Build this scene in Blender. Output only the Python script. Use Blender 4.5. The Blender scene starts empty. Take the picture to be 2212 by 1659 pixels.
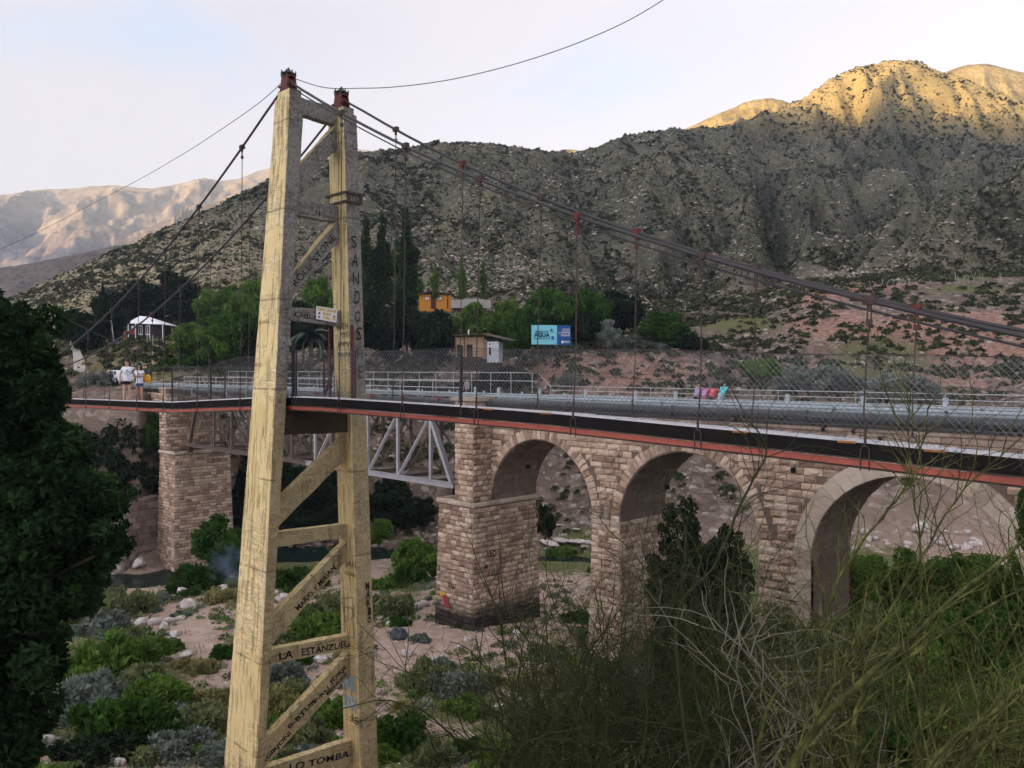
import bpy, math, random
import numpy as np
from mathutils import Vector, Matrix

RND = random.Random(11)
NR = np.random.RandomState(5)
sc = bpy.context.scene
COL = sc.collection

# ------------------------------------------------------------------ camera
# world axes: x runs along both bridges (towards the near bank), y across them, z up; river level about -3.6
EYE = Vector((0.0, 0.0, 15.2))
AX, AY = 0.698, 0.716
FH = Vector((-AY, AX, 0)).normalized()
RT = Vector((AX, AY, 0)).normalized()
PITCH = math.radians(1.04)
FW = (FH * math.cos(PITCH) - Vector((0, 0, 1)) * math.sin(PITCH)).normalized()
UP = RT.cross(FW).normalized()
FPX, CU, CV = 1790.0, 1106.0, 829.5
cd = bpy.data.cameras.new('camera')
cd.sensor_width = 36.0
cd.lens = FPX / 2212.0 * 36.0
cd.clip_start = 0.1
cd.clip_end = 12000
cam = bpy.data.objects.new('camera', cd)
COL.objects.link(cam)
m3 = Matrix((RT, UP, -FW)).transposed()
cam.matrix_world = Matrix.Translation(EYE) @ m3.to_4x4()
sc.camera = cam

# ------------------------------------------------------------------ sky, sun, exposure
SUN_EL = math.radians(7.5)
SUN_DIR_CAM = Vector((-0.78, -0.63))                 # right, forward: from the left, a little behind
sd = (RT * SUN_DIR_CAM.x + FH * SUN_DIR_CAM.y).normalized()
SUN_DIR = (sd * math.cos(SUN_EL) + Vector((0, 0, math.sin(SUN_EL)))).normalized()
world = bpy.data.worlds.new('World')
sc.world = world
world.use_nodes = True
wn, wl = world.node_tree.nodes, world.node_tree.links
wn.clear()
w_out = wn.new('ShaderNodeOutputWorld')
w_bg = wn.new('ShaderNodeBackground')
w_bg.inputs['Strength'].default_value = 0.15
sky = wn.new('ShaderNodeTexSky')
sky.sky_type = 'NISHITA'
sky.sun_disc = False
sky.sun_elevation = SUN_EL
sky.sun_rotation = math.atan2(SUN_DIR.x, SUN_DIR.y)
sky.altitude = 1500
sky.air_density = 1.0
sky.dust_density = 9.0
sky.ozone_density = 1.5
tc = wn.new('ShaderNodeTexCoord')
mp = wn.new('ShaderNodeMapping')
mp.inputs['Scale'].default_value = (1.0, 1.0, 2.6)
mp.inputs['Location'].default_value = (7.7, 0.9, 2.4)
wl.new(tc.outputs['Generated'], mp.inputs['Vector'])
ns = wn.new('ShaderNodeTexNoise')
ns.inputs['Scale'].default_value = 1.7
ns.inputs['Detail'].default_value = 7
ns.inputs['Roughness'].default_value = 0.52
ns.inputs['Distortion'].default_value = 0.35
wl.new(mp.outputs[0], ns.inputs['Vector'])
cr = wn.new('ShaderNodeValToRGB')
cr.color_ramp.elements[0].position = 0.25
cr.color_ramp.elements[0].color = (0.0, 0.0, 0.0, 1)
cr.color_ramp.elements[1].position = 0.43
cr.color_ramp.elements[1].color = (1, 1, 1, 1)
wl.new(ns.outputs['Fac'], cr.inputs['Fac'])
# evening sky: thin bright cloud (brighter towards the zenith, as overcast is) over the clear sky's own colour,
# which the cloud washes out to near white everywhere but in a few thinner patches
bw = wn.new('ShaderNodeRGBToBW'); wl.new(sky.outputs[0], bw.inputs[0])
wt_ = wn.new('ShaderNodeMixRGB'); wt_.blend_type = 'MULTIPLY'; wt_.inputs['Fac'].default_value = 1
wl.new(bw.outputs[0], wt_.inputs['Color1']); wt_.inputs['Color2'].default_value = (1.09, 1.03, 1.12, 1)
sk = wn.new('ShaderNodeMixRGB'); wl.new(cr.outputs[0], sk.inputs['Fac'])
wl.new(sky.outputs[0], sk.inputs['Color1']); wl.new(wt_.outputs[0], sk.inputs['Color2'])
sep = wn.new('ShaderNodeSeparateXYZ'); wl.new(tc.outputs['Generated'], sep.inputs[0])
el = wn.new('ShaderNodeMath'); el.operation = 'MULTIPLY_ADD'; el.use_clamp = False
ab = wn.new('ShaderNodeMath'); ab.operation = 'MAXIMUM'; ab.inputs[1].default_value = 0.0; wl.new(sep.outputs['Z'], ab.inputs[0])
wl.new(ab.outputs[0], el.inputs[0]); el.inputs[1].default_value = 3.6; el.inputs[2].default_value = 1.0
ns2 = wn.new('ShaderNodeTexNoise'); ns2.inputs['Scale'].default_value = 2.2; ns2.inputs['Detail'].default_value = 5
wl.new(mp.outputs[0], ns2.inputs['Vector'])
cc = wn.new('ShaderNodeValToRGB')
cc.color_ramp.elements[0].position = 0.32; cc.color_ramp.elements[0].color = (.86, .90, 1.06, 1)
cc.color_ramp.elements[1].position = 0.55; cc.color_ramp.elements[1].color = (1.06, 1.00, 1.06, 1)
wl.new(ns2.outputs['Fac'], cc.inputs['Fac'])
cm = wn.new('ShaderNodeMixRGB'); cm.blend_type = 'MULTIPLY'; cm.inputs['Fac'].default_value = 1
wl.new(cc.outputs[0], cm.inputs['Color1']); wl.new(el.outputs[0], cm.inputs['Color2'])
cs = wn.new('ShaderNodeMixRGB'); cs.blend_type = 'MULTIPLY'; cs.inputs['Fac'].default_value = 1
wl.new(cm.outputs[0], cs.inputs['Color1']); cs.inputs['Color2'].default_value = (.36, .36, .375, 1)
ga = wn.new('ShaderNodeMixRGB'); ga.blend_type = 'ADD'; ga.inputs['Fac'].default_value = 1.0
wl.new(cs.outputs[0], ga.inputs['Color1']); wl.new(sk.outputs[0], ga.inputs['Color2'])
wl.new(ga.outputs[0], w_bg.inputs['Color'])
wl.new(w_bg.outputs[0], w_out.inputs['Surface'])

sl = bpy.data.lights.new('sun', 'SUN')
sl.energy = 5.0
sl.angle = math.radians(0.53)
sl.color = (1.0, 0.66, 0.27)
sun = bpy.data.objects.new('sun', sl)
COL.objects.link(sun)
sun.rotation_euler = (-SUN_DIR).to_track_quat('-Z', 'Y').to_euler()
sun.location = (0, 0, 400)

vs = sc.view_settings
vs.view_transform = 'Standard'
vs.look = 'None'
vs.exposure = 1.5
vs.gamma = 1.0
vs.use_curve_mapping = False
sc.render.engine = 'CYCLES'
sc.cycles.use_denoising = True
sc.cycles.max_bounces = 4
sc.cycles.diffuse_bounces = 2
sc.cycles.glossy_bounces = 2
sc.cycles.transparent_max_bounces = 6
sc.cycles.use_adaptive_sampling = True
sc.cycles.adaptive_threshold = 0.02

# ------------------------------------------------------------------ helpers
def ray(u, v):
    return FW + RT * ((u - CU) / FPX) - UP * ((v - CV) / FPX)
def P_t(u, v, t):
    r = ray(u, v); return EYE + r * (t / r.y)
def P_s(u, v, s):
    r = ray(u, v); return EYE + r * (s / r.x)
def P_z(u, v, z):
    r = ray(u, v); return EYE + r * ((z - EYE.z) / r.z)
def P_d(u, v, d):
    r = ray(u, v); return EYE + r * (d / r.dot(FH))
def proj(p):
    q = Vector(p) - EYE
    d = q.dot(FW)
    return CU + FPX * q.dot(RT) / d, CV - FPX * q.dot(UP) / d, d
def xy(u, d):
    p = FH * d + RT * ((u - CU) / FPX * d); return p.x, p.y

def tag(o, label=None, cat=None, group=None, kind=None):
    if label: o['label'] = label
    if cat: o['category'] = cat
    if group: o['group'] = group
    if kind: o['kind'] = kind
    return o
def empty(name, loc=(0, 0, 0), rz=0.0, label=None, cat=None, group=None):
    o = bpy.data.objects.new(name, None)
    COL.objects.link(o)
    o.empty_display_size = 0.2
    o.location = loc
    o.rotation_euler = (0, 0, rz)
    return tag(o, label, cat, group)
def link(name, me, parent=None):
    o = bpy.data.objects.new(name, me)
    COL.objects.link(o)
    if parent is not None: o.parent = parent
    return o
def dup(root, label=None, group=None, loc=None, rz=None, scale=None):
    r = root.copy(); COL.objects.link(r)
    for ch in list(root.children):
        c = ch.copy(); COL.objects.link(c); c.parent = r
        for g in list(ch.children):
            d = g.copy(); COL.objects.link(d); d.parent = c
    if label: r['label'] = label
    if group: r['group'] = group
    if loc is not None: r.location = loc
    if rz is not None: r.rotation_euler = (0, 0, rz)
    if scale is not None: r.scale = scale
    return r

class MB:
    def __init__(s): s.v = []; s.f = []
    def quad(s, a, b, c, d):
        n = len(s.v); s.v += [tuple(a), tuple(b), tuple(c), tuple(d)]; s.f.append((n, n+1, n+2, n+3)); return s
    def poly(s, pts):
        n = len(s.v); s.v += [tuple(p) for p in pts]; s.f.append(tuple(range(n, n+len(pts)))); return s
    def hexa(s, p):
        n = len(s.v); s.v += [tuple(q) for q in p]
        for f in ((0,3,2,1),(4,5,6,7),(0,1,5,4),(1,2,6,5),(2,3,7,6),(3,0,4,7)): s.f.append(tuple(n+i for i in f))
        return s
    def box(s, x0, x1, y0, y1, z0, z1):
        return s.hexa([(x0,y0,z0),(x1,y0,z0),(x1,y1,z0),(x0,y1,z0),(x0,y0,z1),(x1,y0,z1),(x1,y1,z1),(x0,y1,z1)])
    def beam(s, a, b, w, h, up=(0,0,1)):
        a = Vector(a); b = Vector(b); d = (b-a).normalized(); up = Vector(up)
        if abs(d.dot(up.normalized())) > 0.97: up = Vector((0,1,0)) if abs(d.y) < .9 else Vector((1,0,0))
        x = d.cross(up).normalized() * (w/2); y = x.cross(d).normalized() * (h/2)
        return s.hexa([a-x-y, a+x-y, a+x+y, a-x+y, b-x-y, b+x-y, b+x+y, b-x+y])
    def tube(s, pts, r, n=6, caps=True):
        pts = [Vector(p) for p in pts]
        rs = r if isinstance(r, (list, tuple)) else [r]*len(pts)
        base = len(s.v)
        d0 = (pts[1]-pts[0]).normalized()
        ref = Vector((0,0,1)) if abs(d0.z) < .9 else Vector((1,0,0))
        for i, p in enumerate(pts):
            d = (pts[min(i+1, len(pts)-1)] - pts[max(i-1, 0)])
            if d.length < 1e-9: d = d0.copy()
            d.normalize()
            x = d.cross(ref)
            if x.length < 1e-4: x = d.cross(Vector((0.3,1,0.2)))
            x.normalize(); y = x.cross(d)
            ref = y.cross(x) * 0 + (ref if abs(d.dot(ref)) < .95 else y)
            for k in range(n):
                a = 2*math.pi*k/n
                s.v.append(tuple(p + x*(math.cos(a)*rs[i]) + y*(math.sin(a)*rs[i])))
        for i in range(len(pts)-1):
            for k in range(n):
                a = base+i*n+k; b = base+i*n+(k+1) % n
                s.f.append((a, b, b+n, a+n))
        if caps:
            s.f.append(tuple(base+k for k in range(n))[::-1])
            s.f.append(tuple(base+(len(pts)-1)*n+k for k in range(n)))
        return s
    def blob(s, c, r, seg=8, rings=6, jit=0.0, rnd=None):
        c = Vector(c); base = len(s.v); rr = rnd or RND
        if not isinstance(r, (tuple, list, Vector)): r = (r, r, r)
        s.v.append((c.x, c.y, c.z-r[2]))
        for i in range(1, rings):
            ph = math.pi*i/rings
            for k in range(seg):
                a = 2*math.pi*k/seg; q = 1+rr.uniform(-jit, jit)
                s.v.append((c.x+r[0]*math.sin(ph)*math.cos(a)*q, c.y+r[1]*math.sin(ph)*math.sin(a)*q, c.z-r[2]*math.cos(ph)*q))
        s.v.append((c.x, c.y, c.z+r[2])); top = len(s.v)-1
        for k in range(seg):
            s.f.append((base, base+1+(k+1) % seg, base+1+k))
            s.f.append((top, base+1+(rings-2)*seg+k, base+1+(rings-2)*seg+(k+1) % seg))
        for i in range(rings-2):
            for k in range(seg):
                a = base+1+i*seg+k; b = base+1+i*seg+(k+1) % seg
                s.f.append((a, b, b+seg, a+seg))
        return s
    def mesh(s, name, mat, smooth=False):
        me = bpy.data.meshes.new(name); me.from_pydata(s.v, [], s.f)
        if mat: me.materials.append(mat)
        if smooth: me.polygons.foreach_set('use_smooth', [True]*len(me.polygons))
        me.update(); return me
    def build(s, name, mat, parent=None, smooth=False, **kw):
        return tag(link(name, s.mesh(name, mat, smooth), parent), **kw)

def npmesh(name, V, Fc, mat, smooth=False, attrs=None):
    """V (n,3) float, Fc (m,k) int"""
    me = bpy.data.meshes.new(name)
    V = np.ascontiguousarray(V, dtype=np.float32); Fc = np.ascontiguousarray(Fc, dtype=np.int32)
    m, k = Fc.shape
    me.vertices.add(len(V)); me.vertices.foreach_set('co', V.ravel())
    me.loops.add(m*k); me.loops.foreach_set('vertex_index', Fc.ravel())
    me.polygons.add(m); me.polygons.foreach_set('loop_start', np.arange(m, dtype=np.int32)*k)
    try: me.polygons.foreach_set('loop_total', np.full(m, k, dtype=np.int32))
    except Exception: pass
    if smooth: me.polygons.foreach_set('use_smooth', np.ones(m, dtype=bool))
    me.update(calc_edges=True)
    for nm, (dom, arr) in (attrs or {}).items():
        at = me.attributes.new(nm, 'FLOAT', dom); at.data.foreach_set('value', np.ascontiguousarray(arr, dtype=np.float32))
    if mat: me.materials.append(mat)
    return me

# ---- vectorised gradient noise
_P = NR.permutation(512)
_G = NR.randn(512, 2); _G /= np.linalg.norm(_G, axis=1)[:, None]
def gnoise(x, y):
    xi = np.floor(x).astype(int); yi = np.floor(y).astype(int)
    xf = x-xi; yf = y-yi
    u = xf*xf*xf*(xf*(xf*6-15)+10); v = yf*yf*yf*(yf*(yf*6-15)+10)
    def g(a, b, fx, fy):
        h = _P[(_P[a & 511] + b) & 511]; gg = _G[h]; return gg[..., 0]*fx + gg[..., 1]*fy
    a = g(xi, yi, xf, yf); b = g(xi+1, yi, xf-1, yf); c = g(xi, yi+1, xf, yf-1); d = g(xi+1, yi+1, xf-1, yf-1)
    return (a*(1-u)+b*u)*(1-v) + (c*(1-u)+d*u)*v
def fbm(x, y, o=5, g=0.5, l=2.03):
    r = 0; a = 1
    for i in range(o): r = r + a*gnoise(x+17.3*i, y-9.1*i); x = x*l; y = y*l; a *= g
    return r
def ridged(x, y, o=5, g=0.5, l=2.03):
    r = 0; a = 1
    for i in range(o): r = r + a*(1-2.2*np.abs(gnoise(x+7.3*i, y-3.1*i))); x = x*l; y = y*l; a *= g
    return r

# ------------------------------------------------------------------ materials
class NT:
    def __init__(s, name, rough=0.9, spec=0.2):
        s.m = bpy.data.materials.new(name); s.m.use_nodes = True
        s.n = s.m.node_tree.nodes; s.l = s.m.node_tree.links
        s.b = s.n['Principled BSDF']; s.b.inputs['Roughness'].default_value = rough
        s.b.inputs['Specular IOR Level'].default_value = spec
        s._tc = None
    def co(s, kind='Object'):
        if s._tc is None: s._tc = s.n.new('ShaderNodeTexCoord')
        return s._tc.outputs[kind]
    def wpos(s):
        g = s.n.new('ShaderNodeNewGeometry'); return g.outputs['Position']
    def mapping(s, vec, scale=(1,1,1), loc=(0,0,0), rot=(0,0,0)):
        k = s.n.new('ShaderNodeMapping'); k.inputs['Scale'].default_value = scale; k.inputs['Location'].default_value = loc; k.inputs['Rotation'].default_value = rot
        s.l.new(vec, k.inputs['Vector']); return k.outputs[0]
    def noise(s, vec, scale, detail=4, rough=0.55, dist=0.0):
        k = s.n.new('ShaderNodeTexNoise'); k.inputs['Scale'].default_value = scale; k.inputs['Detail'].default_value = detail
        k.inputs['Roughness'].default_value = rough; k.inputs['Distortion'].default_value = dist
        s.l.new(vec, k.inputs['Vector']); return k.outputs['Fac']
    def voronoi(s, vec, scale, out='Distance', feature='F1'):
        k = s.n.new('ShaderNodeTexVoronoi'); k.inputs['Scale'].default_value = scale; k.feature = feature
        s.l.new(vec, k.inputs['Vector']); return k.outputs[out]
    def ramp(s, fac, stops):
        k = s.n.new('ShaderNodeValToRGB'); e = k.color_ramp.elements
        while len(e) < len(stops): e.new(0.5)
        for i, (p, c) in enumerate(stops):
            e[i].position = p; e[i].color = (c if len(c) == 4 else (*c, 1)) if isinstance(c, (tuple, list)) else (c, c, c, 1)
        s.l.new(fac, k.inputs['Fac']); return k.outputs['Color']
    def mix(s, fac, a, b, mode='MIX'):
        k = s.n.new('ShaderNodeMixRGB'); k.blend_type = mode
        for nm, val in (('Fac', fac), ('Color1', a), ('Color2', b)):
            if isinstance(val, (int, float)): k.inputs[nm].default_value = val if nm == 'Fac' else (val, val, val, 1)
            elif isinstance(val, tuple): k.inputs[nm].default_value = (*val[:3], 1)
            else: s.l.new(val, k.inputs[nm])
        return k.outputs[0]
    def math(s, op, a, b=0.0, c=None):
        k = s.n.new('ShaderNodeMath'); k.operation = op
        for i, val in enumerate((a, b) if c is None else (a, b, c)):
            if isinstance(val, (int, float)): k.inputs[i].default_value = val
            else: s.l.new(val, k.inputs[i])
        return k.outputs[0]
    def attr(s, name):
        k = s.n.new('ShaderNodeAttribute'); k.attribute_name = name; return k.outputs['Fac']
    def orand(s):
        k = s.n.new('ShaderNodeObjectInfo'); return k.outputs['Random']
    def color(s, c):
        if isinstance(c, tuple): s.b.inputs['Base Color'].default_value = (*c[:3], 1)
        else: s.l.new(c, s.b.inputs['Base Color'])
        return s
    def bump(s, h, strength=0.5, dist=0.05):
        k = s.n.new('ShaderNodeBump'); k.inputs['Strength'].default_value = strength; k.inputs['Distance'].default_value = dist
        s.l.new(h, k.inputs['Height']); s.l.new(k.outputs[0], s.b.inputs['Normal']); return s

def flat(name, c, rough=0.8, spec=0.08, metal=0.0, var=0.25, scale=6.0):
    t = NT(name, rough, spec); t.b.inputs['Metallic'].default_value = metal
    n = t.noise(t.co(), scale, 5, .6)
    t.color(t.mix(n, tuple(x*(1-var) for x in c), tuple(min(1, x*(1+var)) for x in c)))
    return t.m
def leafmat(name, dark, light, trans=0.25):
    t = NT(name, 0.95, 0.03)
    a = t.attr('tone'); r = t.orand()
    f = t.math('ADD', t.math('MULTIPLY', a, 0.8), t.math('MULTIPLY', r, 0.2))
    c = t.ramp(f, [(0.0, dark), (0.55, tuple((d+l)/2 for d, l in zip(dark, light))), (1.0, light)])
    t.color(c)
    tr = t.n.new('ShaderNodeBsdfTranslucent'); t.l.new(c, tr.inputs['Color'])
    mxs = t.n.new('ShaderNodeMixShader'); mxs.inputs[0].default_value = trans
    t.l.new(t.b.outputs[0], mxs.inputs[1]); t.l.new(tr.outputs[0], mxs.inputs[2])
    t.l.new(mxs.outputs[0], t.n['Material Output'].inputs['Surface'])
    return t.m

def M_concrete():
    """ochre-washed board-marked concrete; the wash has weathered off on the sides that face along the bridge above the deck"""
    t = NT('painted_concrete', 0.92, 0.15)
    p = t.wpos()
    streak = t.noise(t.mapping(p, (9, 9, 0.45)), 1.0, 6, .62, .3)
    grain = t.noise(p, 14, 6, .7)
    big = t.noise(p, 0.9, 4, .6)
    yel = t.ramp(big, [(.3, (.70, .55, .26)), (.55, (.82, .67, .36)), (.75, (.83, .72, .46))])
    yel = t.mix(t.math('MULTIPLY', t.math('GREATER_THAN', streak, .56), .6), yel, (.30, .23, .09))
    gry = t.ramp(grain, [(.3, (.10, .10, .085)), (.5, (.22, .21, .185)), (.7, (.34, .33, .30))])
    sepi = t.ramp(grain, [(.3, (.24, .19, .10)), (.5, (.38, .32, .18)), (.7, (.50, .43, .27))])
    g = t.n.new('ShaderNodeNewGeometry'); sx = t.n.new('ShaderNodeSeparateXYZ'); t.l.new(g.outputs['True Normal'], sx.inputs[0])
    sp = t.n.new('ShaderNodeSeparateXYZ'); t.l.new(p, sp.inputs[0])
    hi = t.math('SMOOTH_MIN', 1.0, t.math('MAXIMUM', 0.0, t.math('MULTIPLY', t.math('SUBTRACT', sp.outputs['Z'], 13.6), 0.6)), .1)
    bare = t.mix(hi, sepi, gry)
    fs = t.ramp(t.math('ADD', t.math('SUBTRACT', t.math('ADD', sx.outputs['Y'], 1.0), t.math('MULTIPLY', t.math('MAXIMUM', sx.outputs['Z'], 0.0), 1.4)), t.math('MULTIPLY', t.math('SUBTRACT', grain, .5), .5)), [(.42, 0.0), (.52, 1.0)])  # upward faces get the lighter wash to paint in brightness from the sky
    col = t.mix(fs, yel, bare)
    # short shrinkage cracks along the pour lines and flaked patches
    cn = t.noise(t.mapping(p, (1.1, 1.1, 5.5)), 1.6, 7, .78, .8)
    crack = t.math('MULTIPLY', t.math('LESS_THAN', t.math('ABSOLUTE', t.math('SUBTRACT', cn, .5)), .006), t.math('GREATER_THAN', t.noise(p, .9, 3, .5), .50))
    col = t.mix(t.math('MULTIPLY', crack, .7), col, (.06, .05, .04))
    pit = t.math('GREATER_THAN', t.noise(t.mapping(p, (1, 1, .6)), 9, 6, .75), .66)
    col = t.mix(t.math('MULTIPLY', pit, .55), col, (.16, .12, .06))
    stain = t.noise(t.mapping(p, (3.5, 3.5, .6)), 1.2, 5, .7)
    col = t.mix(t.ramp(stain, [(.55, 0.0), (.70, .8)]), col, (.10, .085, .055))
    pz = t.math('FRACT', t.math('MULTIPLY', sp.outputs['Z'], .41))
    lift = t.math('LESS_THAN', t.math('ADD', pz, t.math('MULTIPLY', t.math('SUBTRACT', grain, .5), .05)), .018)
    col = t.mix(t.math('MULTIPLY', t.math('MULTIPLY', lift, t.math('GREATER_THAN', big, .47)), .5), col, (.09, .075, .05))
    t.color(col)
    h = t.math('ADD', t.math('MULTIPLY', grain, .6), streak)
    h = t.math('SUBTRACT', h, t.math('ADD', crack, lift))
    t.bump(h, .9, .03)
    return t.m
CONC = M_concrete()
RUST = flat('rusty_dark_iron', (.055, .035, .03), .7, .4, 0, .5, 12)
CABLE = flat('dark_steel_rope', (.035, .033, .035), .55, .4, 0, .3, 30)
SADDLE = flat('rust_red_casting', (.11, .03, .025), .7, .3, 0, .5, 8)
DARKC = flat('dark_concrete', (.055, .045, .03), .95, .05, 0, .6, 2)  # deck beam concrete, darker than the legs
GREENCAP = flat('verdigris_iron', (.04, .055, .045), .7, .3, 0, .4, 20)
REDP = flat('faded_red_paint', (.34, .085, .055), .6, .35, 0, .35, 3)
REDR = flat('red_clamp_paint', (.22, .035, .03), .6, .3, 0, .5, 14)
BLACKW = flat('tarred_timber', (.014, .013, .013), .9, .04, 0, .5, 4)
PLANK = flat('bleached_plank', (.52, .52, .54), .85, .2, 0, .35, 5)
WIRE = flat('galvanised_wire', (.17, .175, .18), .5, .5, .4, .2, 20)
GALV = flat('galvanised_steel', (.36, .42, .44), .5, .5, .35, .25, 2)
TRUSSM = flat('grey_truss_paint', (.33, .33, .35), .65, .3, 0, .35, 1.6)
TRUSSB = flat('browned_truss_steel', (.11, .085, .07), .75, .3, 0, .5, 1.5)
PIPEM = flat('black_pipe_coating', (.022, .030, .033), .42, .5, 0, .5, 1.2)
INK = flat('black_marker_ink', (.012, .012, .013), .7, .2)
WHITEP = flat('white_paint', (.75, .76, .78), .7, .3, 0, .1)
BLUEINK = flat('pale_blue_spray_paint', (.42, .60, .68), .8, .1)
REDINK = flat('red_spray_paint', (.35, .05, .06), .8, .1)
BARK = flat('grey_brown_bark', (.10, .08, .06), .95, .1, 0, .5, 3)
DARKM = flat('dark_opening', (.012, .012, .012), .9, .1)
# ------------------------------------------------------------------ terrain
UC = np.array([-900, -400, 0, 150, 300, 450, 600, 800, 1000, 1150, 1250, 1500, 1650, 1750, 2000, 2212, 2600, 3100], float)
E0 = 15.2
def zv(v, d): return E0 + (797.0 - v)/FPX*d
def rowz(d, z): return (np.broadcast_to(np.array(d, float), UC.shape), np.broadcast_to(np.array(z, float), UC.shape))
def rowv(d, v):
    d = np.array(d, float)*np.ones(len(UC)); v = np.array(v, float); return (d, zv(v, d))
ROWS = [
 rowz(0.5, 13.4), rowz(3.0, 13.1), rowz(8.0, 10.2), rowz(15., 6.2), rowz(21., 3.2), rowz(27., 1.3), rowz(34., .75),
 rowz(45., .3),
 #         -900  -400   0    150   300   450   600   800   1000  1150  1250  1500  1650  1750  2000  2212  2600  3100
 rowz(    [ 60,   60,   60,   60,   60,   62,   62,   60,   56,   56,   56,   55,   55,   55,   55,   55,   55,   55],
          [-2.2, -2.2, -2.2, -2.2, -2.0, -1.8, -1.4, -.8, -.3, -.5, -.6, -.4, -.4, -.4, -.4, -.4, -.4, -.4]),
 rowz(    [ 70,   70,   70,   70,   70,   73,   79,   80,   80,   78,   78,   70,   68,   66,   64,   62,   60,   58],
          [-3.4, -3.4, -3.4, -3.4, -3.4, -3.4, -3.3, -3.3, -3.0, -3.0, -3.0, -2, -1.6, -1.4, -1.4, -1.4, -1.4, -1.4]),
 rowz(    [ 74,   74,   74,   74,   73,   76,   83,   84,   84,   82,   82,   74,   72,   70,   68,   66,   64,   62],
          [-4.6, -4.6, -4.6, -4.6, -4.6, -4.6, -4.5, -4.4, -4.2, -4.2, -4.2, -2.3, -1.8, -1.5, -1.4, -1.4, -1.4, -1.4]),
 rowz(    [ 79,   79,   79,   79,   78,   84,   90,   90,   88,   87,   86,   78,   76,   74,   72,   70,   68,   66],
          [-3.2, -3.2, -3.2, -3.2, -3.2, -3.6, -3.7, -3.5, -3.3, -3.3, -3.3, -2.2, -1.8, -1.6, -1.4, -1.3, -1.3, -1.3]),
 rowz(    [ 80.5, 80.5, 80.5, 80.5, 80.5, 88,   96,   96,   93,   92,   91,   86,   83,   80,   78,   76,   74,   72],
          [ 2.5,  2.5,  2.5,  2.5,  2.5,  1.0, -2.8, -2.4, -2.0, -1.0, -.5,  .4,  .2,  0,   0,   .2,  .3,  .4]),
 rowz(    [ 84,   84,   84,   84,   83,   96,  104,  104,  104,  103,  101,  98,   94,   92,   90,   86,   84,   82],
          [12.6, 12.6, 12.6, 12.6, 12.8, 12.4,  6.5,  6.8,  7.5,  8.0,  7.5, 8.0, 6.8, 6.2,  6.5,  6.5,  6.8,  7]),
 rowv(    [ 98,   98,   98,   98,   98,  104,  112,  112,  113,  114,  116,  118,  112,  110,  106,  100,   98,   96],
          [ 845,  845,  838,  834,  832,  838,  842,  842,  838,  830,  770,  775,  840,  850,  850,  850,  850,  850]),
 rowv(    [112,  112,  112,  112,  112,  116,  122,  122,  122,  122,  122,  122,  122,  122,  120,  116,  112,  110],
          [ 815,  815,  805,  795,  772,  800,  812,  812,  800,  782,  748,  750,  800,  800,  800,  800,  800,  800]),
 rowv(    [145,  145,  145,  145,  145,  145,  150,  150,  150,  150,  150,  150,  145,  142,  140,  136,  132,  130],
          [ 790,  790,  760,  745,  742,  750,  745,  735,  735,  735,  735,  735,  725,  690,  690,  690,  690,  690]),
 rowv(    [178,  178,  178,  178,  178,  178,  180,  180,  180,  178,  178,  178,  172,  166,  160,  155,  150,  145],
          [ 770,  770,  715,  690,  680,  670,  668,  662,  655,  650,  645,  645,  640,  612,  600,  598,  590,  585]),
 rowv(    [205,  205,  200,  200,  200,  200,  205,  210,  215,  215,  215,  215,  205,  196,  188,  180,  172,  168],
          [ 750,  750,  690,  660,  630,  620,  612,  600,  600,  596,  590,  585,  600,  592,  590,  588,  575,  570]),
 rowv(    [235,  235,  225,  225,  230,  235,  245,  250,  260,  265,  270,  270,  250,  240,  240,  240,  235,  230],
          [ 740,  740,  668,  622,  575,  555,  520,  500,  495,  500,  500,  500,  560,  572,  470,  335,  180,   90]),
 rowv(    [248,  248,  240,  240,  250,  260,  270,  280,  295,  300,  310,  310,  290,  275,  270,  262,  256,  250],
          [ 735,  735,  660,  600,  540,  510,  460,  440,  430,  440,  440,  430,  540,  580,  550,  460,  320,  220]),
 rowv(    [255,  255,  246,  250,  265,  280,  300,  325,  350,  370,  390,  395,  370,  340,  330,  320,  310,  300],
          [ 730,  730,  655,  588,  520,  462,  390,  335,  318,  338,  352,  330,  430,  480,  510,  490,  420,  360]),
]
# skyline of the near range
SK_U = np.array([-900,-400,0,60,100,150,200,280,350,430,520,600,650,780,900,1000,1060,1150,1230,1300,1370,1420,1480,1560,1620,1690,1740,1800,1870,1925,1990,2060,2120,2212,2350,2600,3100], float)
SK_V = np.array([ 720, 700,655,640,626,596,566,532,500,468,428,385,362,327,318,308,312,325,334,313,286,277,284,276,263,235,200,160,135,127,140,162,185,222,270,350,420], float)
SK_DU = np.array([-900, 0, 300, 600, 1000, 1250, 1420, 1650, 1925, 2212, 3100], float)
SK_D = np.array([ 262, 252, 275, 315, 375, 425, 425, 500, 560, 540, 520], float)
def interp_cols(y, u):
    # smooth (cosine-eased) interpolation between the control columns
    i = np.clip(np.searchsorted(UC, u, side='right')-1, 0, len(UC)-2)
    f = np.clip((u-UC[i])/(UC[i+1]-UC[i]), 0, 1); 
    return y[i]*(1-f)+y[i+1]*f
def profile(u):
    """control polyline (d, z) for every column u -> arrays (R, n)"""
    u = np.atleast_1d(np.asarray(u, float))
    D = [interp_cols(r[0], u) for r in ROWS]; Z = [interp_cols(r[1], u) for r in ROWS]
    ds = np.interp(u, SK_DU, SK_D); vsk = np.interp(u, SK_U, SK_V); zs = zv(vsk, ds)
    D.append(ds); Z.append(zs)
    D.append(ds+60); Z.append(zs-18); D.append(ds+260); Z.append(zs-120)
    return np.array(D), np.array(Z)
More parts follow.
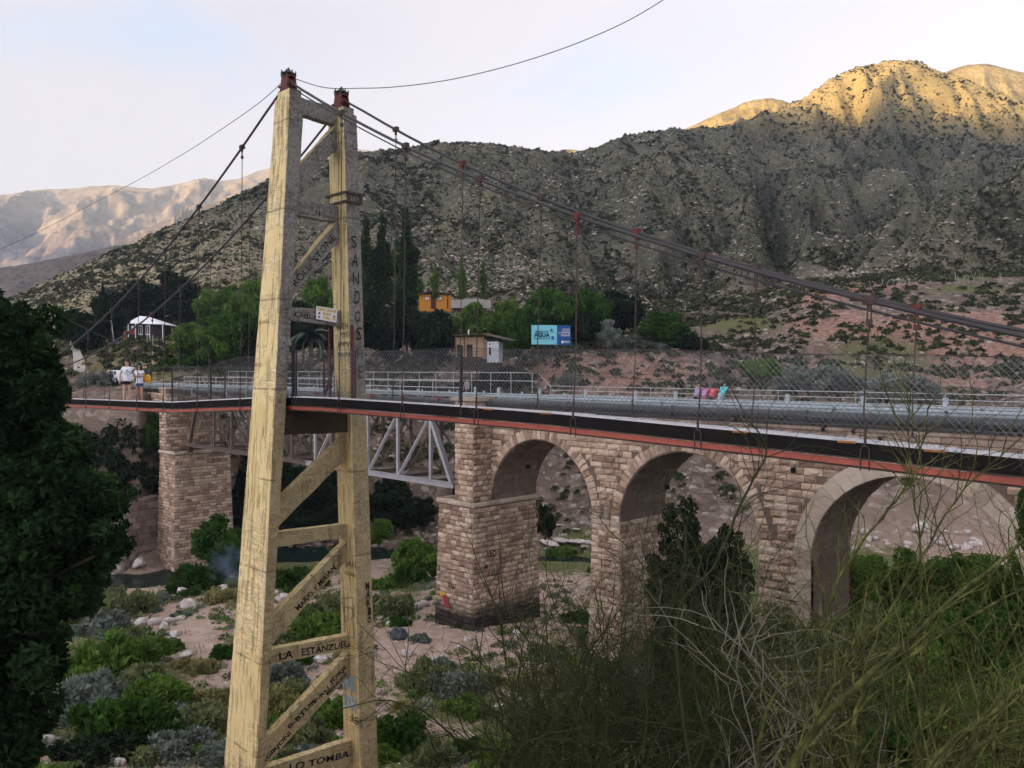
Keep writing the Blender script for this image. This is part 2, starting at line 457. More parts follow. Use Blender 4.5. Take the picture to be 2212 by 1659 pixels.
def base_z(u, d):
    u = np.atleast_1d(np.asarray(u, float)); d = np.atleast_1d(np.asarray(d, float))
    D, Z = profile(u); out = np.empty(len(u))
    for k in range(len(u)): out[k] = np.interp(d[k], D[:, k], Z[:, k])
    return out
def ground_at(u, v):
    """first hit of the pixel's ray with the smooth ground"""
    D, Z = profile([u]); r = ray(u, v); k = r.dot(FH)
    for d in np.concatenate([np.arange(18, 130, .25), np.arange(130, 700, 1.5)]):
        z = E0 + r.z/k*d
        if z <= np.interp(d, D[:, 0], Z[:, 0]): break
    x, y = xy(u, d); return Vector((x, y, float(terr_z(x, y)))), d
cols = np.concatenate([np.arange(-900, -60, 24.0), np.arange(-60, 2300, 6.5), np.arange(2300, 3101, 24.0)])
rws = np.unique(np.round(np.concatenate([np.arange(.5, 20, 1.0), np.arange(20, 62, .4), np.arange(62, 130, .45), np.arange(130, 330, 1.0), np.arange(330, 800, 2.6)]), 3))
PD, PZ = profile(cols)
ZG = np.empty((len(rws), len(cols)))
for k in range(len(cols)): ZG[:, k] = np.interp(rws, PD[:, k], PZ[:, k])
# soften the kinks of the control rows a little along depth
def smooth(a, n):
    ker = np.hanning(n+2)[1:-1]; ker /= ker.sum(); pad = n//2
    b = np.pad(a, ((pad, pad), (0, 0)), mode='edge'); return np.stack([np.convolve(b[:, j], ker, 'valid') for j in range(a.shape[1])], 1)
ZS = smooth(ZG, 9)
UU, DD = np.meshgrid(cols, rws)
WX = -AY*DD + AX*(UU-CU)/FPX*DD; WY = AX*DD + AY*(UU-CU)/FPX*DD
ridge_d = np.interp(UU, SK_DU, SK_D)
nearR = np.clip(np.abs(DD-ridge_d)/45., 0.12, 1)*np.where(UU > 1750, np.clip(np.abs(DD-240)/30., .2, 1), 1)
hill = np.clip((DD-175)/60., 0, 1)
slope = np.clip((DD-82)/12., 0, 1)*(1-np.clip((DD-118)/30., 0, 1))
# gullies run down the fall line (towards the camera): noise stretched along depth
gul = ridged(UU/FPX*9.0+.6*fbm(WX/90, WY/90, 3)+3.1, DD/260.+1.7, 4, .5)
rough_ = fbm(WX/38, WY/38, 5, .55)
bigR = np.interp(UU, [0, 900, 1300, 1700, 2212], [.35, .55, 1.15, 2.3, 1.9])
ZN = ZS + hill*nearR*(bigR*12*(gul-1.1) + np.interp(UU, [0, 1100, 1500], [3.5, 4.0, 7])*rough_) + hill*np.interp(UU, [0, 1100, 1500], [1.0, 1.2, 2.2])*fbm(WX/7, WY/7, 3)
ZN += slope*(.9*fbm(WX/6, WY/6, 5, .6) + .5*ridged(UU/FPX*60, DD/40, 3))
bed = np.clip((DD-24)/8, 0, 1)*(1-np.clip((DD-84)/6, 0, 1))
ZN += bed*(.22*fbm(WX/4, WY/4, 5, .6)) + (1-bed)*(1-hill)*.35*fbm(WX/9, WY/9, 4)
_xyz = None
def terr_z(x, y):
    """height of the built ground under a world point"""
    X = x*AX + y*AY; d = -x*AY + y*AX
    u = CU + FPX*X/d
    i = np.interp(d, rws, np.arange(len(rws))); j = np.interp(u, cols, np.arange(len(cols)))
    i0 = int(min(i, len(rws)-2)); j0 = int(min(j, len(cols)-2)); fi = i-i0; fj = j-j0
    return ZN[i0, j0]*(1-fi)*(1-fj)+ZN[i0+1, j0]*fi*(1-fj)+ZN[i0, j0+1]*(1-fi)*fj+ZN[i0+1, j0+1]*fi*fj
nr, nc = UU.shape
V = np.stack([WX, WY, ZN], -1).reshape(-1, 3)
idx = np.arange(nr*nc).reshape(nr, nc)
Fq = np.stack([idx[:-1, :-1], idx[:-1, 1:], idx[1:, 1:], idx[1:, :-1]], -1).reshape(-1, 4)
# ground cover masks (what lies there)
def blobm(u0, v0, ru, rv):
    return np.exp(-(((UU-u0)/ru)**2 + ((VV-v0)/rv)**2))
VV = 797 + (E0-ZN)/DD*FPX
grass = np.zeros_like(UU)
for b in [(960,1520,120,45),(1130,1620,110,60),(1240,1560,90,90),(1500,1500,300,260),(1900,1450,420,260),(900,1640,90,40),(620,1230,150,26),(1200,1210,110,30),(880,1250,50,45),(1250,1160,60,20),(560,1600,150,120),(230,1500,180,190),(1700,1220,200,30)]:
    grass += blobm(*b)*(b[1] > 1100)*(DD < 92)
for b in [(1600,700,110,22),(1640,640,90,14),(1950,600,260,9),(2080,625,120,10),(760,690,500,60),(1900,780,140,60)]:
    grass += blobm(*b)*(DD > 96)*.9
pink = np.zeros_like(UU)
for b in [(1350,810,170,45),(1230,800,60,30),(1720,640,120,18),(1850,620,150,10),(2050,780,260,70),(2150,700,200,25),(1800,700,110,30)]:
    pink += blobm(*b)*(DD > 96)
kd = np.clip((DD-66)/20, 0, 1)
hillm = np.clip((DD-150)/50., 0, 1)
tanm = np.clip((700-UU)/350, 0, 1)*np.clip((DD-150)/30, 0, 1)*(1-np.clip((DD-230)/60, 0, 1)) + blobm(330,790,90,40)*(DD > 90) 

def M_ground():
    t = NT('ground_cover', 0.95, 0.1)
    p = t.wpos()
    n1 = t.noise(p, .18, 6, .6); n2 = t.noise(p, 1.1, 6, .65); n3 = t.noise(p, 5.5, 5, .7)
    sand = t.ramp(n2, [(.3, (.36, .26, .20)), (.55, (.50, .375, .30)), (.75, (.60, .48, .40))])
    sand = t.mix(t.ramp(n3, [(.62, 0.), (.70, .6)]), sand, (.55, .50, .46))
    gr = t.ramp(n3, [(.35, (.035, .05, .015)), (.5, (.10, .125, .04)), (.65, (.22, .22, .09))])
    gr = t.mix(t.ramp(n2, [(.45, 0.), (.6, .6)]), gr, (.17, .13, .085))
    rock = t.voronoi(t.mapping(p, (1, 1, 1.6)), 1.2, 'Color')
    bw = t.n.new('ShaderNodeSeparateColor'); t.l.new(rock, bw.inputs[0])
    scree = t.ramp(bw.outputs[0], [(0., (.085, .065, .05)), (.5, (.155, .12, .095)), (.85, (.25, .205, .17)), (1., (.46, .42, .38))])
    scree = t.mix(t.ramp(n2, [(.35, .0), (.6, .8)]), scree, (.125, .09, .068))
    pk = t.ramp(n2, [(.3, (.17, .095, .07)), (.5, (.30, .175, .13)), (.72, (.44, .30, .24))])
    # hillside: grey-brown stony soil with pale outcrops and grey-green scrub
    soil = t.ramp(n2, [(.3, (.10, .085, .058)), (.5, (.175, .148, .105)), (.7, (.32, .28, .21))])
    bush = t.noise(p, .62, 5, .72)
    bush2 = t.noise(t.mapping(p, (1, 1, 1.3)), 2.2, 4, .7)
    hl = t.mix(t.ramp(bush, [(.44, 0.), (.52, .9)]), soil, (.062, .066, .044))
    hl = t.mix(t.ramp(bush2, [(.50, 0.), (.58, .75)]), hl, (.085, .088, .058))
    hl = t.mix(t.ramp(t.noise(p, .05, 4, .6), [(.45, 0.), (.65, .5)]), hl, t.mix(.5, hl, (.19, .18, .09)))
    hl = t.mix(t.math('MULTIPLY', t.ramp(t.noise(p, .35, 5, .75), [(.58, 0.), (.66, 1.)]), .7), hl, (.36, .33, .29))
    hl = t.mix(t.ramp(t.noise(p, .028, 5, .65), [(.42, .55), (.60, 0.)]), hl, (.055, .062, .042))
    tan = t.mix(t.ramp(bush, [(.50, 0.), (.56, .9)]), t.ramp(n2, [(.3, (.27, .22, .12)), (.6, (.42, .36, .23))]), (.09, .10, .05))
    c = t.mix(t.attr('far'), sand, scree)
    c = t.mix(t.attr('hill'), c, hl)
    c = t.mix(t.attr('tan'), c, tan)
    nb = t.math('MULTIPLY', t.math('SUBTRACT', n2, .5), 1.6)
    c = t.mix(t.ramp(t.math('ADD', t.attr('pink'), nb), [(.3, 0.), (.6, 1.)]), c, pk)
    c = t.mix(t.ramp(t.math('ADD', t.attr('grass'), nb), [(.38, 0.), (.6, 1.)]), c, gr)
    c = t.mix(t.math('MULTIPLY', t.attr('dry_and_sun_gold'), t.ramp(n2, [(.35, .35), (.6, .9)])), c, (.56, .42, .17))  # dry grass on high slopes, coloured extra gold to paint in the low sun
    t.color(c)
    hh = t.math('ADD', t.math('MULTIPLY', n3, .25), n2)
    hh = t.math('ADD', hh, t.math('MULTIPLY', bw.outputs[0], .3))
    t.bump(hh, .9, .35)
    return t.m
GROUND = M_ground()
gm = npmesh('ground', V, Fq, GROUND, True, {
    'grass': ('POINT', np.clip(grass, 0, 1).ravel()), 'pink': ('POINT', np.clip(pink, 0, 1).ravel()),
    'far': ('POINT', kd.ravel()), 'dry_and_sun_gold': ('POINT', np.clip((ZN-138)/45, 0, 1).ravel()), 'hill': ('POINT', hillm.ravel()), 'tan': ('POINT', np.clip(tanm, 0, 1).ravel())})  # 'dry' also carries the sunlit gold painted onto the high slopes
tag(link('ground', gm), kind='structure')

# river
tw = NT('river_water', .12, .5)
tw.b.inputs['Specular IOR Level'].default_value = .05; tw.color((.010, .020, .016)); tw.bump(tw.noise(tw.mapping(tw.wpos(), (1, 2.2, 1)), 1.4, 4, .6), .35, .08)
mb = MB()
ring = [(-900,60),(0,62),(300,62),(600,66),(1000,68),(1300,68),(1600,74),(1600,90),(1300,94),(1000,96),(600,98),(300,84),(0,82),(-900,82)]
pts = [(*xy(u, d), -3.75) for u, d in ring]
for i in range(6):
    mb.quad(pts[i], pts[i+1], pts[12-i], pts[13-i])
mb.build('river_water', tw.m, kind='structure')

# ------------------------------------------------------------------ ranges behind
def range_mesh(name, us, vsky, d0, depth, vbase, mat, amp, fs, seed, sub=(380, 46), shape=None, gn=.45):
    cu = np.linspace(us[0], us[-1], sub[0]); k = np.linspace(0, 1.35, sub[1])
    U, K = np.meshgrid(cu, k)
    top = np.interp(cu, us, vsky)
    D = d0 + depth*K; zt = zv(top, d0+depth); zb = zv(vbase, d0)
    Kc = np.clip(K, 0, 1)
    Z = zb + (zt[None, :]-zb)*(Kc**.92) - np.clip(K-1, 0, 1)*(zt[None, :]-zb)*1.2
    X = -AY*D + AX*(U-CU)/FPX*D; Y = AX*D + AY*(U-CU)/FPX*D
    h = (zt.mean()-zb)
    g = ridged((U+K*shape*400 if shape else U)/FPX*fs + .5*fbm(X/(d0*.12), Y/(d0*.12), 3) + seed, K*.7+seed, 4, gn)
    g2 = fbm(X/(d0*.03)+seed, Y/(d0*.03), 4, .6)
    w = np.clip(np.abs(K-1)*5, .07, 1)*np.clip(K*6, 0.1, 1)
    Z += w*h*(amp*(g-1.0) + .04*g2)
    V = np.stack([X, Y, Z], -1).reshape(-1, 3); i = np.arange(V.shape[0]).reshape(U.shape)
    Fq = np.stack([i[:-1, :-1], i[:-1, 1:], i[1:, 1:], i[1:, :-1]], -1).reshape(-1, 4)
    return tag(link(name, npmesh(name, V, Fq, mat, True)), kind='structure')
def M_range(name, a, b, c, sc_):
    t = NT(name, .95, .1); p = t.wpos()
    n = t.noise(p, sc_, 6, .65); n2 = t.noise(p, sc_*7, 5, .7)
    col = t.ramp(n, [(.3, a), (.5, b), (.7, c)]); col = t.mix(t.ramp(n2, [(.48, 0.), (.56, .55)]), col, tuple(x*.45 for x in a))
    t.color(col); t.bump(t.math('ADD', n, t.math('MULTIPLY', n2, .3)), .8, 4.0); return t.m
YH = M_range('dry_yellow_hill', (.24, .18, .08), (.40, .30, .12), (.52, .40, .18), .03)
FM = M_range('far_mountain_rock', (.16, .125, .10), (.24, .19, .155), (.32, .26, .21), .004)
DK = M_range('dark_scrub_hill', (.10, .085, .075), (.16, .135, .12), (.22, .19, .165), .03)
range_mesh('hills', [1150,1200,1230,1260,1300,1400,1450,1500,1560,1600,1630,1665,1700,1740,1800,1900], [345,329,324,328,345,330,292,270,243,226,217,213,224,250,320,400], 700, 200, 560, YH, .12, 22, 3.3)
range_mesh('hills', [1900,1980,2030,2080,2120,2160,2212,2300,2500,2800], [330,205,160,143,140,148,160,178,190,260], 800, 250, 560, YH, .10, 12, 7.7)
range_mesh('hills', [-900,-300,0,80,180,250,330,450,600,700], [600,590,578,566,546,530,522,512,500,500], 420, 120, 760, DK, .05, 14, 1.2)
range_mesh('far_mountains', [-1200,-600,-200,0,60,150,200,250,300,330,380,420,445,480,520,560,640,760,900], [470,440,430,424,413,408,401,397,408,409,398,388,386,393,388,372,350,320,340], 1900, 900, 700, FM, .19, 9, 5.4, (520, 84), shape=-1.0, gn=.40)
range_mesh('far_mountains', [120,180,230,300,380,460,520,560,600,700,800], [640,590,540,500,470,440,415,395,378,350,330], 1300, 500, 720, FM, .20, 13, 2.4, (300, 80), shape=-1.0, gn=.46)
# the range across the valley, behind the photographer, that keeps the evening sun off the valley floor
def opposite():
    n = 160; k = 24; c = Vector((0, 0, 0)); vs_ = []; 
    aS = math.atan2(SUN_DIR.y, SUN_DIR.x)
    A = np.linspace(aS-1.15, aS+1.15, n); K = np.linspace(0, 1.25, k)
    AA, KK = np.meshgrid(A, K)
    H = 560 + 40*fbm(AA*5, AA*0+3, 4)
    Rr = 1450 + 1150*KK
    Z = -30 + (H+30)*np.clip(KK, 0, 1) - np.clip(KK-1, 0, 1)*250
    X = Rr*np.cos(AA); Y = Rr*np.sin(AA)
    Z += 34*np.clip(np.abs(KK-1)*3, .1, 1)*ridged(AA*9, KK*2, 4)
    V = np.stack([X, Y, Z], -1).reshape(-1, 3); i = np.arange(V.shape[0]).reshape(AA.shape)
    Fq = np.stack([i[:-1, :-1], i[:-1, 1:], i[1:, 1:], i[1:, :-1]], -1).reshape(-1, 4)
    tag(link('mountains', npmesh('mountains', V, Fq, DK, True)), kind='structure')
opposite()
# ------------------------------------------------------------------ the suspension footbridge
SB = empty('suspension_bridge', (-20.8, 12.4, 4.0), label='old cable footbridge with a tall ochre concrete tower and a red-edged plank deck', cat='footbridge')
OFF = Vector((-SB.location.x, -SB.location.y, -SB.location.z))
def kid(o, parent=SB):
    """parts are modelled in world coordinates; parenting keeps them where they stand"""
    o.parent = parent
    if parent is SB: o.location = OFF
    return o
S0 = -20.8
HS = .46                                   # half depth of a leg along the bridge
SF = S0+HS
zt, zb = 22.55, -.8
# leg outlines on the plane of the faces that look along the bridge
def tz(u, v, s=SF): p = P_s(u, v, s); return p.y, p.z
def edge(a, b, s=SF):
    (t0, z0), (t1, z1) = tz(*a, s), tz(*b, s)
    return lambda z: t0+(t1-t0)*(z-z0)/(z1-z0)
nl = edge((625, 190), (551, 1659)); nr_ = edge((658, 214), (571, 1659))
fl = edge((741, 252), (776, 1659)); fr = edge((771, 234), (816, 1659))
def back_edge(el, a, b):
    """line of the leg's far arris along the bridge, from two pixels on its broad side"""
    q = []
    for (u, v) in (a, b):
        z = P_t(u, v, el(15)).z
        for _ in range(6): p = P_t(u, v, el(z)); z = p.z
        q.append((p.z, p.x))
    (z0, s0), (z1, s1) = q
    return lambda z: s0+(s1-s0)*(z-z0)/(z1-z0)
def rough_leg(name, el, er, ztop, s0=S0, hs=HS, seed=1, back=None):
    """tapered prism with slightly uneven faces and worn arrises"""
    rr = random.Random(seed); mb = MB(); zs = np.linspace(zb, ztop, 62); N = []
    def ring(z, i):
        ins = .018
        a, b = el(z), er(z); h = hs*(1+.10*(22.5-z)/22.5)
        sb_ = min(back(z), s0-.35) if back else s0-h; c = [(sb_, a), (s0+h, a), (s0+h, b), (sb_, b)]
        pts = []
        for k in range(4):
            p, q = Vector(c[k]), Vector(c[(k+1) % 4]); L = (q-p).length; w = .02+abs(rr.gauss(0, .012))
            pts.append(p+(q-p)*(w/L)); pts.append(p+(q-p)*.5+Vector((rr.gauss(0, .004), rr.gauss(0, .004)))); w = .02+abs(rr.gauss(0, .012)); pts.append(q-(q-p)*(w/L))
        return [(p.x, p.y, z+(0 if i else 0)) for p in pts]
    rings = []
    for i, z in enumerate(zs):
        n = len(mb.v); mb.v += ring(z, i); rings.append(n)
    for i in range(len(zs)-1):
        for k in range(12): a = rings[i]+k; b = rings[i]+(k+1) % 12; mb.f.append((a, b, b+12, a+12))
    mb.f.append(tuple(rings[-1]+k for k in range(12)))
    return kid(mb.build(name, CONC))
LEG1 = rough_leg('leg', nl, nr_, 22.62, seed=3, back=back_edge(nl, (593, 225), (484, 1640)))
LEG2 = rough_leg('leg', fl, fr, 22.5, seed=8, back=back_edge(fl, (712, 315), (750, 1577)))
# stepped heads
for (el, er, z, seed) in ((nl, nr_, 22.62, 4), (fl, fr, 22.5, 5)):
    c = (el(z)+er(z))/2; mb = MB()
    mb.box(S0-.30, S0+.36, c-.17, c+.19, z-.01, z+.22)
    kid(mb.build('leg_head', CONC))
# beams and braces traced in the tower's own plane (front face), .26 thick
SBM = S0+.12
def slab(name, quad_uv, th=.27, s=SBM, n=10, seed=0, mat=None):
    rr = random.Random(seed); P = [P_s(u, v, s) for u, v in quad_uv]      # order: bottom-left, bottom-right, top-right, top-left
    mb = MB(); base = len(mb.v)
    for i in range(n+1):
        f = i/n
        lo = P[0].lerp(P[1], f); hi = P[3].lerp(P[2], f)
        j = lambda k=.006: Vector((rr.gauss(0, k*.5), rr.gauss(0, k), rr.gauss(0, k)))
        b = Vector((-th, 0, 0))
        mb.v += [tuple(lo+j()), tuple(hi+j()), tuple(hi+b+j()), tuple(lo+b+j())]
    for i in range(n):
        for k in range(4): a = base+i*4+k; c = base+i*4+(k+1) % 4; mb.f.append((a, a+4, c+4, c)[::-1])
    mb.f.append((base, base+1, base+2, base+3)); mb.f.append(tuple(base+n*4+k for k in (3, 2, 1, 0)))
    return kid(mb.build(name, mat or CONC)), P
BEAMS = {}
def bm(key, name, q, **k): BEAMS[key] = slab(name, q, seed=len(BEAMS)+20, **k)
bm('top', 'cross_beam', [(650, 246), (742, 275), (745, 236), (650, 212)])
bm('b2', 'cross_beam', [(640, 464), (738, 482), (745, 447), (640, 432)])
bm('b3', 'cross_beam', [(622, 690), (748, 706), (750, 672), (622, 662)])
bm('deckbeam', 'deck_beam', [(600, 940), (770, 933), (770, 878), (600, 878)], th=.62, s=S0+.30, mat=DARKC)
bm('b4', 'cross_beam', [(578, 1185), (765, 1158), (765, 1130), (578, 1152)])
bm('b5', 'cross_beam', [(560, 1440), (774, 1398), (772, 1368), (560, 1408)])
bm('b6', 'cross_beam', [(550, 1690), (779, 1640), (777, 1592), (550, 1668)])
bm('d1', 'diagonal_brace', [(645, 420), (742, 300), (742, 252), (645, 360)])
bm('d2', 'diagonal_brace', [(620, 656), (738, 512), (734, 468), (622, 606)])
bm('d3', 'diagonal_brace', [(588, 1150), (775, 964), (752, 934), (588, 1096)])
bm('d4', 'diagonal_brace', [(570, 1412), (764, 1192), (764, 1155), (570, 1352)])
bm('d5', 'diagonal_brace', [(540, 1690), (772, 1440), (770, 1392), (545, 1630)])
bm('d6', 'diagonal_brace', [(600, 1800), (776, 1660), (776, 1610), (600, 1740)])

# saddles with capped castings
def saddle(tc_, z):
    mb = MB(); mb.box(S0-.27, S0+.27, tc_-.17, tc_+.17, z, z+.04)
    for k in (-1, 1):
        mb.hexa([(S0-.22, tc_+k*.13-.02, z+.04), (S0+.22, tc_+k*.13-.02, z+.04), (S0+.22, tc_+k*.13+.02, z+.04), (S0-.22, tc_+k*.13+.02, z+.04),
                 (S0-.16, tc_+k*.11-.02, z+.42), (S0+.16, tc_+k*.11-.02, z+.42), (S0+.16, tc_+k*.11+.02, z+.42), (S0-.16, tc_+k*.11+.02, z+.42)])
    mb.tube([(S0, tc_-.12, z+.22), (S0, tc_+.12, z+.22)], .17, 10)
    mb.box(S0-.15, S0+.15, tc_-.12, tc_+.12, z+.40, z+.46)
    for sx in (-.2, .2): mb.tube([(S0+sx, tc_-.19, z+.15), (S0+sx, tc_-.12, z+.15)], .035, 6)
    o = kid(mb.build('saddle', SADDLE))
    mb = MB(); n = 8
    mb.tube([(S0, tc_, z+.46), (S0, tc_, z+.50), (S0, tc_, z+.54), (S0, tc_, z+.60), (S0, tc_, z+.68)], [.13, .21, .15, .06, .012], n)
    for k in range(n):
        a = 2*math.pi*k/n; mb.tube([(S0+.20*math.cos(a), tc_+.20*math.sin(a), z+.42), (S0+.20*math.cos(a), tc_+.20*math.sin(a), z+.57)], .02, 4)
    c = mb.build('cap', GREENCAP); c.parent = o
    return z+.32
c1 = (nl(22.6)+nr_(22.6))/2+.01; c2 = (fl(22.5)+fr(22.5))/2+.01
z1 = saddle(c1, 22.84); z2 = saddle(c2, 22.72)
# iron strap round the far leg
mb = MB(); zc = P_s(757, 428, SF).z
for dz in (-.12, .14):
    z = zc+dz; a, b = fl(z)-.03, fr(z)+.03; h = HS*1.06+.03
    for p, q in (((S0-h, a), (S0+h, a)), ((S0+h, a), (S0+h, b)), ((S0+h, b), (S0-h, b)), ((S0-h, b), (S0-h, a))):
        mb.beam((*p, z), (*q, z), .05, .06)
mb.beam((S0+HS*1.06+.04, fr(zc), zc-.14), (S0+HS*1.06+.04, fr(zc), zc+.16), .05, .07)
mb.beam((S0+HS*1.06+.04, fl(zc)+.1, zc-.14), (S0+HS*1.06+.04, fl(zc)+.1, zc+.16), .05, .05)
kid(mb.build('iron_strap', RUST))

# ---- cables (near and far), from pixels on their own vertical planes
TN, TF = 11.5, 13.45
NEARP = [(738,238),(876,317),(1037,390),(1247,468),(1517,553),(1878,655),(2212,722)]
FARP = [(855,278),(1000,355),(1170,428),(1375,500),(1633,583),(1980,668),(2212,713)]
NEARL = [(523,330),(430,455),(357,548),(300,605),(241,662),(190,708),(150,748),(120,778)]
FARL = [(540,465),(455,565),(390,630),(329,680),(275,715),(230,744),(185,769),(130,797)]
def cabpts(L, Rr, t, top):
    a = [P_t(u, v, t) for u, v in reversed(L)]; b = [P_t(u, v, t) for u, v in Rr]
    return a, [Vector((S0, t, top))], b
def smooth_line(pts, sub=5):
    out = []
    for i in range(len(pts)-1):
        p0 = pts[max(i-1, 0)]; p1 = pts[i]; p2 = pts[i+1]; p3 = pts[min(i+2, len(pts)-1)]
        for k in range(sub):
            f = k/sub
            out.append(.5*((2*p1)+(p2-p0)*f+(2*p0-5*p1+4*p2-p3)*f*f+(3*p1-p0-3*p2+p3)*f**3))
    out.append(pts[-1]); return out
def parab(seq, S, Z, deg=2):
    c = np.polyfit(S, Z, deg); return c
HANG = []
for L, Rr, t, top, tt in ((NEARL, NEARP, TN, z1, c1), (FARL, FARP, TF, z2, c2)):
    a, m, b = cabpts(L, Rr, t, top)
    m[0].y = tt
    # extend past the frame on the right
    S = [q.x for q in b]; Z = [q.z for q in b]; cfR = np.polyfit([S0]+S, [top]+Z, 2)
    cfL = np.polyfit([q.x for q in a]+[S0], [q.z for q in a]+[top], 2)
    right = [Vector((s, t, float(np.polyval(cfR, s)))) for s in np.arange(S0+1, 8.1, 1.0)]
    left = [Vector((s, t, float(np.polyval(cfL, s)))) for s in np.linspace(a[0].x-1.5, S0-1, 24)]
    kid(MB().tube(left+m+right, .035, 6).build('main_cable', CABLE, smooth=True))
    kid(MB().tube([p+Vector((0, .05, -.13)) for p in ([m[0]]+right)], .018, 5).build('guy_rope', CABLE, smooth=True)) if t == TN else None
    for side, arr, cf in (('R', Rr, cfR), ('L', L, cfL)):
        n = len(arr)-1
        for (u, v) in arr[:n]:
            p = P_t(u, v, t); p.z = float(np.polyval(cf, p.x)); HANG.append((p, t))
# deck profile
DK_PX = [(60,858),(133,860),(293,865.5),(373,868),(442,864),(542,859),(633,856),(700,858),(796,863.5),(900,870),(1161,887),(1504,919),(1800,946),(2212,987)]
DP = sorted([(P_t(u, v, 11.42).x, P_t(u, v, 11.42).z) for u, v in DK_PX]); DP.append((8.2, DP[-1][1]-.12))
def deck_z(s): return float(np.interp(s, [p[0] for p in DP], [p[1] for p in DP]))
SLs, SRs = DP[0][0], 8.0
T0, T1 = 11.42, 13.30
TP = 12.78
# planks: across the bridge
rr = random.Random(4); pm = []
for k in range(5):
    mb = MB(); w = [.215, .20, .225, .19, .21][k]
    mb.hexa([(-w/2, T0-12.36+rr.uniform(-.012, .008), -.045), (w/2, T0-12.36+rr.uniform(-.012, .008), -.045), (w/2, TP-12.36, -.045), (-w/2, TP-12.36, -.045),
             (-w/2, T0-12.36-.01, rr.uniform(-.006, .006)), (w/2, T0-12.36-.01, rr.uniform(-.006, .006)), (w/2, TP-12.36, 0), (-w/2, TP-12.36, 0)])
    pm.append(mb.mesh('deck_plank', PLANK))
s = SRs; first = True; npk = 0; rest = MB()
while s > SLs:
    if npk < 296:
        o = link('deck_plank', pm[rr.randrange(5)], SB)
        o.location = Vector((s, 12.36, deck_z(s)-.10+rr.uniform(-.004, .004)))+OFF
        o.rotation_euler = (rr.gauss(0, .003), rr.gauss(0, .008), rr.gauss(0, .006))
    npk += 1; s -= .232
# stringers, side boards (dark), red channel edge beams, cross bearers
def run(name, mat, t0, t1, za, zb2, s0=SLs, s1=SRs, step=1.6, **kw):
    mb = MB(); ss = np.arange(s0, s1+.01, step); n0 = None
    for i, q in enumerate(ss):
        z = deck_z(q); n = len(mb.v); mb.v += [(q, t0, z+za), (q, t1, z+za), (q, t1, z+zb2), (q, t0, z+zb2)]
        if i:
            for k in range(4): mb.f.append((n-4+k, n-4+(k+1) % 4, n+(k+1) % 4, n+k))
        else: mb.f.append((n+3, n+2, n+1, n))
    mb.f.append((n, n+1, n+2, n+3)); return kid(mb.build(name, mat, **kw))
for t in (T0+.08, 12.36, T1-.08): run('stringer', BLACKW, t-.05, t+.05, -.25, -.15)
run('side_board', BLACKW, T0-.012, T0+.02, -.25, -.03); run('kerb_board', PLANK, T0-.02, T0+.10, -.028, .004, step=1.37); run('side_board', BLACKW, T1-.02, T1+.012, -.25, -.15)
for t, sg in ((T0-.005, -1), (T1+.005, 1)):
    run('edge_girder', REDP, t-.02, t+.02, -.352, -.268)
    run('girder_flange', RUST, t-.05, t+.06, -.252, -.238).parent
    run('girder_flange', RUST, t-.05, t+.06, -.377, -.363)
mb = MB()
for q in np.arange(SLs, SRs, 1.37): mb.box(q-.05, q+.05, T0-.02, T1+.02, deck_z(q)-.236, deck_z(q)-.15)
kid(mb.build('cross_bearer', BLACKW, kind='stuff'))
OR = flat('orange_marker_board', (.30, .13, .04), .8, .2)
for u, v in ((1056, 866), (1180, 877), (1600, 928), (1830, 952), (2020, 970)):
    p = P_t(u, v, T0-.02); mb = MB(); z = deck_z(p.x); mb.box(p.x-.13, p.x+.13, T0-.045, T0-.03, z-.05, z-.02); kid(mb.build('marker_strip', OR))
# hangers with clamps
hm = None
for p, t in HANG:
    s = p.x; zd = deck_z(s)-.30; tt = t
    mb = MB(); sw = rr.uniform(-.05, .05)
    tb = T0-.03 if t == TN else T1+.03
    mb.tube([(s, tt, p.z-.30), (s+sw*.4, (tt*2+tb)/3, (p.z*2+zd)/3+rr.uniform(-.02, .02)), (s+sw, (tt+2*tb)/3, (p.z+2*zd)/3), (s, tb, zd+.30)], .012, 5)
    o = kid(mb.build('hanger', RUST))
    mb = MB(); a = 0.0
    mb.box(s-.08, s+.08, tt-.05, tt+.05, p.z-.05, p.z+.07)
    mb.box(s-.03, s+.03, tt-.02, tt+.02, p.z-.14, p.z-.05)
    for k in (-.055, .055):
        mb.tube([(s+k, tt-.075, p.z), (s+k, tt+.075, p.z)], .016, 5)
        mb.tube([(s+k*.5, tt, p.z-.12), (s+k*.5, tt, p.z-.26)], .011, 4)
    mb.box(s-.035, s+.035, tt-.03, tt+.03, p.z-.33, p.z-.25)
    c = mb.build('clamp', SADDLE if (rr.random() < .6 and s > S0+4) else RUST); c.parent = o
    mb = MB(); zz = zd+.1                               # the stirrup that holds the girder
    mb.tube([(s-.06, tb, zd-.1), (s-.06, tb, zd+.18), (s-.03, tb, zd+.24), (s+.03, tb, zd+.24), (s+.06, tb, zd+.18), (s+.06, tb, zd-.1)], .011, 5)
    mb.tube([(s, tb, zd+.22), (s, tb, zd+.5)], .02, 5)
    c = mb.build('stirrup', RUST); c.parent = o
# fence: posts, top wires and chain link on both sides
POSTM = flat('black_fence_post', (.02, .018, .02), .6, .3)
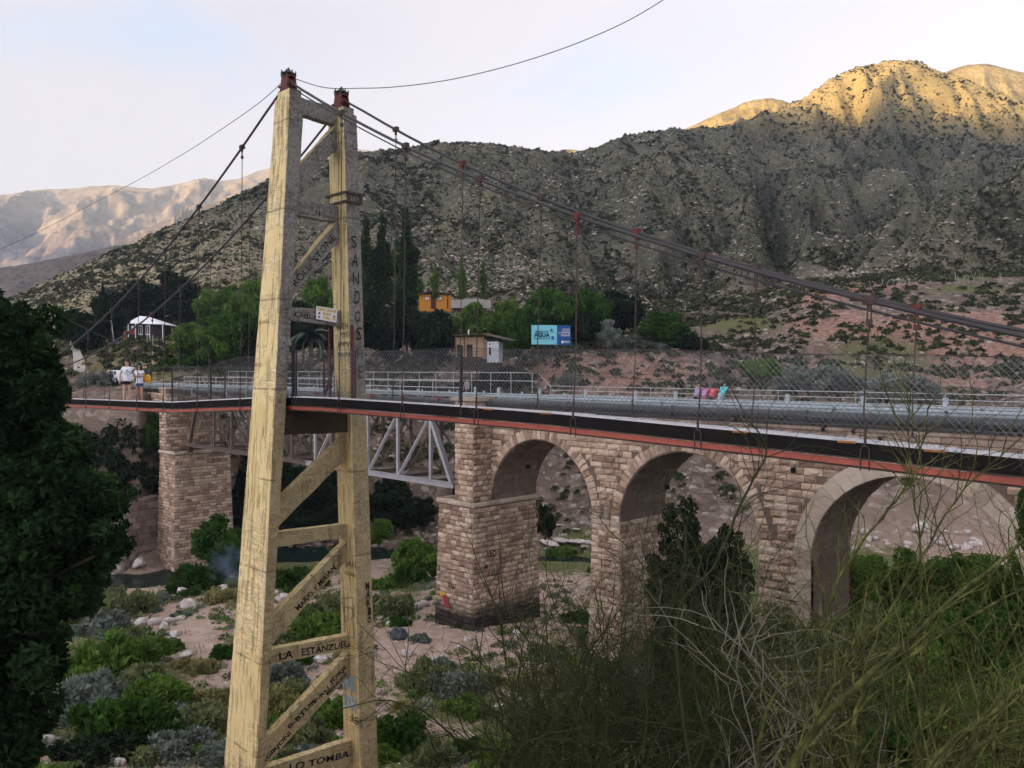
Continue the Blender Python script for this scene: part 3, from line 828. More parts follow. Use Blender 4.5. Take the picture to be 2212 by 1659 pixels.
# s positions of the posts from the photograph (near side)
post_s = [P_t(372, 800, T0).x, P_t(1000*1.0, 800, T0).x]
FS0 = P_t(372, 800, T0).x
def rail_h(s):      # height of the chain link above the deck, sagging between hangers left of the tower
    if s < S0: return 1.02+.20*abs(math.cos((s-FS0)/(S0-FS0)*math.pi*1.5))
    return 1.19+.02*math.sin(s*1.3)
for t in (T0, T1):
    for s in ([FS0, P_t(455, 800, T0).x, S0-.9, S0+.75, P_t(996, 800, T0).x] if t == T0 else [FS0, S0-.9, S0+.75]):
        mb = MB(); mb.tube([(s, t, deck_z(s)-.2), (s+rr.uniform(-.03, .03), t, deck_z(s)+1.27)], .032, 6); kid(mb.build('fence_post', POSTM))
    wires = MB()
    for h, jit in ((None, 0), (.72, .05), (.08, .02)):
        pts = [Vector((s, t+rr.gauss(0, .008), deck_z(s)+(rail_h(s) if h is None else h+rr.gauss(0, jit*.5)))) for s in np.arange(FS0, SRs, .9)]
        wires.tube(pts, .005, 3, False)
    kid(wires.build('fence_wire', RUST))
    # long wires beyond the last post towards the far bank
    w2 = MB()
    for h0, h1 in ((1.2, .95), (.7, .55)):
        w2.tube([Vector((s, t, deck_z(max(s, SLs))+h0+(h1-h0)*(FS0-s)/(FS0-SLs)-.15*math.sin(math.pi*(FS0-s)/(FS0-SLs)))) for s in np.linspace(FS0, SLs, 10)], .006, 3, False)
    kid(w2.build('fence_wire', RUST))
    mb = MB(); pitch = .105; r = .0027
    for sg in (1, -1):
        s = FS0-1.3
        while s < SRs:
            za = -.36; x0, x1 = s, s+sg*1.55
            if sg < 0: x0, x1 = s+1.55, s
            # clip to the run
            f0 = max(0, (FS0-x0)/(x1-x0)) if x1 > x0 else 0; f1 = 1
            if x1 < x0: f1 = min(1, (x0-FS0)/(x0-x1))
            if f1 > f0 and max(x0, x1) < SRs:
                pa = x0+(x1-x0)*f0; pb = x0+(x1-x0)*f1
                zA = deck_z(pa)+za+(rail_h(pa)-za)*f0; zB = deck_z(pb)+za+(rail_h(pb)-za)*f1
                mid = ((pa+pb)/2, t+rr.gauss(0, .012), (zA+zB)/2)
                mb.tube([(pa, t, zA), mid, (pb, t, zB)], r, 3, False)
            s += pitch
    kid(mb.build('chain_link_mesh', WIRE, kind='stuff'))
# red steel frames where the deck passes through the tower
for t, u in ((T0+.0, 0), (T1-.0, 1)):
    for s in (S0-.58, S0+.6):
        z = deck_z(s); mb = MB(); mb.beam((s, t, z-.2), (s, t, z+2.0 if u else z+1.5), .07, .07, (1, 0, 0)); kid(mb.build('gate_post', SADDLE if u else POSTM))
mb = MB(); z = deck_z(S0); mb.beam((S0-1.0, T1+.1, z), (S0-.3, T1+.06, z+1.25), .06, .06); mb.beam((S0-.45, T1+.1, z), (S0-.45, T1+.1, z+1.3), .06, .06); kid(mb.build('gate_stay', POSTM))

# thin stay wire from the near head up to the right, and away to the left
def free_wire(name, pts, r, label, cat='cable'):
    mb = MB(); mb.tube(smooth_line(pts, 6), r, 4, False); return mb.build(name, CABLE, label=label, cat=cat)
A0 = Vector((S0, c1, 22.84+.44))
W = [(700,189),(780,190.5),(850,188),(950,176),(1050,155),(1150,127),(1250,92),(1350,48),(1432,0),(1520,-60)]
free_wire('overhead_cable', [A0]+[P_d(u, v, 22.9-i*.65) for i, (u, v) in enumerate(W)], .011, 'thin sagging cable rising from the tower top to the upper right sky')
free_wire('overhead_cable', [A0]+[P_d(u, v, 24+i*5) for i, (u, v) in enumerate([(560,222),(480,278),(400,330),(300,388),(200,440),(60,512),(-80,570)])], .013, 'thin straight cable running from the tower top down to the left')

# ---- lettering
def text_mesh(s, size=1.0, bold=.012):
    cu = bpy.data.curves.new('lettering', 'FONT'); cu.body = s; cu.size = size; cu.align_x = 'LEFT'; cu.offset = bold; cu.resolution_u = 2
    o = bpy.data.objects.new('lettering', cu); COL.objects.link(o)
    dg = bpy.context.evaluated_depsgraph_get(); me = bpy.data.meshes.new_from_object(o.evaluated_get(dg))
    bpy.data.objects.remove(o); bpy.data.curves.remove(cu); return me
def write(s, a, b, parent, mat, normal=(1, 0, 0), out=.012, hand=True, height=None, bold=.02, name='lettering', seed=1, vert=False, hfac=1.0, kids=True):
    """letters from world point a (baseline start) to b (baseline end), lying on a face with the given normal"""
    me = text_mesh(s, 1.0, bold); co = np.empty(len(me.vertices)*3, np.float32); me.vertices.foreach_get('co', co); co = co.reshape(-1, 3)
    w = co[:, 0].max(); h = max(co[:, 1].max(), .01)
    a = Vector(a); b = Vector(b); n = Vector(normal).normalized(); x = (b-a); L = x.length; x.normalize(); y = n.cross(x).normalized()
    sx = L/w; sy = (height/h) if height else sx*hfac
    r = np.random.RandomState(seed)
    X = co[:, 0]*sx; Y = co[:, 1]*sy
    if hand:
        k = np.floor(co[:, 0]/(w/max(len(s), 1))); ph = r.uniform(-1, 1, 64)
        Y = Y*(1+.13*ph[(k.astype(int)) % 64])+.12*sy*h*ph[(k.astype(int)*3+1) % 64]*.5
        X = X+.10*Y*ph[(k.astype(int)*5+2) % 64]
    P = np.array(a)[None]+np.array(x)[None]*X[:, None]+np.array(y)[None]*Y[:, None]+np.array(n)[None]*out
    me.vertices.foreach_set('co', P.astype(np.float32).ravel()); me.materials.clear(); me.materials.append(mat); me.update()
    o = link(name, me, parent)
    return o
def on_face(quad, fx, fy, s=SBM):
    lo = quad[0].lerp(quad[1], fx); hi = quad[3].lerp(quad[2], fx); return lo.lerp(hi, fy)
def wr(key, s, f0, f1, fy, h, **k):
    o, P = BEAMS[key]; return write(s, on_face(P, f0, fy), on_face(P, f1, fy), o, INK, height=h, **k)
wr('b5', 'LA', .18, .32, .20, .20); wr('b5', 'ESTANZUELA', .40, .95, .18, .20)
wr('b6', 'LO TOMBA', .30, .88, .25, .20)
wr('d4', 'MARIO Y MIRIAN', .36, .79, .16, .17); wr('d5', 'LARGIRJONI', .04, .36, .16, .14)
wr('d5', 'B-BTUK', .34, .60, .42, .15); wr('d5', 'P-RU', .58, .72, .35, .12); wr('d5', 'JORJE', .74, .90, .45, .13); wr('d5', 'MENDEZ', .70, .90, .14, .11)
wr('d2', 'ROLL  STONE', .15, .90, .25, .20, bold=.0); wr('b3', 'OdLm', .10, .55, .25, .16, bold=.0); wr('b2', 'N', .40, .50, .2, .14, bold=.0)
# heart after MIRIAN
o, P = BEAMS['d4']; hp = [on_face(P, .80+.030*x/1.0*1.2, .40+.30*y) for x, y in ((0, -1), (-1.2, .3), (-.7, 1), (0, .4), (.7, 1), (1.2, .3), (0, -1))]
MB().tube([p+Vector((.012, 0, 0)) for p in hp], .008, 4).build('heart_mark', INK, o)
def leg_write(leg, s, u, v0, v1, size, face='s', mat=INK, step=True, seed=3, bold=.0):
    """letters stacked down a leg"""
    n = len(s)
    for i, ch in enumerate(s):
        if ch == ' ': continue
        v = v0+(v1-v0)*(i+.5)/n; uu = u[0]+(u[1]-u[0])*(i+.5)/n
        p = P_s(uu, v, SF+.045)
        if face == 't':
            p = P_t(uu, v, 0) if False else p
        write(ch, p+Vector((0, -size*.3, -size*.4)), p+Vector((0, size*.3, -size*.4)), leg, mat, height=size*.95, bold=bold, seed=seed+i)
leg_write(LEG2, 'SANDOSHE', (763, 779), 505, 825, .36); leg_write(LEG2, 'MARIO', (793, 798), 1258, 1348, .23, bold=.03)
# carvings and spray on the far leg's broad painted side
def leg_t(z): return fl(z)-.014
def wt(s, u0, u1, v, h, mat=INK, bold=.0, seed=2, leg=LEG2, el=fl):
    k = HS*1.08
    z = P_t((u0+u1)/2, v, el(15)).z
    for _ in range(3): z = P_t((u0+u1)/2, v, el(z)).z
    t = el(z)-.01
    a = P_t(u0, v, t); b = P_t(u1, v, t); b.z = a.z
    return write(s, a, b, leg, mat, normal=(0, -1, -0.0), out=.012, height=h, bold=bold, seed=seed, name='lettering')
BROWN = flat('scratched_groove', (.20, .13, .05), .9, .1)
wt('IAN', 748, 770, 1222, .2, BROWN); wt('AZARIA', 745, 770, 1240, .11, BROWN)
wt('RUTH', 728, 752, 712, .17); wt('MYO', 735, 756, 728, .15); wt('EMMA', 730, 760, 748, .14); wt('MON', 730, 756, 770, .13)
wt('SWIKI', 740, 767, 1480, .42, BLUEINK, .05); wt('LUCHY', 744, 772, 1524, .40, BLUEINK, .05); wt('IKERN', 758, 784, 1558, .22)
wt('RO', 541+8, 566, 792, .12, BROWN, leg=LEG1, el=nl); wt('AXEL', 559, 585, 700, .1, BROWN, leg=LEG1, el=nl)
# carved shield and H
z0, z9 = P_t(755, 1290, fl(9)).z, P_t(755, 1375, fl(8)).z
t = fl((z0+z9)/2)-.035; mb = MB()
pp = lambda u, v: P_t(u, v, t)
for a, b in (((738, 1292), (762, 1292)), ((738, 1292), (752, 1372)), ((766, 1306), (752, 1372)), ((744, 1292), (744, 1345)), ((762, 1292), (762, 1330)), ((744, 1312), (762, 1314))):
    mb.tube([pp(*a), pp(*b)], .008, 4)
mb.build('carved_mark', BROWN, LEG2)

# small painted sign wired to the third beam
sg = empty('sign', P_s(706, 690, SBM+.03), label='small white sign with yellow lettering wired to the tower above the deck', cat='sign')
P = [P_s(u, v, SBM+.03)-sg.location for u, v in ((684.5, 667), (684.5, 662-0), (0, 0))][:1]
q = [P_s(u, v, SBM+.045)-sg.location for u, v in ((684, 661), (729, 668), (727, 697), (683, 689))]
q = [q[3], q[2], q[1], q[0]]
mb = MB(); mb.hexa([p-Vector((.02, 0, 0)) for p in q]+[p for p in q]); mb.build('board', WHITEP, sg)
YEL = flat('yellow_sign_paint', (.62, .42, .04), .7, .2)
def sgl(s, fx0, fx1, fy, h, mat=YEL):
    lo = q[0].lerp(q[1], fx0).lerp(q[3].lerp(q[2], fx0), fy); lo2 = q[0].lerp(q[1], fx1).lerp(q[3].lerp(q[2], fx1), fy)
    write(s, lo, lo2, sg, mat, hand=False, height=h, bold=.05, out=.004)
sgl('PUENTE COLGANTE', .06, .94, .70, .085); sgl('MUSEO', .30, .68, .42, .075); sgl('1784 - 19', .30, .94, .12, .075)
mb = MB()
for fx, fy in ((.14, .48), (.13, .2), (.86, .42)):
    c = q[0].lerp(q[1], fx).lerp(q[3].lerp(q[2], fx), fy); mb.blob(c+Vector((.004, 0, 0)), (.006, .035, .035), 7, 5)
mb.build('emblem', REDINK, sg)
# ------------------------------------------------------------------ the stone road bridge
def M_stone(name, cs, mort=False):
    t = NT(name, .95, .1); p = t.wpos()
    a = t.attr('tone'); n = t.noise(p, 3.2, 6, .7); n2 = t.noise(p, 17, 5, .7); big = t.noise(p, .35, 4, .6)
    f = t.math('ADD', t.math('MULTIPLY', a, .45), t.math('MULTIPLY', n, .6))
    c = t.ramp(f, [(.22, cs[0]), (.45, cs[1]), (.62, cs[2]), (.8, cs[3])])
    c = t.mix(t.ramp(n2, [(.6, 0.), (.75, .55)]), c, tuple(x*.35 for x in cs[0]))
    c = t.mix(t.ramp(big, [(.55, 0.), (.75, .5)]), c, (.22, .17, .13))
    # lime runs below the drains
    lime = t.noise(t.mapping(p, (1.3, 1.3, .18)), 1.1, 4, .6)
    c = t.mix(t.ramp(lime, [(.60, 0.), (.70, .55)]), c, (.52, .46, .41))
    sp = t.n.new('ShaderNodeSeparateXYZ'); t.l.new(p, sp.inputs[0])
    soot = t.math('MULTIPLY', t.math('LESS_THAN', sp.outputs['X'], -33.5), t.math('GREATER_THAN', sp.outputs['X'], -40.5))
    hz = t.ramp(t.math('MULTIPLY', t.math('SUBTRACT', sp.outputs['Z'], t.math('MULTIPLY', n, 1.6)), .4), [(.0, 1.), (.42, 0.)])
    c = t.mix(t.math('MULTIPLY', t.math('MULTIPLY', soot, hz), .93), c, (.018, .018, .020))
    t.color(c); t.bump(t.math('ADD', n, t.math('MULTIPLY', n2, .35)), 1.0, .06); return t.m
STONE = M_stone('pink_sandstone', [(.20, .13, .095), (.37, .265, .195), (.52, .395, .295), (.66, .55, .43)])
DRESS = M_stone('dressed_pale_stone', [(.30, .24, .185), (.42, .345, .265), (.50, .42, .33), (.58, .50, .41)])
MORT = M_stone('mortar_bed', [(.14, .10, .08), (.20, .15, .12), (.25, .19, .15), (.32, .26, .22)])
RBR = empty('stone_bridge', (-20, 35, 0), label='long pink sandstone road bridge with round arches, tall piers and a steel truss span', cat='bridge')
RO = Vector((20, -35, 0))
def rk(o, parent=RBR):
    o.parent = parent
    if parent is RBR: o.location = RO
    return o
TW, TB, TPil = 33.0, 36.7, 31.55
ZS_, ZC, ZTOP = 7.45, 11.30, 12.75
A1 = (-35.56, -27.87); A2 = (-26.05, -18.35); A3 = (-15.95, -8.05)
ARCH = [(A1, 7.45), (A2, 7.45), (A3, 7.15)]
SE = 2.5
def arc(a, zs, n=24, r=None, z0=None):
    c = (a[0]+a[1])/2; R_ = r or (a[1]-a[0])/2
    return [(c-R_*math.cos(math.pi*i/n), zs+R_*math.sin(math.pi*i/n)) for i in range(n+1)]
# ---- mortar-coloured core with the openings cut out
core = MB()
GZ = -1.5
def strip_wall(t0, t1, s0, s1, z0, z1): core.box(s0, s1, t0, t1, z0, z1)
def arch_block(a, zs, sl, sr, ztop, t0, t1):
    """wall between sl..sr above an arch: fans of quads from the arc to the top"""
    P = arc(a, zs)
    for i in range(len(P)-1):
        (x0, z0), (x1, z1) = P[i], P[i+1]
        core.hexa([(x0, t0, z0), (x1, t0, z1), (x1, t1, z1), (x0, t1, z0), (x0, t0, ztop), (x1, t0, ztop), (x1, t1, ztop), (x0, t1, ztop)])
for a, zs in ARCH: arch_block(a, zs, *a, ZTOP, TW, TB)
strip_wall(TW, TB, A1[1], A2[0], GZ, ZTOP); strip_wall(TW, TB, A2[1], A3[0], GZ, ZTOP); strip_wall(TW, TB, A3[1], SE, GZ, ZTOP)
strip_wall(TPil, TB, -37.15, A1[0], 7.0, 13.5)                      # upper part of the first pier
def batter(s0, s1, t0, t1, z0, z1, bs=.028, m=core):
    d = (z1-z0)*bs; m.hexa([(s0-d, t0-d, z0), (s1+d, t0-d, z0), (s1+d, t1+d, z0), (s0-d, t1+d, z0), (s0, t0, z1), (s1, t0, z1), (s1, t1, z1), (s0, t1, z1)])
PIERS = {'p1': (-38.6, -35.56, TPil, TB, -.6, 7.25), 'p2': (-27.87, -26.05, TW, TB, -1.0, 7.3), 'p0': (-81.2, -77.6, TPil, 36.9, -4.2, 7.15)}
batter(*PIERS['p1'])
core0 = MB(); batter(-81.2, -77.6, TPil, 36.9, -4.2, 7.15, m=core0)
core0.box(-81.2, -79.7, TPil, 36.9, 7.0, 13.3)
core0.box(-92, -79.7, TW, 36.9, 4, 12.85)                          # abutment behind the far pier
core.box(A2[1]+.05, A3[0]-.05, TW-.02, TB, -1, 6)
rk(core.build('masonry_core', MORT)); rk(core0.build('pier_core', MORT))

# ---- stones: every block is a mesh of its own, the 300 largest in view singly, the others joined
def block_mesh(rr, mat, k=.30):
    """unit block: x 0..1 along the wall, z 0..1 up, front at y=0 bulging to -y"""
    g = .035
    xs = [g, .28+rr.uniform(-.08, .08), .70+rr.uniform(-.08, .08), 1-g]; zs = [g*1.6, .33+rr.uniform(-.1, .1), .70+rr.uniform(-.1, .1), 1-g*1.6]
    V = []; 
    for i, z in enumerate(zs):
        for j, x in enumerate(xs):
            inner = (0 < i < 3) and (0 < j < 3)
            V.append((x+rr.uniform(-.02, .02), -(rr.uniform(.5, 1.7) if inner else rr.uniform(.05, .45))*k, z+rr.uniform(-.02, .02)))
    for (x, z) in ((0.015, 0.03), (.985, 0.03), (.985, .97), (.015, .97)): V.append((x, .1, z))
    F_ = []
    for i in range(3):
        for j in range(3): a = i*4+j; F_.append((a, a+1, a+5, a+4))
    F_ += [(16, 17, 3, 2, 1, 0), (17, 18, 15, 11, 7, 3), (18, 19, 12, 13, 14, 15), (19, 16, 0, 4, 8, 12)]
    return V, F_
srr = random.Random(21)
UNITS = [block_mesh(srr, None) for _ in range(14)]
SM = []
for tone in (.1, .35, .6, .85):
    for q, (V_, F_) in enumerate(UNITS[:8] if tone != .35 else UNITS[4:12]):
        me = bpy.data.meshes.new('stone'); me.from_pydata(V_, [], F_); me.materials.append(STONE)
        at = me.attributes.new('tone', 'FLOAT', 'POINT'); at.data.foreach_set('value', [tone+srr.uniform(-.1, .1)]*len(V_)); me.update(); SM.append((me, V_, F_, tone))
BLK = []     # (origin, xdir, zdir, ydir(in), w, h, depth, idx)
def add_block(o, xd, zd, w, h, dep=.30, idx=None):
    BLK.append((Vector(o), Vector(xd).normalized(), Vector(zd).normalized(), w, h, dep, srr.randrange(len(SM)) if idx is None else idx))
def course_face(p0, xd, L, z0, z1, ch=.30, wl=(.38, .75), lean=0.0, cut=None, dep=.2, skew=None):
    """courses of blocks on a vertical (or battered) face starting at p0 along xd"""
    xd = Vector(xd).normalized(); nrm = Vector((0, 0, 1)).cross(xd)      # points into the wall
    n = max(1, round((z1-z0)/ch)); h = (z1-z0)/n
    for i in range(n):
        z = z0+i*h; off = (z1-(z+h*.5))*lean
        x = -off; end = L+off
        x0 = x
        while x0 < end-.02:
            w = srr.uniform(*wl)
            if x0 == x and i % 2: w *= .6
            if end-(x0+w) < wl[0]*.6: w = end-x0
            if cut is None or not cut(x0+w/2, z+h/2, w, h):
                add_block(Vector(p0)+xd*x0-nrm*(off+srr.uniform(-.01, .025))+Vector((0, 0, z)), xd, (0, 0, 1), w, h, dep*srr.uniform(.8, 1.5))
            x0 += w
# faces
course_face((-38.6, TPil, 0), (1, 0, 0), 3.04, -.1, 7.15, .29, lean=.028)
course_face((-35.56, TPil, 0), (0, 1, 0), 5.15, -.1, 7.15, .29, lean=.028)
course_face((-37.15, TPil, 0), (1, 0, 0), 1.59, 7.5, 13.3, .31, (.3, .62))
course_face((-35.56, TPil, 0), (0, 1, 0), TW-TPil, 7.5, 13.3, .31, (.3, .6))
course_face((-27.87, TW, 0), (1, 0, 0), 1.82, -.4, 7.2, .30, lean=.02)
course_face((-26.05, TW, 0), (0, 1, 0), 3.7, -.4, 7.2, .30, lean=.02, dep=.12)
# spandrels: blocks not over an opening or its ring
def over_arch(s0, ring):
    def f(x, z, w, h):
        s = s0+x
        for (a, zs) in ARCH:
            c = (a[0]+a[1])/2; R_ = (a[1]-a[0])/2+ring*(1.45 if a is A3 else 1)
            if z > zs-.1:
                dx = max(0, abs(s-c)+w*.06); dz = max(0, z-zs+h*.1)
                if dx*dx+dz*dz < R_*R_: return True
            elif a[0]-.02 < s < a[1]+.02: return True
        return False
    return f
course_face((A1[0], TW, 0), (1, 0, 0), SE-A1[0], 7.5, 12.05, .33, (.4, .85), cut=over_arch(A1[0], .62), dep=.24)
course_face((A2[1], TW-.02, 0), (1, 0, 0), A3[0]-A2[1], -.5, 7.5, .36, (.35, .8), dep=.26)
course_face((A3[1], TW, 0), (1, 0, 0), SE-A3[1], 3, 7.5, .36, (.4, .9), dep=.24)
# parapet courses under the pipe
course_face((A1[0], TW-.10, 0), (1, 0, 0), SE-A1[0], 12.12, 12.68, .28, (.5, .95), dep=.08)
# far pier
course_face((-81.2, TPil, 0), (1, 0, 0), 3.6, -4.0, 7.05, .30, (.4, .8), lean=.028)
course_face((-77.6, TPil, 0), (0, 1, 0), 5.35, -4.0, 7.05, .30, (.4, .8), lean=.028, dep=.14)
course_face((-81.2, TPil, 0), (1, 0, 0), 1.5, 7.4, 13.2, .31, (.3, .6))
course_face((-79.7, TPil, 0), (0, 1, 0), 5.3, 7.4, 12.8, .31, (.4, .8), dep=.14)
course_face((-92, TW, 0), (1, 0, 0), 10.8, 11.0, 12.8, .31, (.4, .8))
# voussoirs
for (a, zs) in ARCH[:2]:
    c = (a[0]+a[1])/2; R_ = (a[1]-a[0])/2; n = 41
    for i in range(n):
        th = math.pi*(i+.02)/n; th2 = math.pi*(i+.98)/n
        rad = Vector((-math.cos((th+th2)/2), 0, math.sin((th+th2)/2))); tan_ = Vector((math.sin((th+th2)/2), 0, math.cos((th+th2)/2)))
        w = R_*(th2-th)*1.05; o = Vector((c, TW-.03, zs))+rad*(R_+.005)-tan_*(w/2)
        add_block(o, tan_, rad, w, srr.uniform(.5, .66), .17)
# intrados courses (joined): shallow slabs lining the barrels
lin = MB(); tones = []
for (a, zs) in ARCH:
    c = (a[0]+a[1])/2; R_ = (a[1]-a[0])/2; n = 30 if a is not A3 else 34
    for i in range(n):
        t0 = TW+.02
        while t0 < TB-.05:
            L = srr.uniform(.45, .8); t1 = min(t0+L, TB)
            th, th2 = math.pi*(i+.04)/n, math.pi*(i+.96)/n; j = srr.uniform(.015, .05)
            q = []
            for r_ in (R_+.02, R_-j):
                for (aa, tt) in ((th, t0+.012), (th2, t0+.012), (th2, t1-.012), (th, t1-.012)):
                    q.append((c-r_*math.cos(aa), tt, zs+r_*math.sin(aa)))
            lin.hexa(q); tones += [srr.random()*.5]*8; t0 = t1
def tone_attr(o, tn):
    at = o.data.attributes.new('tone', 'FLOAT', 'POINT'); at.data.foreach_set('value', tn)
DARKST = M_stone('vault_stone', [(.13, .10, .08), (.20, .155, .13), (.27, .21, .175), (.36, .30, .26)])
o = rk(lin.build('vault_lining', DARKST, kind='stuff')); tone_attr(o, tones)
# dressed ring and jambs of the widest arch
a, zs = ARCH[2]; c = (a[0]+a[1])/2; R_ = (a[1]-a[0])/2; n = 25
for i in range(n):
    th, th2 = math.pi*(i+.012)/n, math.pi*(i+.988)/n; mb = MB(); q = []
    for y in (TW+.2, TW-.13+srr.uniform(-.01, .01)):
        for (rr_, aa) in ((R_, th), (R_, th2), (R_+.78, th2), (R_+.78, th)): q.append((c-rr_*math.cos(aa), y, zs+rr_*math.sin(aa)))
    mb.hexa([q[4], q[5], q[6], q[7], q[0], q[1], q[2], q[3]]); o = rk(mb.build('voussoir', DRESS)); tone_attr(o, [srr.random()]*8)
for k, x0 in ((0, a[0]-.85), (1, a[1])):
    z = 2.2
    while z < zs-.02:
        h = min(.42, zs-z); mb = MB(); w = .85 if int(z*2.4) % 2 else .6
        xx = (a[0]-w, a[0]) if k == 0 else (a[1], a[1]+w)
        mb.box(xx[0], xx[1], TW-.12, TW+.2, z+.008, z+h-.008); o = rk(mb.build('quoin', DRESS)); tone_attr(o, [srr.random()]*8); z += h
# stand-alone stones versus joined ones
def score(b):
    o = b[0]+b[1]*b[3]*.5+b[2]*b[4]*.5; u, v, d = proj(o)
    if not (0 < u < 2212 and 0 < v < 1659): return 0
    nrm = b[2].cross(b[1]); view = (EYE-o).normalized()
    n2 = Vector((b[1].y, -b[1].x, 0)) if abs(b[1].z) < .1 else Vector((0, -1, 0))
    vis = max(.05, n2.normalized().dot(view) if n2.length > .1 else .5)
    return b[3]*b[4]*vis/d**2*(1.6 if u < 1480 else .7)
order = sorted(range(len(BLK)), key=lambda i: -score(BLK[i])); single = set(order[:298])
JV, JF, JT = [], [], []; nv = 0
for i, (o, xd, zd, w, h, dep, k) in enumerate(BLK):
    me, V_, F_, tone = SM[k]; yd = zd.cross(xd)
    if i in single:
        ob = link('stone', me, RBR)
        M = Matrix(((xd.x*w, yd.x*dep, zd.x*h, o.x), (xd.y*w, yd.y*dep, zd.y*h, o.y), (xd.z*w, yd.z*dep, zd.z*h, o.z), (0, 0, 0, 1)))
        ob.matrix_local = Matrix.Translation(RO) @ M
    else:
        A = np.array(V_); P = np.array(o)[None]+A[:, :1]*w*np.array(xd)[None]+A[:, 1:2]*dep*np.array(yd)[None]+A[:, 2:3]*h*np.array(zd)[None]
        JV += [tuple(p) for p in P]; JF += [tuple(nv+q for q in f) for f in F_]; JT += [tone+srr.uniform(-.1, .1)]*len(V_); nv += len(V_)
me = bpy.data.meshes.new('stonework'); me.from_pydata(JV, [], JF); me.materials.append(STONE)
o = tag(rk(link('stonework', me)), kind='stuff'); tone_attr(o, JT)
# cornices, ledge, coping
def rounded(name, p, q, w, h, out, mat=DRESS, seg=.9):
    """string course between two points, of separate lengths with a rounded nose"""
    p = Vector(p); q = Vector(q); L = (q-p).length; xd = (q-p).normalized(); n = max(1, int(L/seg)); nr = Vector((xd.y, -xd.x, 0))
    for i in range(n):
        a = p+xd*(L*i/n+.006); b = p+xd*(L*(i+1)/n-.006); mb = MB(); r = []
        for c_ in (a, b):
            base = len(mb.v)
            for (yy, zz) in ((-w, 0), (out*.6, 0), (out, h*.25), (out, h*.7), (out*.6, h), (-w, h)): mb.v.append(tuple(c_+nr*yy+Vector((0, 0, zz))))
        for k in range(6): mb.f.append((k, (k+1) % 6, 6+(k+1) % 6, 6+k))
        mb.f.append((5, 4, 3, 2, 1, 0)); mb.f.append((6, 7, 8, 9, 10, 11)); o = rk(mb.build(name, mat)); tone_attr(o, [srr.random()]*12)
rounded('cornice', (-38.75, TPil, 7.2), (-35.5, TPil, 7.2), .3, .3, .16)
rounded('cornice', (-35.56, TPil-.1, 7.2), (-35.56, TB, 7.2), .3, .3, .16)
rounded('cornice', (-38.6, TB, 7.2), (-38.6, TPil, 7.2), .3, .3, .16)
core2 = MB(); core2.box(-38.55, -35.6, TPil+.05, TB, 7.2, 7.45); core2.box(-81.15, -77.65, TPil+.05, 36.85, 7.1, 7.35); rk(core2.build('pier_ledge', MORT))
rounded('cornice', (-27.87, TW, 7.2), (-26.0, TW, 7.2), .3, .26, .12)
rounded('cornice', (-26.05, TW-.1, 7.2), (-26.05, TB, 7.2), .3, .26, .10)
rounded('cornice', (-81.3, TPil, 7.1), (-77.5, TPil, 7.1), .3, .28, .16); rounded('cornice', (-77.6, TPil-.1, 7.1), (-77.6, 36.9, 7.1), .3, .28, .16)
rounded('coping', (A1[0]+.1, TW-.12, 12.68), (SE, TW-.12, 12.68), .4, .13, .10, STONE, 1.3)
rounded('string_course', (A1[0], TW, 12.05), (SE, TW, 12.05), .2, .10, .16, STONE, 1.4)
mb = MB(); mb.box(-37.5, -35.3, TPil-.05, TW+.3, 13.35, 13.55); o = rk(mb.build('pier_cap', DRESS)); tone_attr(o, [.4]*8)
mb = MB(); mb.box(-81.4, -79.5, TPil-.05, TW+.3, 13.25, 13.42); o = rk(mb.build('pier_cap', DRESS)); tone_attr(o, [.4]*8)
# small weep holes and drain stubs
for (u, v) in ((1714, 1015), (1590, 905), (1780, 925), (1845, 930), (1902, 948), (1140, 1008), (1440, 1052)):
    p = P_t(u, v, TW-.16); mb = MB(); mb.box(p.x-.06, p.x+.06, TW-.30, TW-.0, p.z-.12, p.z+.10); rk(mb.build('weep_hole', DARKM))
for (u, v) in ((1572, 1042), (1780, 924)): pass

# ---- carriageway
ROADM = flat('worn_asphalt', (.10, .095, .09), .95, .1, 0, .25, 1.5)
mb = MB(); mb.box(-130, SE+30, TW+.1, 38.4, 12.80, 12.92); tag(mb.build('road', ROADM), kind='structure')
mb = MB(); mb.box(-79.6, -37.2, TW+.05, 38.5, 12.45, 12.79); rk(mb.build('deck_slab', MORT))
mb = MB(); mb.box(-36, SE, TB+.02, 38.5, 12.3, 12.79); rk(mb.build('deck_slab', MORT))

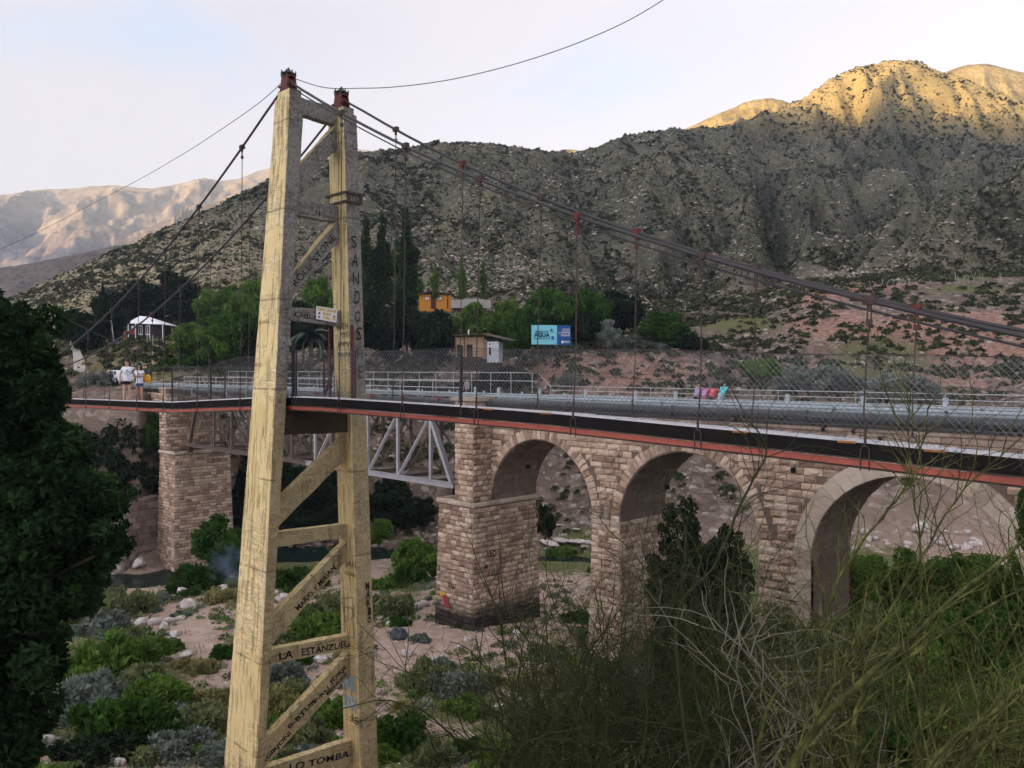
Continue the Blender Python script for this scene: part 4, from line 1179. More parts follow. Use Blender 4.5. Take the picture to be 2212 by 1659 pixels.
# ---- steel truss span (near and far frames, bracing)
ZLo, ZUp = 8.05, 12.25
nodes = [-72.05+3.45*k for k in range(10)]                      # bottom nodes with verticals
def truss(tt, matA, matB):
    def bmk(name, a, b, w, h, mat): o = rk(MB().beam(a, b, w, h, (0, 1, 0)).build(name, mat)); return o
    mid = -56
    for (x0, x1, m) in ((-77.5, mid, matB), (mid, -38.7, matA)):
        bmk('bottom_chord', (x0, tt, ZLo), (x1, tt, ZLo), .34, .22, m); bmk('bottom_chord_flange', (x0, tt-.16, ZLo+.17), (x1, tt-.16, ZLo+.17), .035, .14, m)
        bmk('top_chord', (max(x0, -76), tt, ZUp), (min(x1, -40.5), tt, ZUp), .30, .3, m)
    allv = [-75.5]+nodes
    for i, s in enumerate(allv):
        m = matB if s < mid else matA
        if i: bmk('vertical', (s, tt, ZLo+.1), (s, tt, ZUp-.1), .20, .16, m)
    for i in range(len(allv)-1):
        a, b = allv[i], allv[i+1]; m = matB if a < mid else matA
        for k in (-.09, .09):
            if (a+b)/2 < -57: bmk('diagonal', (a+.1, tt+k, ZUp-.1), (b-.1, tt+k, ZLo+.12), .11, .035, m)
            else: bmk('diagonal', (a+.1, tt+k, ZLo+.12), (b-.1, tt+k, ZUp-.1), .11, .035, m)
    bmk('end_post', (-77.3, tt, ZLo+.1), (-75.6, tt, ZUp-.05), .22, .30, matB); bmk('end_post', (-38.9, tt, ZLo+.1), (-41.0, tt, ZUp-.05), .22, .30, matA)
    bmk('bearing', (-77.3, tt, 7.35), (-77.3, tt, ZLo-.16), .5, .4, RUST); bmk('bearing', (-38.9, tt, 7.4), (-38.9, tt, ZLo-.16), .5, .4, RUST)
truss(TW-.2, TRUSSM, TRUSSB); truss(TB-.2, TRUSSB, TRUSSB)
allb = [-77.3]+nodes+[-38.9]
for i, s in enumerate(allb):
    rk(MB().beam((s, TW-.1, ZLo), (s, TB-.3, ZLo), .16, .24).build('floor_beam', TRUSSB))
    if i < len(allb)-1:
        s2 = allb[i+1]; a, b = (TW-.1, TB-.3) if i % 2 else (TB-.3, TW-.1)
        rk(MB().beam((s, a, ZLo-.02), (s2, b, ZLo-.02), .09, .06).build('lateral_brace', TRUSSM if s > -56 else TRUSSB))
        rk(MB().beam((s, TW-.1, ZUp-.1), (s, TB-.3, ZLo+.2), .07, .07).build('sway_brace', TRUSSB))

# ---- pipe along the near edge, with joints
def pipe_run(s0, s1, n, dia=.25, zc=13.22, mat=PIPEM, tt=TW-.28):
    for i in range(n):
        a = s0+(s1-s0)*i/n; b = s0+(s1-s0)*(i+1)/n; dz = .012*math.sin(i*2.1)
        o = MB().tube([(a+.02, tt, zc+dz), (a+.10, tt, zc+dz), (b-.12, tt, zc-dz), (b-.1, tt, zc-dz), (b+.05, tt, zc-dz)], [dia, dia, dia, dia+.025, dia+.025], 16).build('pipe_length', mat, PIPE, True); o.location = -PIPE.location
PIPE = empty('water_pipe', (-20, TW-.28, 13.2), label='thick black jointed pipe running along the near edge of the stone bridge', cat='pipe')
pipe_run(-36.0+.1, SE+8, 7); pipe_run(-79.2, -37.3, 10, .24, 13.18); pipe_run(-92, -81.5, 2, .24, 13.18)
for s in np.arange(-76, -38, 3.6):
    o = MB().box(s-.05, s+.05, TW-.56, TW-.02, 12.75, 13.5).build('pipe_clamp', REDP if s > -56 else GALV, PIPE); o.location = -PIPE.location
mb = MB(); 
for s in np.arange(-78, -38, 4.0): mb.box(s-.06, s+.06, TW-.6, TW+.1, 12.6, 12.9)
o = mb.build('bracket', TRUSSB, PIPE, kind='stuff'); o.location = -PIPE.location

# ---- guard rails
def wbeam(s0, s1, t, z, face, parent, mat=GALV, name='rail_beam'):
    prof = [(.0, .155), (.03, .15), (.075, .10), (.075, .055), (.02, .015), (.02, -.015), (.075, -.055), (.075, -.10), (.03, -.15), (.0, -.155)]
    mb = MB(); L = 4.3; n = max(1, round((s1-s0)/L))
    out = []
    for i in range(n):
        a = s0+(s1-s0)*i/n; b = s0+(s1-s0)*(i+1)/n+.12; mb = MB()
        for x in (a, b): mb.v += [(x, t+face*py, z+pz) for py, pz in prof]+[(x, t+face*(py-.012), z+pz) for py, pz in reversed(prof)]
        for k in range(20): mb.f.append((k, (k+1) % 20, 20+(k+1) % 20, 20+k))
        o = mb.build(name, mat, parent); o.location = -parent.location
def guard(label, t, face, s0, s1, zc, postz, step, post_r=.10, extra=()):
    g = empty('guard_rail', ((s0+s1)/2, t, 12.92), label=label, cat='guard rail')
    wbeam(s0, s1, t, zc, face, g)
    ps = extra if len(extra) else np.arange(s0+.6, s1, step)
    for s in ps:
        mb = MB(); mb.tube([(s, t-face*.06, 12.9), (s, t-face*.06, postz)], post_r, 10); o = mb.build('post', GALV, g, True); o.location = -g.location
    return g
nearposts = [P_t(u, 860, TW+.1).x for u in (1024, 1074, 1162, 1262, 1369, 1456, 1552, 1698, 1862, 2040)]+[-5.5, -2.5, .5]
guard('near corrugated steel guard rail with round posts along the arch spans', TW+.16, -1, -36.5, SE+8, 13.52, 14.12, 2.8, .10, nearposts)
guard('far corrugated steel guard rail across the road from the black pipe', 37.3, -1, -92, SE+8, 13.46, 13.75, 3.6, .08)
guard('near corrugated steel guard rail along the truss span above the river', TW+.16, -1, -92, -37, 13.62, 13.9, 3.5, .05)
def railing(label, t, s0, s1, zt_, rails, step, r=.025, slope_end=None):
    g = empty('railing', ((s0+s1)/2, t, 12.9), label=label, cat='railing')
    for z in rails:
        o = MB().tube([(s0, t, z), (s1, t, z)]+([(s1+1.2, t, z-.9)] if slope_end and z == rails[0] else []), r, 5).build('rail', RAILM, g); o.location = -g.location
    for s in np.arange(s0, s1+.01, step):
        o = MB().tube([(s, t, 12.9), (s, t, zt_)], r, 5).build('post', RAILM, g); o.location = -g.location
    return g
RAILM = flat('pale_handrail_paint', (.50, .52, .50), .6, .4, 0, .2)
railing('white tubular handrail standing on the near edge of the truss span', TW+.02, -79, -38.5, 14.45, (14.45, 14.05), 3.45, .028)
railing('raised far handrail beside the footway above the truss span', 38.9, -82, -37.5, 14.95, (14.95, 14.4), 2.0, .025, True)
railing('thin far handrail that the leaning people rest on above the arches', 38.5, -36, SE+8, 14.12, (14.12, 13.85, 13.6), 3.9, .022)
# lettering sprayed on the first pier
def pier_text(s, u0, u1, v, h, mat=INK, face='s', bold=.03, seed=5):
    if face == 's':
        x = -35.56+.09; a = P_s(u0, v, x+.0); b = P_s(u1, v, x); z = (a.z+b.z)/2; x = -35.56+.028*(7.15-z)+.075
        a = P_s(u0, v, x); b = P_s(u1, v, x); b.z = a.z; nrm = (1, 0, 0)
        a = Vector((x, a.y, a.z)); b = Vector((x, b.y, a.z))
    else:
        y = TPil; a = P_t(u0, v, y); y = TPil-.028*(7.15-a.z)-.095; a = P_t(u0, v, y); b = P_t(u1, v, y); b.z = a.z; nrm = (0, -1, 0)
    return write(s, a, b, RBR, mat, normal=nrm, height=h, bold=bold, seed=seed).location.__iadd__(RO)
for args in (('LEO', 1053, 1072, 1205, .42), ('SM', 1045, 1053, 1232, .3), ('LEDA', 1055, 1083, 1245, .26)):
    pier_text(*args)
for args in (('OLAGAT', 968, 985, 1268, .3, INK, 't'), ('R', 958, 972, 1310, .75, REDINK, 't')):
    pier_text(*args)
pier_text('M', 950, 962, 1292, .45, YEL, 't')
# ------------------------------------------------------------------ vegetation and stones
def quads_from(C, size, rs, elong=1.8, updir=None, up_w=0.0, flat_=0.0):
    """one small leaf quad (diamond) per centre"""
    n = len(C)
    a = rs.normal(size=(n, 3)); 
    if updir is not None: a = a*(1-up_w)+updir*up_w*1.6
    a /= np.linalg.norm(a, axis=1)[:, None]+1e-9
    b = rs.normal(size=(n, 3)); b -= a*(a*b).sum(1)[:, None]; b /= np.linalg.norm(b, axis=1)[:, None]+1e-9
    s = (size*rs.uniform(.6, 1.4, n))[:, None]
    V = np.stack([C-a*s*elong*.5, C+b*s*.5, C+a*s*elong*.5, C-b*s*.5], 1).reshape(-1, 3)
    F_ = np.arange(n*4).reshape(n, 4)
    return V, F_
def crown(name, mat, n, cl, leaf, seed, elong=1.8, tone_top=False, up_w=0.0, squash=1.0):
    """cl: (k,4) clump centres + radii; leaves sit mostly in each clump's outer shell"""
    rs = np.random.RandomState(seed); cl = np.asarray(cl, float); w = cl[:, 3]**2; w /= w.sum()
    k = rs.choice(len(cl), n, p=w); d = rs.normal(size=(n, 3)); d /= np.linalg.norm(d, axis=1)[:, None]
    r = cl[k, 3]*rs.uniform(.35, 1.12, n)**.6
    off = d*r[:, None]; off[:, 2] *= squash
    C = cl[k, :3]+off
    V, F_ = quads_from(C, leaf, rs, elong, d*np.array([1, 1, .4])+np.array([0, 0, .5]), up_w)
    ct = rs.uniform(0, 1, len(cl)); tone = np.clip(.55*ct[k]+.45*rs.uniform(0, 1, n), 0, 1)
    return npmesh(name, V, F_, mat, False, {'tone': ('FACE', tone)})
def clumps_round(k, seed, rx=1, ry=1, rz=.85, rmin=.22, rmax=.42, low=-.8):
    rs = np.random.RandomState(seed); out = []
    while len(out) < k:
        p = rs.uniform(-1, 1, 3); q = np.linalg.norm(p)
        if q > 1 or q < .35 or p[2] < low: continue
        r = rs.uniform(rmin, rmax); p = p*(1-r*.7); out.append((p[0]*rx, p[1]*ry, p[2]*rz, r))
    out.append((0, 0, 0, .5)); return out
def clumps_column(k, seed, r=.13):
    rs = np.random.RandomState(seed); out = []
    for i in range(k):
        z = rs.uniform(0.05, 1); w = r*(min(1, z*5+.4))*(1-max(0, z-.55)/.5)**.7
        a = rs.uniform(0, 6.28); q = rs.uniform(0, .75)*w; out.append((q*math.cos(a), q*math.sin(a), z, max(.028, w*rs.uniform(.35, .6))))
    return out
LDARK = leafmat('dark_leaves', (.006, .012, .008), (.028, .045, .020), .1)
LMID = leafmat('mid_green_leaves', (.014, .040, .008), (.065, .145, .024), .2)
LLIME = leafmat('bright_green_leaves', (.040, .085, .012), (.15, .26, .045), .3)
LOLIVE = leafmat('olive_shrub_leaves', (.07, .09, .035), (.26, .29, .13), .2)
LGREY = leafmat('grey_green_shrub_leaves', (.08, .10, .085), (.26, .31, .25), .2)
LYEL = leafmat('yellowing_shrub_leaves', (.13, .13, .045), (.38, .36, .15), .2)
LGRN = leafmat('green_shrub_leaves', (.035, .075, .012), (.18, .30, .055), .25)
LPOP = leafmat('poplar_leaves', (.010, .022, .007), (.050, .090, .026), .2)
LBRN = leafmat('dry_scrub', (.022, .030, .014), (.085, .10, .045), .1)
AGAVE = flat('agave_leaf', (.16, .21, .19), .6, .3, 0, .3, 3)

CR = [crown('crown', LDARK, 7000, clumps_round(46, 50+i, 1.08, 1.08, .92, .12, .36), .075, 60+i, squash=.85) for i in range(4)]
CRF = [crown('crown', LDARK, 24000, clumps_round(80, 250+i, 1.05, 1.05, .95, .10, .30), .036, 260+i, elong=2.2, squash=.9) for i in range(2)]
CT = [crown('crown', LDARK, 26000, [(x, y, z*2.3, r) for x, y, z, r in clumps_round(110, 150+i, 1, 1, 1, .10, .27)], .045, 160+i) for i in range(2)]
CP = [crown('crown', LPOP, 5200, clumps_column(90, 80+i), .024, 90+i, elong=1.6) for i in range(2)]
SHR = [crown('foliage', LOLIVE, 4200, [(x, y, abs(z)*.62, r*.75) for x, y, z, r in clumps_round(30, 110+i, 1, .9, 1, .16, .34)], .062, 120+i, elong=2.6, up_w=.55) for i in range(4)]
TR = MB(); TR.tube([(0, 0, 0), (.02, 0, .25), (-.01, .02, .6), (.03, 0, 1)], [.05, .04, .03, .015], 7); TRUNKM = TR.mesh('trunk', BARK, True)
LM = MB()
for k in range(6):
    a = k*1.05; LM.tube([(0, 0, .35+.07*k), (.18*math.cos(a), .18*math.sin(a), .6+.05*k), (.36*math.cos(a), .36*math.sin(a), .78+.04*k)], [.022, .014, .006], 5)
LIMBM = LM.mesh('limbs', BARK, True)
STM = MB()
for k in range(9):
    a = k*.7+.2; STM.tube([(0, 0, -.1), (.3*math.cos(a), .3*math.sin(a), .22), (.62*math.cos(a), .55*math.sin(a), .45)], [.02, .014, .005], 4)
STEMM = STM.mesh('stem', BARK)
def setmat(o, m):
    o.material_slots[0].link = 'OBJECT'; o.material_slots[0].material = m
PLANTS = []
def tree(u, vtop, vbot, w, d, mat, label, name='tree', mesh=None, group=None, cat='tree', ground=None):
    x, y = xy(u, d); z = terr_z(x, y) if ground is None else ground; top = zv(vtop, d); bot = max(zv(vbot, d), z-.2); bot = bot if d < 90 and bot-z > 2.5 else min(bot, z+.1*(top-z)); rw = w/FPX*d/2
    r = empty(name, (x, y, z-.2), 0, label, cat, group); H = top-z+.2
    t = link('trunk', TRUNKM, r); t.scale = (min(H, 9)*.55,)*2+(H*.78,)
    l = link('limb', LIMBM, r); l.scale = (rw*1.4, rw*1.4, H*.85)
    me = mesh or (CRF[RND.randrange(2)] if d < 50 else CR[RND.randrange(4)])
    c = link('crown', me, r); hz = (top-bot)/2
    c.location = (0, 0, bot+hz-z+.2); c.scale = (rw*1.12, rw*1.12, hz*1.18/(2.3 if me in CT else 1)); c.rotation_euler = (0, 0, RND.uniform(0, 6.28)); setmat(c, mat)
    PLANTS.append(r); return r
def poplar(u, vtop, vbot, w, d, mat, label, group=None):
    x, y = xy(u, d); z = terr_z(x, y); top = zv(vtop, d); bot = max(zv(vbot, d), z); H = top-z
    r = empty('poplar_tree', (x, y, z-.2), 0, label, 'poplar', group)
    t = link('trunk', TRUNKM, r); t.scale = (H*.35, H*.35, H*.8)
    c = link('crown', CP[RND.randrange(2)], r); c.location = (0, 0, bot-z); c.scale = (w/FPX*d/.24, w/FPX*d/.24, top-bot); c.rotation_euler = (0, 0, RND.uniform(0, 6)); setmat(c, mat); return r
def shrub(u, v, w, mat, label, h=.75, name='shrub', group=None, cat='shrub', d=None):
    if d is None: p, d = ground_at(u, v)
    else:
        x, y = xy(u, d); p = Vector((x, y, terr_z(x, y)))
    rw = w*1.22/FPX*d/2
    r = empty(name, p-Vector((0, 0, .08)), 0, label, cat, group)
    c = link('foliage', SHR[RND.randrange(4)], r); c.scale = (rw, rw, rw*h*1.5); c.rotation_euler = (0, 0, RND.uniform(0, 6.28)); setmat(c, mat)
    s = link('stem', STEMM, r); s.scale = (rw, rw, rw*h*1.2); return r

for a in [
 (225,648,770,110,128,LDARK,'dark dense tree left of the white-roofed cabin, lowest of its clump'),
 (290,606,722,120,166,LDARK,'dark tree rising behind the white-roofed cabin on its left'),
 (372,592,722,130,168,LDARK,'tallest dark tree right behind the white-roofed cabin'),
 (425,648,735,95,164,LDARK,'dark round tree just right of the white-roofed cabin'),
 (168,668,790,70,120,LDARK,'dark tree at the top of the concrete ramp on the left'),
 (480,622,720,100,160,LLIME,'light green tree between the dark clump and the concrete tower'),
 (540,604,720,100,158,LLIME,'tallest light green tree directly left of the concrete tower'),
 (425,700,775,100,116,LGRN,'bright green leafy tree between the cabin and the low hedge'),
 (475,690,785,90,110,LLIME,'bright green low tree nearest the guard rail end left of the tower'),
 (515,672,782,120,112,LMID,'mid green tree low behind the left side of the tower'),
 (575,690,780,90,110,LDARK,'dark tree hidden mostly by the near tower leg'),
 (452,688,762,90,118,LMID,'mid green rounded tree behind the sagging fence wire'),
 (690,600,700,80,160,LLIME,'light green tree seen between the two tower legs'),
 (655,650,745,80,130,LDARK,'dark tree behind the palm between the tower legs'),
 (735,670,770,80,118,LDARK,'dark tree low behind the far tower leg'),
 (812,648,762,120,124,LDARK,'broad dark tree below the three tall poplars, left one'),
 (878,640,760,110,126,LDARK,'broad dark tree under the tallest poplar'),
 (940,668,752,95,122,LDARK,'dark tree directly left of the low shed'),
 (1032,652,738,105,128,LLIME,'yellow-green tree standing behind the low shed'),
 (1092,646,735,70,132,LLIME,'bright green narrow tree right behind the shed roof'),
 (1120,668,745,60,118,LMID,'mid green tree between the shed and the billboard'),
 (1190,622,742,130,122,LMID,'large mid green tree rising behind the billboard'),
 (1272,624,735,95,126,LMID,'mid green tree just right of the billboard'),
 (1338,630,722,105,130,LDARK,'dark rounded tree on the bench right of the billboard'),
 (1262,672,740,80,118,LDARK,'small dark tree at the right edge of the billboard'),
 (1428,672,748,105,120,LMID,'lone rounded tree furthest right on the bench above the pink bank'),
 (1310,690,742,60,118,LGREY,'grey green bushy tree above the agaves'),
]: tree(*a)
tree(470,1118,1240,120,70,LMID,'green willow bush-tree standing before the far stone pier',group=None)
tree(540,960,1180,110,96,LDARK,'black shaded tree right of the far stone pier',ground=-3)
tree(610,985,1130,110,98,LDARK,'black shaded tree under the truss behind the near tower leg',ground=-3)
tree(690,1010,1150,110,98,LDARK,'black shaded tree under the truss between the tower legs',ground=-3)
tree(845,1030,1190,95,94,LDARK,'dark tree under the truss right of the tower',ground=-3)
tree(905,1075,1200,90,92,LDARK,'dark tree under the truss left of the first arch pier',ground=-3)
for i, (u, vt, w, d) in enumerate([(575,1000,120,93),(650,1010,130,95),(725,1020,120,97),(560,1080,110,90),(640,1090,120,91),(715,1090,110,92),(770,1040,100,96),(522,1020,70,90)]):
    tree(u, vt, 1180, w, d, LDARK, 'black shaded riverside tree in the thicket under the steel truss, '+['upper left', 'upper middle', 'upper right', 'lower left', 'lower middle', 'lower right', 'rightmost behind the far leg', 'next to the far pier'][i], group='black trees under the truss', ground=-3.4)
tree(818,1120,1230,60,86,LLIME,'bright green small tree beside the far tower leg at river level',ground=-3)
tree(905,1165,1260,110,66,LGRN,'green leafy bush-tree left of the first arch pier base')
tree(300,985,1110,100,82,LDARK,'dark tree growing over the old retaining wall',ground=1.5)
tree(252,900,1040,130,83,LDARK,'dark tree under the left end of the suspended deck',ground=3)
tree(318,890,1000,80,84,LMID,'mid green tree squeezed between the deck and the far pier',ground=6)
tree(190,890,1010,120,84,LMID,'mid green tree under the deck left end beside the big dark tree',ground=4)
tree(235,1040,1150,110,79,LMID,'mid green tree above the left end of the retaining wall',ground=0)
tree(150,1000,1180,120,79,LDARK,'dark tree half hidden by the near tree at the water',ground=-2)
tree(205,1010,1110,100,80,LMID,'mid green tree below the deck at the far left bank',ground=2)
tree(1178,1090,1180,40,84,LDARK,'dark tree seen through the first arch beside its pier',ground=-2)
tree(1240,1085,1140,46,96,LMID,'green tree at the foot of the scree in the first arch',ground=-1)
tree(1335,1185,1290,60,60,LMID,'green tree between the first two arch piers')
tree(1470,1080,1440,150,33,LDARK,'tall dark ragged tree filling the second arch, left of two',mesh=CT[0])
tree(1560,1130,1480,140,31,LDARK,'tall dark ragged tree filling the second arch, right of two',mesh=CT[1])
tree(2240,1050,1200,70,26,LMID,'mid green tree at the right edge before the arch ring')
for i, (u, vt, w, d, m) in enumerate([(1800,1215,200,40,LGRN),(1930,1195,200,44,LGRN),(2060,1205,210,42,LGRN),(2180,1190,200,40,LGRN),(1700,1330,200,31,LOLIVE),(1860,1320,220,30,LOLIVE),(2020,1330,240,28,LGRN),(2170,1310,240,27,LMID),(1560,1450,220,24,LMID),(1760,1470,260,22,LOLIVE),(1950,1480,260,21,LMID),(2130,1480,280,20,LGRN)]):
    tree(u, vt, vt+int(w*.95), w, d, m, ['pale', 'bright', 'mid', 'edge-of-frame', 'olive', 'broad', 'dense', 'shaded', 'low', 'olive low', 'lowest', 'corner'][i]+' green riverside bush-tree behind the thorny branches, '+['below the wide arch', 'centre of the wide arch', 'under the right ring of the wide arch', 'right of the wide arch'][i % 4], group='green trees behind the thorn branches', cat='tree')
for a in [(792,470,668,34,152,LPOP,'leftmost of the three tall dark poplars beside the far tower leg'),(826,462,668,46,154,LPOP,'middle one of the three tall dark poplars'),(878,450,672,52,150,LPOP,'tallest poplar, right one of the three dark ones'),
 (893,560,672,22,156,LPOP,'slim dark poplar touching the right side of the tallest one'),(940,566,648,18,172,LGRN,'slim bright poplar in front of the orange house'),(998,552,650,19,172,LGRN,'slim bright poplar right of the orange house'),(1044,562,648,17,176,LGRN,'slim bright poplar furthest right of the young row'),(908,600,648,18,176,LGRN,'slim bright poplar left of the orange house')]: poplar(*a)
# spruce left
poplar(224,610,668,16,165,LDARK,'small dark spruce on the slope above the dark trees')
# shrubs of the river flat
for a in [(255,1330,150,LOLIVE,'olive shrub with upright sprigs in front of the dark water'),(215,1372,150,LGREY,'grey-green shrub at the foot of the dark tree',.6),(300,1325,80,LGREY,'small grey shrub beside the pale stones',.6),
 (250,1440,200,LGRN,'bright green broad shrub left of the sand track'),(340,1410,90,LGRN,'green shrub beside the black-topped rock'),(180,1520,170,LGREY,'grey-green shrub below the bright green one'),(330,1525,150,LGRN,'green shrub at the bend of the left sand track'),
 (240,1590,200,LMID,'dark green shrub low in the left corner'),(120,1560,130,LGREY,'pale dry shrub beside the left corner stones',.6),(440,1580,140,LOLIVE,'olive shrub pressed against the near tower leg'),(385,1625,160,LGREY,'blue-grey low shrub left of the tower foot',.6),
 (430,1455,70,LYEL,'yellowish shrub beside the sand track',.9),(482,1420,70,LMID,'dark shrub touching the near tower leg'),(385,1330,50,LGREY,'small grey tuft beside the pale boulders',.6),(470,1300,80,LYEL,'yellow-green shrub by the near tower leg at mid height'),(505,1270,60,LOLIVE,'small olive shrub behind the near tower leg'),
 (420,1275,130,LMID,'low dark shrub along the water edge'),(640,1270,120,LMID,'dark green shrub along the water between the legs'),(735,1330,140,LOLIVE,'big olive shrub framed by the tower braces'),(700,1385,160,LGRN,'green shrub under the written brace'),(600,1335,60,LGREY,'small grey shrub near the white stones',.7),
 (610,1470,110,LGREY,'blue-grey shrub behind the third written beam'),(600,1540,120,LYEL,'yellowish shrub below the blue-grey one'),(700,1560,130,LGRN,'green shrub low between the tower legs'),(640,1610,140,LOLIVE,'olive shrub at the bottom between the legs'),(730,1640,110,LGRN,'bright shrub beside the far leg at the bottom'),
 (840,1330,110,LOLIVE,'olive shrub right of the far tower leg'),(880,1262,100,LMID,'dark shrub between the leg and the first pier'),(905,1385,50,LGREY,'small shrub beside the blue-black boulder',.7),
 (915,1480,130,LOLIVE,'olive shrub on the grass island'),(985,1500,140,LGREY,'grey-green shrub on the grass island',.7),(865,1610,150,LMID,'dark green shrub right of the far leg at the bottom'),(935,1640,110,LOLIVE,'olive shrub beside the lower sand patch'),
 (1090,1640,160,LGRN,'bright green low bush at the bottom centre',.5),(1210,1205,60,LGRN,'green shrub in front of the river under the first arch'),(1300,1400,120,LOLIVE,'olive shrub among the thorn twigs left of the second pier'),(1160,1480,130,LYEL,'yellowish shrub behind the leftmost thorn branches',.5),(1400,1500,160,LGREY,'grey shrub behind the thorn branches'),(1230,1580,170,LGRN,'green shrub at the bottom behind the thorn branches',.6),
 (1290,1235,50,LGRN,'small green shrub at the left foot of the second pier')]: shrub(*a)
# more of the flat's shrubs: the low ones that knit the others together
FILL = [((160,1350,130,LOLIVE),'beside the big dark tree, highest of the left flat'),((200,1310,110,LGREY),'at the water edge touching the dark tree'),((345,1300,70,LGREY),'among the pale stones above the left track'),((150,1480,140,LGRN),'against the big dark tree halfway down'),((270,1380,90,LOLIVE),'just above the bright green shrub'),((390,1440,60,LYEL),'on the right rim of the left sand track'),((300,1480,130,LOLIVE),'between the two green shrubs of the left flat'),((60,1500,150,LGREY),'half hidden by the big dark tree low down'),((350,1590,120,LMID),'under the bend of the left track'),((450,1520,100,LYEL),'left of the near leg above its foot'),((460,1640,110,LGREY),'at the bottom edge beside the near leg'),((310,1640,120,LOLIVE),'at the bottom edge left of the near leg'),
 ((410,1290,60,LMID),'above the heap of pale stones'),((540,1250,80,LGRN),'behind the near leg by the water'),((590,1390,80,LOLIVE),'right beside the near leg under the written brace'),((660,1330,90,LGRN),'under the upper part of the written brace'),((650,1430,80,LMID),'just above the beam reading LA ESTANZUELA'),((760,1390,90,LOLIVE),'behind the far leg at the written beam'),((580,1600,110,LMID),'left of the lowest brace at the bottom'),((680,1640,120,LGREY),'under the lowest beam'),((620,1500,90,LOLIVE),'behind the lowest long brace, left part'),((740,1480,80,LGREY),'left of the blue spray paint'),
 ((860,1350,60,LMID),'beside the far leg above the blue-black boulder'),((830,1270,80,LGRN),'right of the far leg near the river'),((870,1300,50,LOLIVE),'left of the stones by the first pier'),((950,1450,90,LGREY),'on top of the grass island'),((1010,1540,110,LGRN),'right end of the grass island'),((1050,1480,90,LOLIVE),'behind the first thorn twigs'),((880,1540,70,LYEL),'left tip of the grass island'),((820,1640,100,LGRN),'at the bottom edge right of the far leg'),((1010,1620,90,LMID),'right of the lower sand patch'),((1180,1420,100,LOLIVE),'behind the thorn twigs under the first pier'),((1250,1340,80,LMID),'between the first pier and the second one'),((1330,1460,120,LGRN),'behind the dark thorn shrub'),((1120,1560,120,LOLIVE),'at the bottom behind the leftmost thorn shrub')]
for a, lab in FILL:
    cn = {LOLIVE: 'olive', LGREY: 'grey-green', LGRN: 'green', LMID: 'dark green', LYEL: 'yellowish'}[a[3]]
    shrub(*a, 'low '+cn+' shrub '+lab, .6, group='low shrubs of the river flat')
# bank shrubs
for a in [(700,800,130,LGREY,'grey bush behind the footbridge fence between the legs',.5,112),(900,805,150,LDARK,'dark bush on the bank behind the fence, left',.5,110),(1010,800,130,LDARK,'dark bush under the low shed',.6,110),(1090,800,110,LDARK,'dark bush on the bank right of the shed',.6,112),(1235,825,70,LGREY,'grey bush on the pink bank under the billboard',.8,110),
 (1220,765,120,LGREY,'grey bush along the lip of the pink bank',.4,120),(1370,752,110,LGREY,'grey bush right of the stone ruin',.4,121),(1480,765,90,LDARK,'dark bush at the right end of the pink bank',.6,120),(470,795,130,LMID,'low green hedge left of the tower',.4,112),(400,805,100,LMID,'green bush above the end of the guard rail',.5,110),
 (1930,830,190,LGREY,'broad blue-green bush right of the leaning people',.5,105),(1760,800,170,LGREY,'blue-green bush above the leaning people',.5,112),(1640,790,100,LGRN,'bright green bush in the gully',.7,116),(290,800,60,LGREY,'grey bush left of the parked car',.8,100),(210,845,110,LGREY,'leafless grey bush under the car',.6,92)]:
    shrub(*a[:4], a[4], a[5], d=a[6])

# scatter helper (uncountable ground cover): many copies joined in one mesh
def scatter(name, mat, base, P, S, seed, zs=1.0, tone=None, label=None, tilt=0.0):
    """base: (V,F) ; P (n,3) positions ; S (n,) sizes"""
    rs = np.random.RandomState(seed); bV, bF = base; n = len(P); a = rs.uniform(0, 6.283, n)
    ca, sa = np.cos(a), np.sin(a); m = len(bV)
    X = bV[None, :, 0]*ca[:, None]-bV[None, :, 1]*sa[:, None]; Y = bV[None, :, 0]*sa[:, None]+bV[None, :, 1]*ca[:, None]
    Z = np.broadcast_to(bV[None, :, 2], X.shape)*zs*rs.uniform(.7, 1.3, (n, 1))
    V = np.stack([X, Y, Z], -1)*S[:, None, None]*rs.uniform(.85, 1.15, (n, m, 1))+P[:, None, :]
    F_ = (bF[None]+(np.arange(n)*m)[:, None, None]).reshape(-1, bF.shape[1])
    tn = np.repeat(rs.uniform(0, 1, n) if tone is None else tone, len(bF))
    return tag(link(name, npmesh(name, V.reshape(-1, 3), F_, mat, False, {'tone': ('FACE', tn)})), kind='stuff', label=label)
def ico():
    t = (1+5**.5)/2
    v = np.array([(-1,t,0),(1,t,0),(-1,-t,0),(1,-t,0),(0,-1,t),(0,1,t),(0,-1,-t),(0,1,-t),(t,0,-1),(t,0,1),(-t,0,-1),(-t,0,1)], float); v /= np.linalg.norm(v[0])
    f = np.array([(0,11,5),(0,5,1),(0,1,7),(0,7,10),(0,10,11),(1,5,9),(5,11,4),(11,10,2),(10,7,6),(7,1,8),(3,9,4),(3,4,2),(3,2,6),(3,6,8),(3,8,9),(4,9,5),(2,4,11),(6,2,10),(8,6,7),(9,8,1)])
    return v, f
def chip():
    v = np.array([(1, .1, .1), (.25, .85, -.05), (-.8, .5, .15), (-.7, -.6, 0), (.3, -.9, .1), (.15, .2, .85), (-.35, -.15, .7)], float)
    f = np.array([(0, 1, 5), (1, 2, 5), (2, 6, 5), (2, 3, 6), (3, 4, 6), (4, 5, 6), (4, 0, 5)]); return v, f
def tuft(n, seed, leaf=.35, h=.7):
    rs = np.random.RandomState(seed); d = rs.normal(size=(n, 3)); d /= np.linalg.norm(d, axis=1)[:, None]; d[:, 2] = np.abs(d[:, 2])*h
    V, F_ = quads_from(d*rs.uniform(.55, 1, n)[:, None], leaf, rs, 1.7, d, .3); return V, F_
